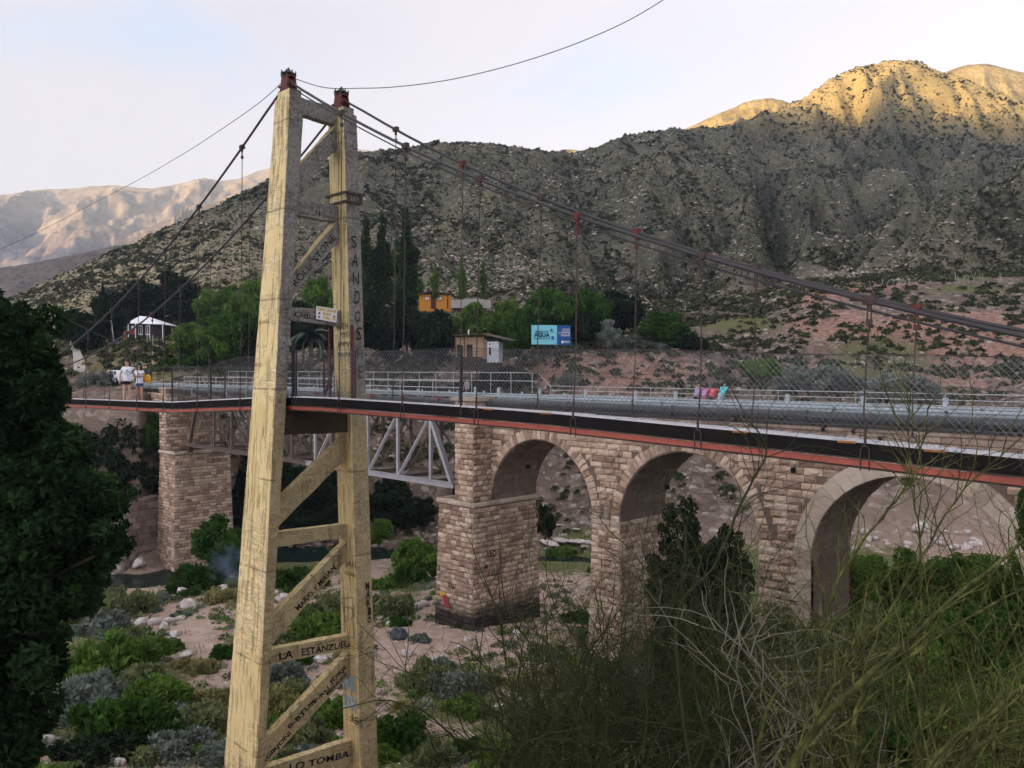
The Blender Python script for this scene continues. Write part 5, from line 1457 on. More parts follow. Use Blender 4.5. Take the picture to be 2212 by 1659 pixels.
def pick(n, u0, u1, d0, d1, seed, keep=None, power=1.0):
    rs = np.random.RandomState(seed); u = rs.uniform(u0, u1, n); d = (d0**(power)+(d1**power-d0**power)*rs.uniform(0, 1, n))**(1/power)
    x = -AY*d+AX*(u-CU)/FPX*d; y = AX*d+AY*(u-CU)/FPX*d
    if keep is not None:
        k = keep(u, d, x, y); u, d, x, y = u[k], d[k], x[k], y[k]
    i = np.interp(d, rws, np.arange(len(rws))); j = np.interp(u, cols, np.arange(len(cols)))
    i0 = np.clip(i.astype(int), 0, len(rws)-2); j0 = np.clip(j.astype(int), 0, len(cols)-2); fi = i-i0; fj = j-j0
    z = ZN[i0, j0]*(1-fi)*(1-fj)+ZN[i0+1, j0]*fi*(1-fj)+ZN[i0, j0+1]*(1-fi)*fj+ZN[i0+1, j0+1]*fi*fj
    return u, d, np.stack([x, y, z], 1)
nb_keep = lambda s, lo: (lambda u, d, x, y: fbm(x/s+3, y/s, 3) > lo)
LSCR = leafmat('hill_scrub', (.028, .033, .017), (.115, .115, .060), .05)
def M_rock(name, a, b, c):
    t = NT(name, .95, .1); p = t.wpos(); n = t.noise(p, 3, 5, .65); f = t.math('ADD', t.math('MULTIPLY', t.attr('tone'), .5), t.math('MULTIPLY', n, .5))
    t.color(t.ramp(f, [(.25, a), (.5, b), (.75, c)])); t.bump(n, .7, .05); return t.m
ROCKH = M_rock('hill_outcrop_rock', (.15, .12, .095), (.27, .225, .18), (.44, .39, .33))
ROCKP = M_rock('pale_river_rock', (.36, .31, .29), (.52, .46, .43), (.66, .62, .59))
ROCKD = M_rock('blue_black_rock', (.035, .045, .055), (.07, .085, .10), (.13, .145, .16))
# near range: scrub and outcrops
gulf = lambda u, d, x, y: ridged(u/FPX*9.0+.6*fbm(x/90, y/90, 3)+3.1, d/260.+1.7, 4, .5)
u, d, P = pick(95000, -60, 2400, 158, 560, 31, lambda u, d, x, y: fbm(x/20+3, y/20, 4, .6)+.38*(1.0-gulf(u, d, x, y)) > .02, .35)
S = (.20+.80*np.random.RandomState(1).uniform(0, 1, len(P))**1.6)*(.55+d/420.)
P[:, 2] -= .1*S
TU = [tuft(6, 7, 1.0, .75)]
kk = np.random.RandomState(9).uniform(0, 1, len(P)) > np.clip((P[:, 2]-140)/50, 0, .6); P = P[kk]; S = S[kk]
scatter('hill_scrub', LSCR, TU[0], P, S*.95, 32, 1.0)
u, d, P = pick(56000, -60, 2400, 158, 560, 36, nb_keep(60, -.35), .35); kk = np.random.RandomState(19).uniform(0, 1, len(P)) > np.clip((P[:, 2]-140)/50, 0, .55); P = P[kk]; d = d[kk]
scatter('hill_scrub', LSCR, tuft(4, 17, 1.2, .75), P, np.random.RandomState(18).uniform(.16, .42, len(P))*(.5+d/380.), 37)
u, d, P = pick(52000, -60, 2400, 160, 560, 41, lambda u, d, x, y: (fbm(x/22+9, y/22, 3) > -.05), .35)
S = np.random.RandomState(2).uniform(.15, .75, len(P))*(.6+d/430.)*np.random.RandomState(3).uniform(.4, 1.2, len(P)); P[:, 2] -= .25*S
scatter('hill_rocks', ROCKH, chip(), P, S*1.1, 42, .75)
# the bank behind the bridge: scree stones and scrub
u, d, P = pick(9000, 380, 2400, 84, 150, 51, lambda u, d, x, y: fbm(x/5, y/5, 3) > -.15); S = np.random.RandomState(4).uniform(.08, .24, len(P))*np.random.RandomState(44).uniform(.5, 2.0, len(P))**1.4; P[:, 2] -= .2*S
scatter('scree_stones', ROCKH, ico(), P, S, 52, .7)
u, d, P = pick(9000, -100, 2400, 100, 176, 61, nb_keep(8, -.10)); S = np.random.RandomState(5).uniform(.2, .8, len(P))
scatter('bank_scrub', LBRN, tuft(17, 8, .58, .8), P, S, 62)
u, d, P = pick(2600, 380, 2400, 84, 104, 66, nb_keep(5, .05)); S = np.random.RandomState(5).uniform(.2, .6, len(P))
scatter('bank_scrub', LBRN, tuft(34, 9, .40, .8), P, S, 67)
# river flat: pebbles, tufts
def notdeep(u, d, x, y): return (d < 70) & (fbm(x/3.5, y/3.5, 3) > -.1)
u, d, P = pick(9000, -100, 2400, 25, 74, 71, notdeep); S = np.random.RandomState(6).uniform(.015, .09, len(P))*np.random.RandomState(61).uniform(.5, 1.6, len(P))
scatter('river_pebbles', ROCKP, chip(), P, S, 72, .65)
def grassy(u, d, x, y):
    v = 797+(E0-.4)/d*FPX; g = np.zeros(len(u))
    for b in [(960,1500,130,55),(1130,1620,110,60),(1240,1560,90,90),(1500,1500,300,260),(1900,1450,420,260),(900,1640,90,40),(620,1230,150,26),(880,1250,50,45),(560,1600,150,120),(230,1500,180,190)]: g += np.exp(-(((u-b[0])/b[2])**2+((v-b[1])/b[3])**2))
    return (g+.5*fbm(x/2.2, y/2.2, 3)) > .42
def blades(n, seed):
    rs = np.random.RandomState(seed); V = []; F_ = []
    for i in range(n):
        a = rs.uniform(0, 6.28); x, y = rs.normal(size=2)*.35; w = .06; l = rs.uniform(.5, 1); k = rs.uniform(.1, .6)
        V += [(x-w*math.sin(a), y+w*math.cos(a), 0), (x+w*math.sin(a), y-w*math.cos(a), 0), (x+k*math.cos(a), y+k*math.sin(a), l)]; F_.append((3*i, 3*i+1, 3*i+2))
    return np.array(V), np.array(F_)
u, d, P = pick(15000, -100, 2400, 26, 72, 81, grassy); S = np.random.RandomState(7).uniform(.08, .24, len(P)); P[:, 2] -= .02
scatter('grass', LGRN, blades(16, 3), P, S*1.3, 82, .9)
u, d, P = pick(5000, -100, 1500, 26, 72, 83, nb_keep(2.5, .05)); S = np.random.RandomState(7).uniform(.08, .3, len(P)); P[:, 2] -= .02
scatter('dry_grass', LYEL, blades(14, 5), P, S*1.2, 84, .8)
u, d, P = pick(9000, -100, 1100, 100, 200, 85, lambda u, d, x, y: (u < 560) & (fbm(x/6, y/6, 3) > -.2)); S = np.random.RandomState(7).uniform(.25, .7, len(P))
scatter('dry_grass', LYEL, blades(14, 5), P, S, 86, .8)

# low scrub and litter that covers most of the flat between the shrubs and the tracks
def offtrack(u, d, x, y):
    v = 797+(E0-.4)/d*FPX; tr_ = np.exp(-(((u-410)/70)**2+((v-1400)/110)**2))+np.exp(-(((u-960)/140)**2+((v-1385)/30)**2))+np.exp(-(((u-860)/40)**2+((v-1480)/120)**2))+np.exp(-(((u-980)/110)**2+((v-1590)/28)**2))
    return (d < 66) & (tr_ < .45) & (fbm(x/2.6+5, y/2.6, 3) > -.08)
for sd, mt_, n_ in ((91, LOLIVE, 1700), (92, LGREY, 1100), (93, LGRN, 900)):
    u, d, P = pick(n_, -100, 1500, 26, 66, sd, offtrack); S = np.random.RandomState(sd).uniform(.10, .42, len(P)); P[:, 2] -= .05*S
    scatter('low_scrub', mt_, tuft(48, sd, .27, .9), P, S, sd+5, 1.0)
# boulders one can pick out
def boulder_mesh(seed, sx=1, sy=.8, sz=.6):
    rs = np.random.RandomState(seed); v, f = ico()
    # one subdivision
    vs_ = list(map(tuple, v)); cache = {}; F2 = []
    def mid(a, b):
        k = (min(a, b), max(a, b))
        if k not in cache: m = (np.array(vs_[a])+np.array(vs_[b]))/2; vs_.append(tuple(m/np.linalg.norm(m))); cache[k] = len(vs_)-1
        return cache[k]
    for a, b, c in f: x, y, z = mid(a, b), mid(b, c), mid(c, a); F2 += [(a, x, z), (b, y, x), (c, z, y), (x, y, z)]
    V = np.array(vs_)
    for _ in range(7):
        n = rs.normal(size=3); n /= np.linalg.norm(n); h = rs.uniform(.55, .85); dd = V@n; V -= np.maximum(dd-h, 0)[:, None]*n[None]
    V *= 1+rs.normal(size=(len(V), 1))*.03
    return V*np.array([sx, sy, sz]), np.array(F2)
BO = []
for i in range(5):
    V_, F_ = boulder_mesh(200+i); BO.append(npmesh('boulder', V_, F_, ROCKP, False, {'tone': ('FACE', np.random.RandomState(i).uniform(0, 1, len(F_)))}))
def boulder(u, v, w, label, mat=ROCKP, h=1.0, group=None):
    p, d = ground_at(u, v); o = link('boulder', BO[RND.randrange(5)]); s = w/FPX*d/2*1.25; o.scale = (s*1.1, s*1.1, s*1.3*h); o.location = p+Vector((0, 0, s*.3)); o.rotation_euler = (RND.uniform(-.2, .2), RND.uniform(-.2, .2), RND.uniform(0, 6)); setmat(o, mat)
    return tag(o, label, 'boulder', group)
boulder(297,1228,30,'big pale boulder at the water below the retaining wall',h=.85)
boulder(250,1236,30,'flat grey boulder left of the big pale one at the water')
boulder(860,1382,34,'blue-black boulder beside the sand path near the first pier',ROCKD,1.2)
boulder(370,1392,26,'black rock under the white one on the left sand track',ROCKD,1.1)
boulder(373,1372,22,'white rock on top of the black one by the left sand track')
boulder(395,1418,28,'flat brownish rock on the left sand track',h=.5)
boulder(586,1545,24,'round blue-grey boulder behind the lowest brace',ROCKD)
boulder(690,1432,30,'pale round boulder seen under the beam reading LA ESTANZUELA')
boulder(320,1452,20,'small upright grey stone among the left green shrubs',h=1.6)
boulder(443,1236,16,'grey stone above the heap beside the left shrubs')
boulder(890,1318,24,'white stone of the group by the first pier')
boulder(912,1310,30,'pinkish stone of the group by the first pier')
boulder(870,1316,22,'dark stone of the group by the first pier',ROCKD)
boulder(925,1298,16,'black stone nearest the corner of the first pier',ROCKD)
boulder(855,1212,16,'small pale triangular stone right of the far tower leg')
boulder(1990,1150,34,'largest pale boulder on the river bed under the wide arch')
gb = 'pale stones strewn on the river flat'
for i, (u, v, w) in enumerate([(420,1262,22),(452,1262,18),(478,1284,34),(408,1275,26),(392,1286,28),(402,1315,34),(385,1340,18),(360,1345,20),(330,1350,26),(300,1350,30),(350,1358,24),(270,1350,16),(590,1268,22),(588,1285,20),(612,1292,22),(640,1300,30),(660,1292,24),(600,1300,24),(650,1318,26),(62,1590,24),(95,1605,30),(40,1610,22),(80,1620,18),(250,1655,24),(820,1340,14),(838,1352,16),(850,1345,12),(900,1335,12),(935,1425,14),(960,1420,20),(450,1645,18),(505,1640,24),(995,1400,16),(1010,1385,18),(1120,1372,20),(880,1412,22)]):
    zone = 'in the heap above the left sand track' if 370 < u < 560 and v < 1330 else 'in the row beside the left shrubs' if 260 < u < 400 else 'in the heap seen between the tower legs' if 560 < u < 700 else 'in the shaded bottom left corner' if u < 260 else 'right of the far tower leg' if u > 790 else 'at the bottom beside the near leg'
    boulder(u, v, w, 'pale stone '+zone, group=gb)
g2 = 'white stones on the river bed under the wide arch'
for i in range(44):
    boulder(RND.uniform(1760, 2130), RND.uniform(1150, 1188), RND.uniform(6, 19), 'white stone lying on the river bed behind the wide arch', group=g2)
g3 = 'pale slabs by the water seen through the first arch'
for (u, v, w) in ((1190,1185,40),(1215,1180,36),(1245,1182,40),(1265,1178,30),(1225,1200,20),(1180,1150,22),(1205,1145,16),(1245,1148,18)):
    boulder(u, v, w, 'pale slab by the water seen through the first arch', h=.3, group=g3)
# ------------------------------------------------------------------ foreground thorn shrubs (lower right)
THG = NT('olive_green_bark', .85, .2); _n = THG.noise(THG.wpos(), 9, 4, .6)
THG.color(THG.ramp(_n, [(.3, (.018, .020, .007)), (.5, (.055, .062, .016)), (.7, (.15, .16, .045))])); THG = THG.m
THB = flat('dark_twig_bark', (.034, .040, .016), .9, .15, 0, .6, 8)
THL = flat('pale_dead_twig', (.15, .15, .11), .9, .1, 0, .3, 8)
trr = random.Random(77)
def grow(mb, p, d, L, r, lvl, up=.25, wander=.22, kids=(10, 7), thorn=True):
    """one wandering shoot with short spurs; recurses into side twigs"""
    n = max(3, int(L/.16)); pts = [p.copy()]; rs = [r]; d = d.normalized()
    for i in range(n):
        d = (d+Vector((trr.gauss(0, wander), trr.gauss(0, wander), trr.gauss(0, wander)))*.8+Vector((0, 0, up*.12))).normalized()
        p = p+d*(L/n); pts.append(p.copy()); rs.append(r*(1-.8*(i+1)/n)+.0006)
    mb.tube(pts, rs, 3 if lvl else 4, False)
    if thorn and lvl < 3:
        for i in range(1, len(pts)-1):
            if trr.random() < .75:
                q = pts[i]; v = Vector((trr.gauss(0, 1), trr.gauss(0, 1), trr.gauss(0, 1))).normalized()*trr.uniform(.015, .04)
                mb.tube([q, q+v], [max(.0016, rs[i]*.5), .0006], 3, False)
    if lvl < len(kids):
        k = max(1, int(kids[lvl]*L/1.5))
        for j in range(k):
            i = trr.randrange(1, len(pts)); q = pts[i]; a = (pts[i]-pts[i-1]).normalized()
            s = a.cross(Vector((trr.gauss(0, 1), trr.gauss(0, 1), trr.gauss(0, 1)))).normalized()
            nd = (a*.5+s*trr.uniform(.5, 1.1)+Vector((0, 0, .12))).normalized()
            grow(mb, q, nd, L*trr.uniform(.22, .48)*(1-.4*i/len(pts)), rs[i]*.6, lvl+1, up, wander, kids, thorn)
def thorn(label, traced, shoots, mat, seed):
    """traced: main boughs as (list of (u, v, depth), radius); shoots: (u0, u1, vbase, vtop_lo, vtop_hi, d0, d1, count)"""
    trr.seed(seed)
    base = P_d(traced[0][0][0][0], traced[0][0][0][1]+60, traced[0][0][0][2]) if traced else P_d((shoots[0][0]+shoots[0][1])/2, shoots[0][2], shoots[0][5])
    root = empty('thorn_shrub', (base.x, base.y, terr_z(base.x, base.y)), 0, label, 'thorn shrub', None)
    def add(o): o.location = -root.location; return o
    for pts, r in traced:
        P = smooth_line([P_d(*q) for q in pts], 5); rs = [r*(1-.7*i/len(P)) for i in range(len(P))]
        P = [q+Vector((trr.gauss(0, .006), trr.gauss(0, .006), trr.gauss(0, .006))) for q in P]
        g = P[0].copy(); g.z = terr_z(g.x, g.y)-.1; low = [g.lerp(P[0], f)+Vector((trr.gauss(0, .02),)*3) for f in (0, .35, .7)]
        mb = MB(); mb.tube(low+P, [r*1.3, r*1.2, r*1.1]+rs, 6, True); add(mb.build('branch', mat, root, True))
        mb = MB()
        for i in range(2, len(P)):
            for _ in range(1 if trr.random() < .7 else 0):
                a = (P[i]-P[i-1]).normalized(); s = a.cross(Vector((trr.gauss(0, 1), trr.gauss(0, 1), trr.gauss(0, 1)))).normalized()
                grow(mb, P[i], a*.5+s*.6+Vector((0, 0, .55)), trr.uniform(.35, 1.1), max(.005, rs[i]*.36), 0, .4, .30, (6, 4))
        add(mb.build('twigs', mat, root, kind='stuff'))
    for (u0, u1, vb, v0, v1, d0, d1, cnt) in shoots:
        mb = MB()
        for _ in range(cnt):
            d = trr.uniform(d0, d1); u = trr.uniform(u0, u1); ub = u+trr.uniform(-120, 60)
            b = P_d(ub, vb, d); b.z = max(b.z, -2); t = P_d(u+trr.uniform(-50, 90), trr.uniform(v0, v1), d+trr.uniform(-.8, .8)); L = (t-b).length
            grow(mb, b, (t-b), L*1.02, .0115*d/8*trr.uniform(.6, 1.6), 0, .1, .24, (8, 3))
        add(mb.build('twigs', mat, root, kind='stuff'))
    return root
thorn('dark twiggy thorn shrub furthest left of the lower right thicket', [([(1300,1720,7.5),(1240,1560,7.6),(1130,1540,7.8),(1075,1490,8)], .020)], [(1060,1330,1720,1080,1420,7,10,40),(1150,1420,1720,1100,1400,7,10,38)], THB, 1)
thorn('tall dark thorn shrub in front of the second pier and the dark trees', [([(1500,1720,6.6),(1463,1345,6.9),(1542,1221,7),(1616,1056,7.2),(1657,973,7.4),(1612,900,7.5)], .017), ([(1480,1700,6.8),(1525,1568,6.9),(1400,1560,7),(1290,1530,7.2)], .016)], [(1350,1680,1740,960,1330,6.5,9.5,50)], THB, 2)
thorn('mossy green thorn shrub whose thick bough crosses to the right edge', [([(1700,1720,4.6),(1711,1659,4.6),(1782,1547,4.7),(1881,1456,4.8),(1972,1378,4.9),(2030,1320,5),(2212,1171,5.3),(2330,1060,5.5)], .026), ([(1835,1720,5),(1840,1659,5),(1860,1510,5.1),(1950,1430,5.2),(2100,1330,5.4),(2240,1255,5.6)], .018)], [(1700,2212,1750,1000,1400,5.5,8,7)], THG, 3)
thorn('upright olive thorn shrub reaching over the wide arch to deck level', [([(1755,1720,5.6),(1761,1552,5.6),(1773,1440,5.7),(1777,1345,5.8),(1823,1229,5.9),(1905,1118,6),(1968,1035,6.2),(2000,930,6.3)], .016), ([(1640,1600,5.8),(1678,1498,5.8),(1782,1440,5.9),(1897,1361,6),(1988,1204,6.2),(2083,1056,6.4),(2200,950,6.6)], .015), ([(1985,1500,6.2),(1990,1204,6.4),(1975,1080,6.5),(1962,930,6.6),(1968,870,6.6)], .010)], [(1560,1900,1740,1000,1400,6,8,8)], THG, 4)
thorn('olive thorn shrub in the lower right corner', [([(1990,1720,4.2),(2009,1650,4.2),(2110,1560,4.3),(2230,1470,4.5)], .017), ([(2050,1720,3.9),(2071,1659,3.9),(2130,1600,4),(2240,1550,4.1)], .014)], [(1900,2300,1760,930,1400,5.2,8,8)], THG, 5)
thorn('tangle of pale dead twigs low in the middle of the thicket', [([(1650,1730,6),(1600,1480,6),(1560,1400,6.2),(1620,1380,6.2),(1680,1450,6.2)], .006), ([(1800,1640,5.5),(1690,1500,5.6),(1580,1380,5.8),(1500,1350,6)], .005)], [(1500,1900,1740,1330,1560,5.8,7.5,16)], THL, 6)
thorn('green thicket of fine shoots filling the far right behind the boughs', [], [(1750,2300,1750,1180,1500,8,13,34)], THG, 7)
thorn('low dark thicket of fine shoots at the bottom centre right', [], [(1250,1800,1750,1300,1520,8,11,30)], THB, 8)
# ---- large dark tree on the near bank, left edge
LBIG = leafmat('near_tree_leaves', (.004, .011, .006), (.040, .080, .028), .2)
cl = []
brr = random.Random(3)
OUT = [(-60,690,70,16),(20,700,70,16),(65,735,50,16),(78,800,50,15.5),(30,790,90,15),(-60,820,120,15),(50,880,80,15),(85,890,50,15),(20,980,110,14.5),(110,985,70,14.5),(165,1010,45,14.5),(150,1080,70,14),(215,1110,55,14),(240,1160,42,14),(60,1080,120,14),(-60,1080,150,14),(170,1170,75,14),(205,1220,48,14),(90,1200,110,13.5),(-20,1230,130,13.5),(140,1290,70,13.5),(60,1330,100,13),(-60,1380,140,13),(90,1410,75,13),(20,1460,90,13),(70,1510,55,13),(-30,1560,100,13),(30,1590,60,13),(-90,960,120,14.5),(0,1130,90,13.6),(120,1130,90,13.8),(20,1640,60,13),(-60,1680,80,13),(105,930,40,14.8)]
ctr = P_d(-120, 1100, 14.5); ctr.z = terr_z(ctr.x, ctr.y)
for (u, v, r, d) in OUT:
    for k in range(5):
        q = P_d(u+brr.gauss(0, r*.42), v+brr.gauss(0, r*.42), d+brr.uniform(-1.1, 1.1))-ctr; cl.append((*q, r/FPX*d*brr.uniform(.35, .75)))
    for k in range(3):
        q = P_d(u+brr.uniform(-1, 1)*r*.95, v+brr.uniform(-1, 1)*r*.85, d+brr.uniform(-1.1, 1.1))-ctr; cl.append((*q, r/FPX*d*brr.uniform(.12, .28)))
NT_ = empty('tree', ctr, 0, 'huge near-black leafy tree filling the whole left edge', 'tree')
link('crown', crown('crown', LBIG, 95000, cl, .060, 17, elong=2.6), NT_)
MB().tube([(0, 0, -.3), (.1, .1, 3), (-.1, .2, 6.5), (.1, .1, 10), (0, .2, 12.5)], [.34, .28, .22, .14, .05], 10).build('trunk', BARK, NT_, True)
for k, c_ in enumerate(cl[::12]):
    e = Vector(c_[:3]); s = Vector((0, .1, max(1.5, e.z*.7-.5))); MB().tube([s, s.lerp(e, .5)+Vector((0, 0, .3)), e], [.08, .05, .015], 6).build('limb', BARK, NT_, True)
# a few darker leafy boughs low in the corner
shrub(60,1640,260,LDARK,'black shaded bush in the bottom left corner',.6,'shrub',None,'shrub',24)
shrub(200,1660,200,LDARK,'dark shaded bush at the bottom left beside the corner one',.45,'shrub',None,'shrub',30)

# ------------------------------------------------------------------ palm and agaves
def frond_mesh():
    mb = MB(); n = 9; P = []
    for i in range(n): f = i/(n-1); P.append(Vector((f*1.9*(1-.18*f), 0, .9*f-1.75*f*f)))
    mb.tube(P, [.028*(1-.8*i/n) for i in range(n)], 3)
    for i in range(1, n):
        for s in (-1, 1):
            for k in (0, .5):
                a = P[i-1].lerp(P[i], k); L = .42*(1-.5*i/n); mb.poly([a, a+Vector((.10, s*.02, .01)), a+Vector((.16, s*L, -.30*L-.10))])
    return mb.mesh('frond', LDARK)
x, y = xy(672, 113); z = terr_z(x, y)
pr = empty('palm_tree', (x, y, z-.3), 0, 'dark drooping palm seen between the legs of the tower', 'palm tree')
topz = zv(722, 113)-z; MB().tube([(0, 0, 0), (.05, 0, topz*.5), (0, 0, topz)], [.32, .27, .3], 10).build('trunk', BARK, pr, True)
FRM = frond_mesh(); FRL = FRM.copy(); FRL.materials.clear(); FRL.materials.append(flat('pale_frond', (.24, .27, .23), .7, .2))
for i in range(44):
    o = link('frond', FRL if i % 4 == 0 else FRM, pr); o.location = (0, 0, topz+RND.uniform(-.2, .25)); o.rotation_euler = (RND.uniform(-.2, .2), RND.uniform(-.85, .9), i*2.4); k = RND.uniform(1.35, 1.9); o.scale = (k, k, k)
def agave(u, v, w, d, label, c=AGAVE):
    x, y = xy(u, d); z = terr_z(x, y); r = empty('agave', (x, y, z), 0, label, 'agave'); s = w/FPX*d/2
    for i in range(22):
        a = i*2.4; e = .25+.9*(i/22); L = RND.uniform(.8, 1.15)
        dx = math.cos(a)*math.cos(e); dy = math.sin(a)*math.cos(e); px_, py_ = -math.sin(a)*.07, math.cos(a)*.07
        mb = MB(); m = Vector((dx*.5*L, dy*.5*L, math.sin(e)*.6*L)); t = Vector((dx*L, dy*L, math.sin(e)*L*.95)); b = Vector((0, 0, .02))
        mb.v = [tuple(b+Vector((px_*.6, py_*.6, 0))), tuple(b-Vector((px_*.6, py_*.6, 0))), tuple(m+Vector((px_, py_, .03))), tuple(m-Vector((px_, py_, -.03))), tuple(m-Vector((0, 0, .03))), tuple(t)]
        mb.f = [(0, 1, 4), (0, 4, 2), (1, 3, 4), (2, 4, 5), (4, 3, 5), (2, 5, 3), (0, 2, 3, 1)]
        o = mb.build('leaf', c, r); o.scale = (s, s, s)
    return r
agave(1426,752,46,118,'pale spiky agave alone at the right of the bank'); agave(1352,748,44,119,'blue-grey agave at the middle of the bank top'); agave(1478,752,40,119,'dim agave right of the pale one'); agave(1258,762,34,118,'small agave under the stone ruin'); agave(1205,765,30,112,'agave in front of the billboard foot'); agave(1378,746,34,120,'small blue agave beside the middle one')

# ------------------------------------------------------------------ buildings and signs beyond the road
ANG = math.atan2(RT.y, RT.x)
def site(name, u, vbase, d, label, cat, ang=0.0):
    x, y = xy(u, d); z = zv(vbase, d); return empty(name, (x, y, z), ANG+ang, label, cat), d/FPX
def bx_(root, name, mat, x0, x1, y0, y1, z0, z1): return MB().box(x0, x1, y0, y1, z0, z1).build(name, mat, root)
WOODD = flat('dark_cabin_boards', (.035, .028, .026), .85, .2, 0, .4, 3); BRICKR = flat('red_brick_infill', (.25, .08, .045), .9, .1, 0, .4, 5)
TINW = flat('white_sheet_roof', (.80, .82, .86), .5, .4, 0, .08, 1); ORW = flat('orange_wall', (.62, .26, .04), .85, .15, 0, .15, 1); BRND = flat('dark_red_trim', (.09, .025, .02), .8, .2)
ROOFD = flat('brown_sheet_roof', (.10, .075, .06), .8, .2, 0, .3, 1); PLK = flat('weathered_board_wall', (.36, .25, .165), .9, .1, 0, .45, 1.3); WHW = flat('blueish_limewash', (.50, .54, .58), .9, .1, 0, .25, 2)
# white-roofed cabin
r, k = site('cabin', 318, 724, 150, 'dark cabin under a white hipped sheet roof with white-framed doors', 'cabin')
bx_(r, 'wall', WOODD, -36*k, 30*k, 0, 4.5, -1.2, 26*k)
bx_(r, 'panel', BRICKR, -36*k, -25*k, -.08, -.01, 2*k, 12*k); bx_(r, 'panel', BRICKR, -58*k, -38*k, .4, 3.0, -1, 10*k); bx_(r, 'eave', WOODD, -60*k, -36*k, .2, 3.4, 20*k, 21.5*k)
mb = MB(); e = [(-38*k, -1.1, 25*k), (41*k, -1.1, 22.5*k), (41*k, 5.5, 22.5*k), (-38*k, 5.5, 25*k)]; a_, b_ = (-26*k, 2.1, 43*k), (-6*k, 2.1, 41*k)
mb.poly([e[0], e[1], b_, a_]); mb.poly([e[1], e[2], b_]); mb.poly([e[2], e[3], a_, b_]); mb.poly([e[3], e[0], a_]); mb.poly([e[3], e[2], e[1], e[0]]); mb.build('roof', TINW, r)
for x0 in (-18, -2): 
    d_ = bx_(r, 'door', WHITEP, (x0)*k, (x0+9)*k, -.10, -.02, 0, 21*k); 
    for q in (1.2, 5.2): MB().box((x0+q)*k, (x0+q+2.6)*k, -.13, -.105, 3*k, 19*k).build('pane', DARKM, d_)
bx_(r, 'window', WHITEP, -33*k, -27*k, -.12, -.085, 14*k, 20*k)
for x0 in (-35, -19.5, 11, 39): bx_(r, 'post', WHITEP if x0 != -35 else WHITEP, x0*k-.06, x0*k+.06, -1.0, -.88, -.6, 24*k)
# orange house
r, k = site('house', 940, 657, 172, 'small orange house with dark red windows on the slope', 'house', .1)
bx_(r, 'wall', ORW, -34*k, 36*k, 0, 4.2, -1.5, 20*k); bx_(r, 'wall', BRND, -9*k, 1*k, -.06, -.01, -1, 25*k)
mb = MB(); mb.hexa([(-38*k, -.6, 19*k), (0, -.6, 29*k), (0, 4.8, 29*k), (-38*k, 4.8, 19*k), (-38*k, -.6, 21*k), (0, -.6, 31*k), (0, 4.8, 31*k), (-38*k, 4.8, 21*k)]); mb.build('roof', ROOFD, r)
mb = MB(); mb.hexa([(-14*k, -.62, 27*k), (40*k, -.62, 20*k), (40*k, 4.8, 20*k), (-14*k, 4.8, 27*k), (-14*k, -.62, 29*k), (40*k, -.62, 22*k), (40*k, 4.8, 22*k), (-14*k, 4.8, 29*k)]); mb.build('roof', ROOFD, r)
for x0 in (-22, 5): w_ = bx_(r, 'window', BRND, x0*k, (x0+10)*k, -.08, -.01, 8*k, 16*k); MB().box((x0+1)*k, (x0+4.4)*k, -.11, -.085, 9*k, 15*k).build('pane', WHITEP, w_); MB().box((x0+5.4)*k, (x0+9)*k, -.11, -.085, 9*k, 15*k).build('pane', WHITEP, w_)
bx_(r, 'door', BRND, -7*k, -1*k, -.12, -.065, -.5, 13*k); bx_(r, 'corner_post', BRND, 26*k, 28*k, -.08, -.01, -1, 20*k)
# grey terrace wall running right from the house
r, k = site('wall', 1010, 655, 171, 'pale low boundary wall running right from the orange house', 'wall'); mb = MB(); n0 = 0
for i in range(6):
    x0 = (-35+i*14)*k; hgt = (3+4*abs(math.sin(i*.55)))*k; mb.box(x0, x0+15.2*k, 0, .3, -1, hgt+.25)
    WW = mb
tag(mb.build('wall_face', flat('pale_plaster', (.42, .40, .38), .9, .1), r), kind='stuff')
# low shed
r, k = site('shed', 1035, 775, 110, 'low timber shed with a brown sloping roof and one limewashed wall', 'shed', -.12)
bx_(r, 'core', WOODD, -52*k, 42*k, .05, 4, -1.5, 43*k)
for i in range(15):
    x0 = -53+i*4.3; bx_(r, 'board', PLK, x0*k, (x0+4.1)*k, -.03-.02*(i % 2), .04, (4 if i not in (1, 2, 6, 7, 8) else 31)*k, (47)*k)
for i in range(9): bx_(r, 'stone', STONE, (8+RND.uniform(-1, 1))*k, (17+RND.uniform(-1, 1))*k, -.16, .03, (i*4.6)*k, (i*4.6+4.3)*k)
bx_(r, 'wall', WHW, 17.5*k, 43*k, -.12, 3.9, -.5, 37*k)
bx_(r, 'window', WHITEP, 21*k, 27*k, -.20, -.125, 28*k, 35*k); bx_(r, 'pane', DARKM, 22.3*k, 25.7*k, -.23, -.205, 29.5*k, 33.5*k); bx_(r, 'door', DARKM, 22*k, 26*k, -.16, -.125, 8*k, 24*k)
mb = MB(); mb.hexa([(-58*k, -.9, 50*k), (10*k, -.9, 52*k), (10*k, 4.4, 56*k), (-58*k, 4.4, 54*k), (-58*k, -.9, 51.4*k), (10*k, -.9, 53.4*k), (10*k, 4.4, 57.4*k), (-58*k, 4.4, 55.4*k)]); mb.build('roof', ROOFD, r)
mb = MB(); mb.hexa([(9*k, -.95, 52*k), (70*k, -.7, 38*k), (70*k, 4.4, 42*k), (9*k, 4.4, 56*k), (9*k, -.95, 53.4*k), (70*k, -.7, 39.4*k), (70*k, 4.4, 43.4*k), (9*k, 4.4, 57.4*k)]); mb.build('roof', ROOFD, r)
MB().tube([(-26*k, 1, 50*k), (-26*k, 1, 60*k), (-24.5*k, 1, 64*k)], 1.6*k, 8).build('flue_pipe', WHITEP, r)
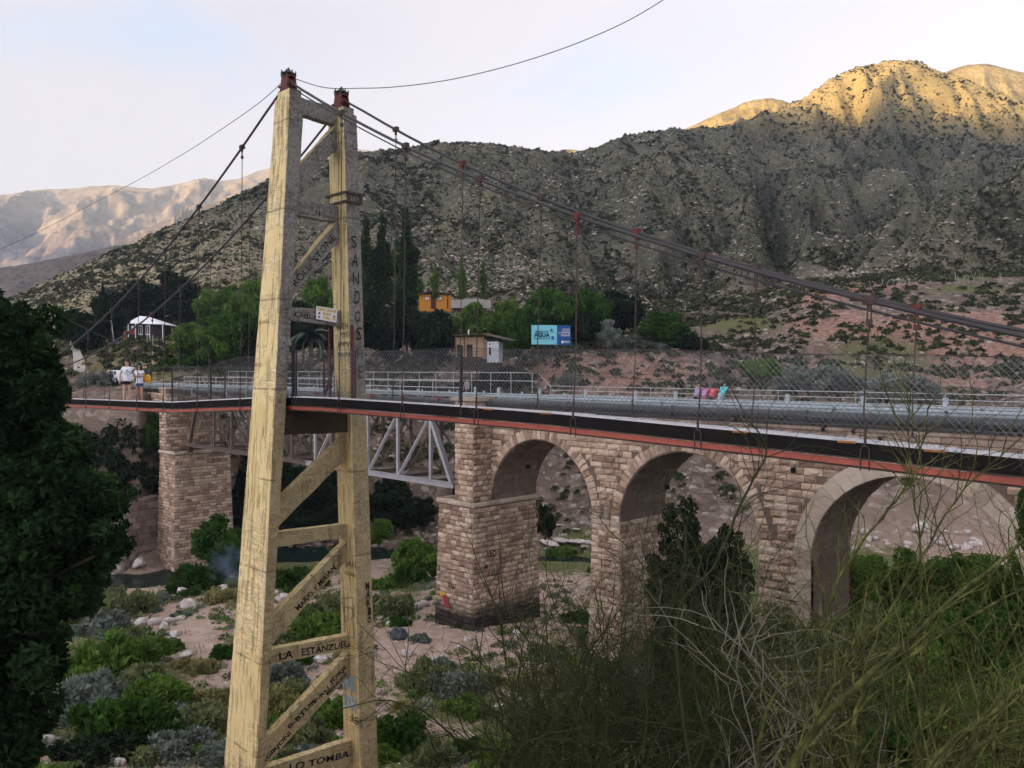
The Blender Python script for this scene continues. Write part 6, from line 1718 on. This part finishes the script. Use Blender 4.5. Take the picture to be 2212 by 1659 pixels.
for x0 in (-50, -31): bx_(r, 'post', BRND, x0*k, (x0+1.8)*k, -.8, -.7, -1, 50*k)
# billboard
r, k = site('billboard', 1190.5, 745, 111, 'blue and turquoise billboard about water standing among the trees', 'billboard', .03)
TURQ = flat('turquoise_print', (.20, .56, .66), .6, .3, 0, .08, 1); NAVY = flat('navy_print', (.012, .075, .26), .6, .3, 0, .1, 1); INKB = flat('dark_print', (.01, .04, .10), .7, .2)
bx_(r, 'board', TURQ, -42.5*k, 12.5*k, 0, .12, 1*k, 42.5*k); bx_(r, 'board', NAVY, 12.5*k, 42.5*k, 0.002, .12, 0*k, 42*k)
for x0 in (-28, 0, 28): bx_(r, 'post', RUST, x0*k-.06, x0*k+.06, .14, .26, -2.5, 40*k)
def bt(s, x0, x1, z, h, mat, bold=.02, hand=False): o = write(s, (x0*k, -.02, z*k), (x1*k, -.02, z*k), r, mat, normal=(0, -1, 0), hand=hand, height=h*k, bold=bold, out=.01)
bt('SE TRATA DE', -34, -7, 26.5, 4.2, INKB, .03, True); bt('AGUA', -36, -3, 17.5, 8.5, INKB, .05, True); bt('CUIDEMOS CADA GOTA', -38, -3, 12.2, 3.4, INKB, .03)
bt('En Mendoza', 24, 40.5, 33, 2.4, WHITEP); bt('consumimos', 22, 40.5, 29.4, 2.2, WHITEP); bt('más de 350 litros', 15, 40.5, 25.6, 2.8, WHITEP, .04); bt('de agua por día', 18, 40.5, 22.2, 2.2, WHITEP); bt('por persona.', 22, 40.5, 18.8, 2.2, WHITEP); bt('MENDOZA', 28, 40.5, 6.6, 2.0, WHITEP, .04); bt('GOBIERNO', 28, 40.5, 4.0, 1.5, WHITEP)
MB().blob((24.5*k, -.015, 6.2*k), (2.4*k, .02, 3.3*k), 10, 8).build('crest', WHITEP, r)
mb = MB(); mb.hexa([(.8*k, -.05, 11.5*k), (5.6*k, -.05, 11.5*k), (5.6*k, -.01, 11.5*k), (.8*k, -.01, 11.5*k), (-.2*k, -.05, 18.5*k), (6.6*k, -.05, 18.5*k), (6.6*k, -.01, 18.5*k), (-.2*k, -.01, 18.5*k)]); mb.build('bucket_print', flat('blue_print', (.01, .09, .42), .6, .3), r)
MB().tube([(0, -.03, 18.5*k), (1.2*k, -.03, 21.4*k), (3.2*k, -.03, 22.2*k), (5.2*k, -.03, 21.4*k), (6.4*k, -.03, 18.5*k)], .03, 4).build('handle_print', WHITEP, r)
mb = MB()
for a_, b_ in (((-2, 33), (4, 33)), ((1, 35), (1, 30)), ((-2, 29), (1, 31)), ((1, 31), (4, 27)), ((-2.6, 28), (-.6, 30))): mb.tube([(a_[0]*k, -.03, a_[1]*k), (b_[0]*k, -.03, b_[1]*k)], .045, 4)
mb.build('tap_print', INKB, r)
# roofless stone ruin
r, k = site('ruin', 1290, 752, 119, 'low crumbling pale stone ruin between the billboard and the agaves', 'ruin')
bx_(r, 'core', MORT, -34*k, 30*k, .1, 1.2, -1, 26*k)
for i in range(7):
    x0 = -36
    while x0 < 32-i*1.5:
        w_ = RND.uniform(5, 9)
        if not (-8 < x0 < 2 and 1 < i < 5): bx_(r, 'stone', STONE, x0*k, (x0+w_-.5)*k, -.05-RND.uniform(0, .12), .09, (i*5.2)*k, (i*5.2+4.8)*k)
        x0 += w_
# retaining wall of the far abutment, river side
RW = empty('retaining_wall', (-84, 31.5, -3), 0, 'old grey stone retaining wall rising from the water left of the far pier', 'retaining wall')
a_ = P_z(262, 1236, -3.6); b_ = Vector((-81.4, TPil+.3, -3.6)); xd = (b_-a_); L = xd.length; xd.normalize(); nn = Vector((xd.y, -xd.x, 0))
mb = MB(); top = 2.9
mb.hexa([a_, b_, b_-nn*1.5, a_-nn*1.5, a_+Vector((0, 0, 3.6+2.4))-nn*.4, b_+Vector((0, 0, 3.6+top))-nn*.4, b_+Vector((0, 0, 3.6+top))-nn*1.5, a_+Vector((0, 0, 3.6+2.4))-nn*1.5]); o = mb.build('wall_core', DARKST, RW); o.location = -RW.location; tone_attr(o, [.2]*8)
n = 0
for i in range(11):
    x0 = 0; z = i*.56-.2
    while x0 < L-.3:
        w_ = RND.uniform(.6, 1.3); w_ = min(w_, L-x0); p = a_+xd*x0-nn*(.4*(z/9.5))+nn*.03+Vector((0, 0, z)); q = p+xd*(w_-.05)
        mb = MB(); u_ = Vector((0, 0, .52)); f_ = nn*RND.uniform(.02, .12); mb.hexa([p, q, q-nn*.1, p-nn*.1, p+u_, q+u_, q+u_-nn*.1, p+u_-nn*.1]); 
        mb.v[0:2] = [tuple(Vector(mb.v[0])+f_), tuple(Vector(mb.v[1])+f_)]; mb.v[4:6] = [tuple(Vector(mb.v[4])+f_), tuple(Vector(mb.v[5])+f_)]
        o = mb.build('stone', DARKST, RW); o.location = -RW.location; tone_attr(o, [RND.random()]*8); x0 += w_; n += 1
# concrete ramp, poles, wires on the far bank at the left
CONG = flat('pale_concrete_track', (.40, .37, .34), .9, .1, 0, .2, 2)
mb = MB(); tr = [(158,735,128,12),(166,760,118,17),(172,790,108,26),(180,822,100,36)]
for i in range(3):
    (u0, v0, d0, w0), (u1, v1, d1, w1) = tr[i], tr[i+1]; A = P_d(u0-w0/2, v0, d0); B = P_d(u0+w0/2, v0, d0); C_ = P_d(u1+w1/2, v1, d1); D_ = P_d(u1-w1/2, v1, d1)
    mb.hexa([D_-Vector((0, 0, 2)), C_-Vector((0, 0, 2)), B-Vector((0, 0, 2)), A-Vector((0, 0, 2)), D_, C_, B, A])
tag(mb.build('path', CONG), kind='structure')
POLE = flat('grey_concrete_pole', (.34, .35, .34), .9, .1)
def pole(u, vt, vb, d, r_, label, mat=POLE, lean=0):
    b = P_d(u, vb, d); b.z -= .5; t = P_d(u+lean, vt, d); o = MB().tube([b, t], [r_*1.2, r_], 8).build('utility_pole', mat, None, True, label=label, cat='utility pole'); return t
t1_ = pole(118, 673, 722, 120, .16, 'square grey concrete pole above the left edge trees')
t2_ = pole(246, 692, 730, 118, .07, 'thin pale leaning pole left of the white-roofed cabin', POLE, -6)
t3_ = pole(242, 798, 855, 92, .07, 'thin dark pole beside the parked car', RUST, -4)
def wire(a, b, sag, label):
    MB().tube([a.lerp(b, f/12)-Vector((0, 0, 4*sag*(f/12)*(1-f/12))) for f in range(13)], .03, 4, False).build('wire', CABLE, None, label=label, cat='wire')
wire(t1_, P_d(328, 766, 104), .5, 'thick slack wire from the concrete pole down to the hillock'); wire(t1_, P_d(-60, 668, 110), .4, 'wire running left from the concrete pole out of the frame'); wire(t1_+Vector((0, 0, .2)), t2_, .8, 'wire strung between the two poles left of the cabin')
for i, (u, v, d) in enumerate([(262,738,140),(300,742,138),(330,744,136),(345,748,134),(318,742,136),(356,752,132)]):
    b = P_d(u, v, d); MB().box(b.x-.07, b.x+.07, b.y-.07, b.y+.07, b.z-.6, b.z+1.5).build('fence_post', WOODD if i % 2 else POLE, None, label='short fence post standing below the white-roofed cabin', cat='fence post', group='fence posts below the cabin')
fp = MB().tube([(0, 0, -.3), (0, 0, 1.6)], .04, 5).mesh('fence_post', POLE)
for i, u in enumerate([1872,1880,1900,1905,1912,1925,1932,1938,1950,1958,2062,2066,2072,2078,2090,2100,2104,2112,2122,2160]):
    x, y = xy(u, 156+RND.uniform(-1.5, 1.5)); o = link('fence_post', fp); o.location = (x, y, terr_z(x, y)); o.rotation_euler = (RND.uniform(-.3, .3), RND.uniform(-.45, .45), 0); tag(o, 'thin pale leaning stake of the old fence along the green terrace', 'fence post', 'old fence stakes on the terrace')

# ------------------------------------------------------------------ parked car
def car(x, y, z, ang, label):
    r = empty('parked_car', (x, y, z), ang, label, 'car'); CP_ = flat('white_car_paint', (.72, .75, .76), .3, .5, 0, .03); GL = flat('car_glass', (.02, .03, .035), .1, .6)
    side = [(-2.0, .35), (-2.05, .75), (-1.75, 1.0), (-1.35, 1.08), (-.75, 1.48), (.9, 1.50), (1.55, 1.05), (2.0, .98), (2.08, .5), (2.0, .30), (1.62, .3), (1.5, .62), (1.05, .62), (.9, .3), (-.95, .3), (-1.08, .62), (-1.5, .62), (-1.62, .3)]
    mb = MB(); n = len(side)
    for yy in (-.82, .82):
        for (a_, b_) in side: mb.v.append((a_, yy*(1-.22*max(0, b_-1.0)/.5), b_))
    for k in range(n): mb.f.append((k, (k+1) % n, n+(k+1) % n, n+k))
    mb.f.append(tuple(range(n))[::-1]); mb.f.append(tuple(n+k for k in range(n))); mb.build('body', CP_, r)
    for yy, s in ((-.80, -1), (.80, 1)):
        for (a0, a1, t0_, t1_2) in ((-1.12, -.28, -.68, -.28), (-.2, .5, -.2, .5), (.58, 1.25, .58, .95)):
            mb = MB(); mb.poly([(a0, yy*1.01, 1.08), (a1, yy*1.01, 1.08), (t1_2, yy*.83, 1.43), (t0_, yy*.83, 1.43)][::s]); mb.build('window', GL, r)
    mb = MB(); mb.poly([(-1.38, -.70, 1.10), (-1.38, .70, 1.10), (-.78, .62, 1.47), (-.78, -.62, 1.47)]); mb.build('windscreen', GL, r)
    for a_ in (-1.3, 1.27):
        for yy in (-.80, .80):
            w_ = MB().tube([(a_, yy-.1, .31), (a_, yy+.1, .31)], .31, 16).build('wheel', BLACKW, r); MB().tube([(a_, yy*1.13-.01, .31), (a_, yy*1.13+.01, .31)], .18, 12).build('rim', GALV, w_)
    for yy in (-.6, .6): MB().box(-2.08, -2.0, yy-.15, yy+.15, .68, .84).build('headlight', WHITEP, r)
    return r
pc = P_z(246, 838, 12.93); x, y = xy(254, 93); car(x, y, terr_z(x, y)-.05, .15, 'white hatchback parked beyond the left end of the road bridge')

# ------------------------------------------------------------------ people
SKIN = flat('skin', (.52, .31, .23), .6, .3, 0, .08); SKIN2 = flat('tanned_skin', (.38, .22, .15), .6, .3, 0, .08); HAIR = flat('dark_hair', (.012, .009, .008), .5, .4); 
def skinm(name, V, E, Rr, mat, parent, sub=1):
    me = bpy.data.meshes.new(name); me.from_pydata(V, E, []); o = bpy.data.objects.new(name, me); COL.objects.link(o)
    md = o.modifiers.new('s', 'SKIN'); md.use_smooth_shade = True
    lay = me.skin_vertices[0].data
    for i, r_ in enumerate(Rr): lay[i].radius = (r_, r_) if not isinstance(r_, tuple) else r_
    lay[0].use_root = True
    if sub: m2 = o.modifiers.new('d', 'SUBSURF'); m2.levels = sub; m2.render_levels = sub
    dg = bpy.context.evaluated_depsgraph_get(); nm = bpy.data.meshes.new_from_object(o.evaluated_get(dg)); bpy.data.objects.remove(o)
    nm.materials.clear(); nm.materials.append(mat); nm.polygons.foreach_set('use_smooth', [True]*len(nm.polygons)); return link(name, nm, parent)
def person(loc, rz, label, H=1.62, top=(.8,.8,.8), bottom=(.02,.02,.02), shoe=(.03,.03,.03), skin=SKIN, hair='long', lean=0.0, armL=None, armR=None, legs=((-.085, 0), (.085, 0)), trousers=False, sleeves='short', wide=1.0):
    """built facing -y, feet at z=0; lean tips the trunk forward (towards -y)"""
    r = empty('person', loc, rz, label, 'person'); s = H/1.62
    hip = Vector((0, 0, .84)); 
    def trunk(h, f=1.0): return hip+Vector((0, -math.sin(lean)*h, math.cos(lean)*h))
    ch = trunk(.30); nk = trunk(.50); hd = nk+Vector((0, -math.sin(lean*.6)*.14, math.cos(lean*.6)*.14))
    sh = [nk+Vector((k*.155*wide, -.0, -.06)) for k in (-1, 1)]
    aL = armL or [(-.24, -.02, 1.06), (-.25, -.10, .84)]; aR = armR or [(.24, -.02, 1.06), (.25, -.10, .84)]
    V = [hip, trunk(.15), ch, nk, hd, hd+Vector((0, 0, .10))]; E = [(0, 1), (1, 2), (2, 3), (3, 4), (4, 5)]; Rr = [(.13, .10), (.11, .085), (.135, .10), .055, .078, .075]
    for k, (sx, arm) in enumerate(((0, aL), (1, aR))):
        b = len(V); el, wr_ = Vector(arm[0]), Vector(arm[1]); hnd = wr_+(wr_-el).normalized()*.08
        V += [sh[sx], el, wr_, hnd]; E += [(2, b), (b, b+1), (b+1, b+2), (b+2, b+3)]; Rr += [.050, .036, .026, .030]
        for q in range(4):
            dv = (hnd-wr_).normalized(); sd_ = dv.cross(Vector((0, 1, 0.1))).normalized(); fb = len(V); V += [hnd+sd_*(q-1.5)*.018+dv*.03, hnd+sd_*(q-1.5)*.02+dv*(.075-.008*abs(q-1.3))]; E += [(b+3, fb), (fb, fb+1)]; Rr += [.009, .007]
        fb = len(V); dv = (hnd-wr_).normalized(); sd_ = dv.cross(Vector((0, 1, 0.1))).normalized()*(1 if sx == 0 else -1); V += [wr_+dv*.03+sd_*.045]; E += [(b+2, fb)]; Rr += [.010]
    for (lx, ly) in legs:
        b = len(V); V += [Vector((lx*.95, 0, .80)), Vector((lx*1.02, ly*.5-.015, .45)), Vector((lx*1.05, ly, .08)), Vector((lx*1.1, ly-.13, .035))]; E += [(0, b), (b, b+1), (b+1, b+2), (b+2, b+3)]; Rr += [.085, .055, .036, .035]
    V = [v*s for v in V]; Rr = [tuple(q*s for q in x_) if isinstance(x_, tuple) else x_*s for x_ in Rr]
    body = skinm('body', V, E, Rr, skin, r)
    # face
    hc = (hd+Vector((0, 0, .06)))*s; f = MB()
    for k in (-1, 1): f.blob(hc+Vector((k*.028, -.070, .012))*s, .010*s, 5, 4)
    f.build('eyes', HAIR, r); MB().tube([hc+Vector((0, -.072, .01))*s, hc+Vector((0, -.095, -.018))*s], [.006*s, .012*s], 5).build('nose', skin, r); MB().box(hc.x-.022*s, hc.x+.022*s, hc.y-.082*s, hc.y-.074*s, hc.z-.046*s, hc.z-.038*s).build('mouth', flat('lips', (.30, .10, .09), .6), r)
    tm = flat('shirt_cloth', top, .9, .1, 0, .12, 6); bmt = flat('lower_cloth', bottom, .9, .1, 0, .2, 6); sm_ = flat('shoe', shoe, .7, .2)
    Vt = [hip+Vector((0, 0, -.10)), hip+Vector((0, 0, .02)), trunk(.15), ch, nk+Vector((0, 0, -.05))]; Et = [(0, 1), (1, 2), (2, 3), (3, 4)]; Rt = [(.17, .14), (.165, .135), (.145, .12), (.165, .13), (.085, .075)]
    for sx, arm in ((0, aL), (1, aR)):
        el = Vector(arm[0]); b = len(Vt); k = .55 if sleeves == 'short' else 1.0; Vt += [sh[sx], sh[sx].lerp(el, k)]; Et += [(3, b), (b, b+1)]; Rt += [.072, .066]
    skinm('shirt', [v*s for v in Vt], Et, [tuple(q*s for q in x_) if isinstance(x_, tuple) else x_*s for x_ in Rt], tm, r)
    Vb = [hip+Vector((0, 0, .02)), hip+Vector((0, 0, -.06))]; Eb = [(0, 1)]; Rb = [(.155, .128), (.165, .13)]
    for (lx, ly) in legs:
        b = len(Vb); kz = .62 if not trousers else .10; Vb += [Vector((lx, 0, .76)), Vector((lx*1.05, ly*(.4 if not trousers else .95), kz))]; Eb += [(1, b), (b, b+1)]; Rb += [.115, .10 if not trousers else .06]
    skinm('trousers' if trousers else 'shorts', [v*s for v in Vb], Eb, [tuple(q*s for q in x_) if isinstance(x_, tuple) else x_*s for x_ in Rb], bmt, r)
    hm_ = MB(); hm_.blob(hc+Vector((0, .018, .022))*s, (.088*s, .092*s, .098*s), 12, 9)
    if hair == 'long':
        for k in range(-2, 3): hm_.tube([hc+Vector((k*.034, .04-abs(k)*.012, .02))*s, hc+Vector((k*.045, .065-abs(k)*.02, -.12))*s, hc+Vector((k*.05, .07-abs(k)*.022, -.30))*s], [.04*s, .042*s, .018*s], 6)
    hm_.build('hair', HAIR, r, True)
    for (lx, ly) in legs: MB().tube([Vector((lx*1.05, ly+.045, .04))*s, Vector((lx*1.08, ly-.06, .045))*s, Vector((lx*1.1, ly-.18, .03))*s], [.042*s, .046*s, .034*s], 8).build('shoe', sm_, r, True)
    return r, s, tm
tw_ = 11.95
def on_deck(u, v): p = P_t(u, v, tw_); return Vector((p.x, p.y, deck_z(p.x)-.088))
fc = math.atan2(RT.y, RT.x)
p1 = on_deck(275, 862); g1, s1, m1 = person(p1, fc+.15, 'taller girl in white printed t-shirt and black shorts, arm round her friend', 1.68, (.72,.74,.80), (.02,.02,.025), (.02,.02,.022), SKIN, 'long', 0, armL=[(-.23, -.03, 1.05), (-.22, -.14, .83)], armR=[(.34, .06, 1.26), (.58, .02, 1.30)], legs=((-.09, -.10), (.08, .06)))
p2 = on_deck(302, 862); g2, s2, m2_ = person(p2, fc-.1, 'shorter girl in white printed t-shirt and blue denim shorts with hands together', 1.50, (.70,.74,.82), (.035,.075,.16), (.45,.38,.33), SKIN2, 'long', .06, armL=[(-.25, -.08, 1.08), (-.05, -.22, 1.06)], armR=[(.25, -.08, 1.08), (.05, -.22, 1.08)], legs=((-.08, -.05), (.08, .02)))
PRT = flat('blue_shirt_print', (.05, .08, .20), .8, .1)
for g, s_ in ((g1, s1), (g2, s2)):
    mb = MB(); q = random.Random(5)
    for k in range(7):
        cx, cz = q.uniform(-.08, .08), q.uniform(1.0, 1.22); mb.box(cx*s_-.02, cx*s_+.02, -.150*s_, -.128*s_, cz*s_-.012, cz*s_+.012)
    mb.build('shirt_print', PRT, g)
b_ = empty('bag', p2+RT*.23+FH*.10+Vector((0, 0, .90)), fc, 'round orange-yellow bag hanging behind the shorter girl', 'bag')
YB = flat('orange_yellow_cloth', (.75, .36, .03), .7, .2, 0, .4, 14); MB().blob((0, .05, 0), (.15, .10, .17), 12, 9, .06).build('pouch', YB, b_, True); MB().tube([(-.02, .03, .15), (-.10, .02, .26), (-.18, 0, .30)], .012, 5).build('strap', RUST, b_)
# four people leaning on the far rail, backs to us
def at_rail(u, t=38.15): p = P_t(u, 850, t); return Vector((p.x, t, 12.93))
armsF = dict(armL=[(-.24, -.30, 1.08), (-.16, -.52, 1.14)], armR=[(.24, -.30, 1.08), (.16, -.52, 1.14)])
for (u, lab, top, bot, H, hair, tr_) in ((1508,'person in lavender shirt and dark trousers leaning on the far rail, leftmost',(.42,.36,.52),(.02,.025,.035),1.66,'short',True),(1524,'person with long dark hair in pink striped top leaning on the far rail',(.62,.22,.42),(.45,.16,.30),1.60,'long',True),(1541,'person with dark hair in coral pink shirt leaning on the far rail',(.80,.13,.16),(.02,.025,.035),1.60,'long',True),(1562,'person in turquoise t-shirt and jeans leaning on the far rail, rightmost',(.10,.62,.64),(.10,.22,.32),1.72,'short',True)):
    P_ = at_rail(u); g, s_, m_ = person(P_-Vector((0, .15, 0)), math.pi, lab, H, top, bot, (.03,.03,.03), SKIN2, hair, .50, trousers=tr_, **armsF)
    if 'striped' in lab:
        mb = MB()
        for k in range(4): 
            h = .10+k*.08; mb.tube([Vector((-.10, .115-math.sin(.5)*h, .84+math.cos(.5)*h))*s_, Vector((0, .135-math.sin(.5)*h, .84+math.cos(.5)*h))*s_, Vector((.10, .115-math.sin(.5)*h, .84+math.cos(.5)*h))*s_], .012, 4)
        mb.build('stripes', WHITEP, g)
p_ = P_t(1002, 830, 38.0); person(Vector((p_.x, 38.3, 12.93)), -math.pi/2, 'person in grey vest and dark shorts walking on the far side of the truss span', 1.68, (.35, .37, .38), (.03, .03, .04), (.2, .05, .04), SKIN, 'short', .05, legs=((-.08, -.2), (.08, .2)))
# ------------------------------------------------------------------ air
hz_ = bpy.data.materials.new('pale_air'); hz_.use_nodes = True; hn = hz_.node_tree.nodes; hl_ = hz_.node_tree.links
for n_ in list(hn):
    if n_.type == 'BSDF_PRINCIPLED': hn.remove(n_)
pv = hn.new('ShaderNodeVolumePrincipled'); pv.inputs['Density'].default_value = .00019; pv.inputs['Color'].default_value = (.66, .83, 1.0, 1); pv.inputs['Anisotropy'].default_value = .1
hl_.new(pv.outputs[0], hn['Material Output'].inputs['Volume'])
mb = MB(); HZ = [min((o.matrix_world @ Vector(c))[i] for o in sc.objects if o.type == 'MESH' and o.parent is None for c in o.bound_box) for i in range(3)], [max((o.matrix_world @ Vector(c))[i] for o in sc.objects if o.type == 'MESH' and o.parent is None for c in o.bound_box) for i in range(3)]
mb.box(HZ[0][0]-6, HZ[1][0]+6, HZ[0][1]-6, HZ[1][1]+6, HZ[0][2]-1, HZ[1][2]+2); tag(mb.build('haze', hz_), kind='stuff')

# thin blue smoke of a small fire by the water
sm2 = bpy.data.materials.new('blue_smoke'); sm2.use_nodes = True; n2_ = sm2.node_tree.nodes; l2_ = sm2.node_tree.links
for n_ in list(n2_):
    if n_.type == 'BSDF_PRINCIPLED': n2_.remove(n_)
pv2 = n2_.new('ShaderNodeVolumePrincipled'); pv2.inputs['Color'].default_value = (.45, .62, .85, 1)
tcs = n2_.new('ShaderNodeTexCoord'); nz = n2_.new('ShaderNodeTexNoise'); nz.inputs['Scale'].default_value = .9; nz.inputs['Detail'].default_value = 4; l2_.new(tcs.outputs['Object'], nz.inputs['Vector'])
rp = n2_.new('ShaderNodeMapRange'); rp.inputs['From Min'].default_value = .45; rp.inputs['From Max'].default_value = .75; rp.inputs['To Max'].default_value = .30; l2_.new(nz.outputs['Fac'], rp.inputs['Value']); l2_.new(rp.outputs[0], pv2.inputs['Density'])
l2_.new(pv2.outputs[0], n2_['Material Output'].inputs['Volume'])
c_ = P_d(492, 1215, 64); mb = MB(); mb.blob((0, 0, 0), (1.6, 1.6, 1.8), 14, 10, .08); o = mb.build('smoke', sm2, None, True); o.location = c_; tag(o, kind='stuff')
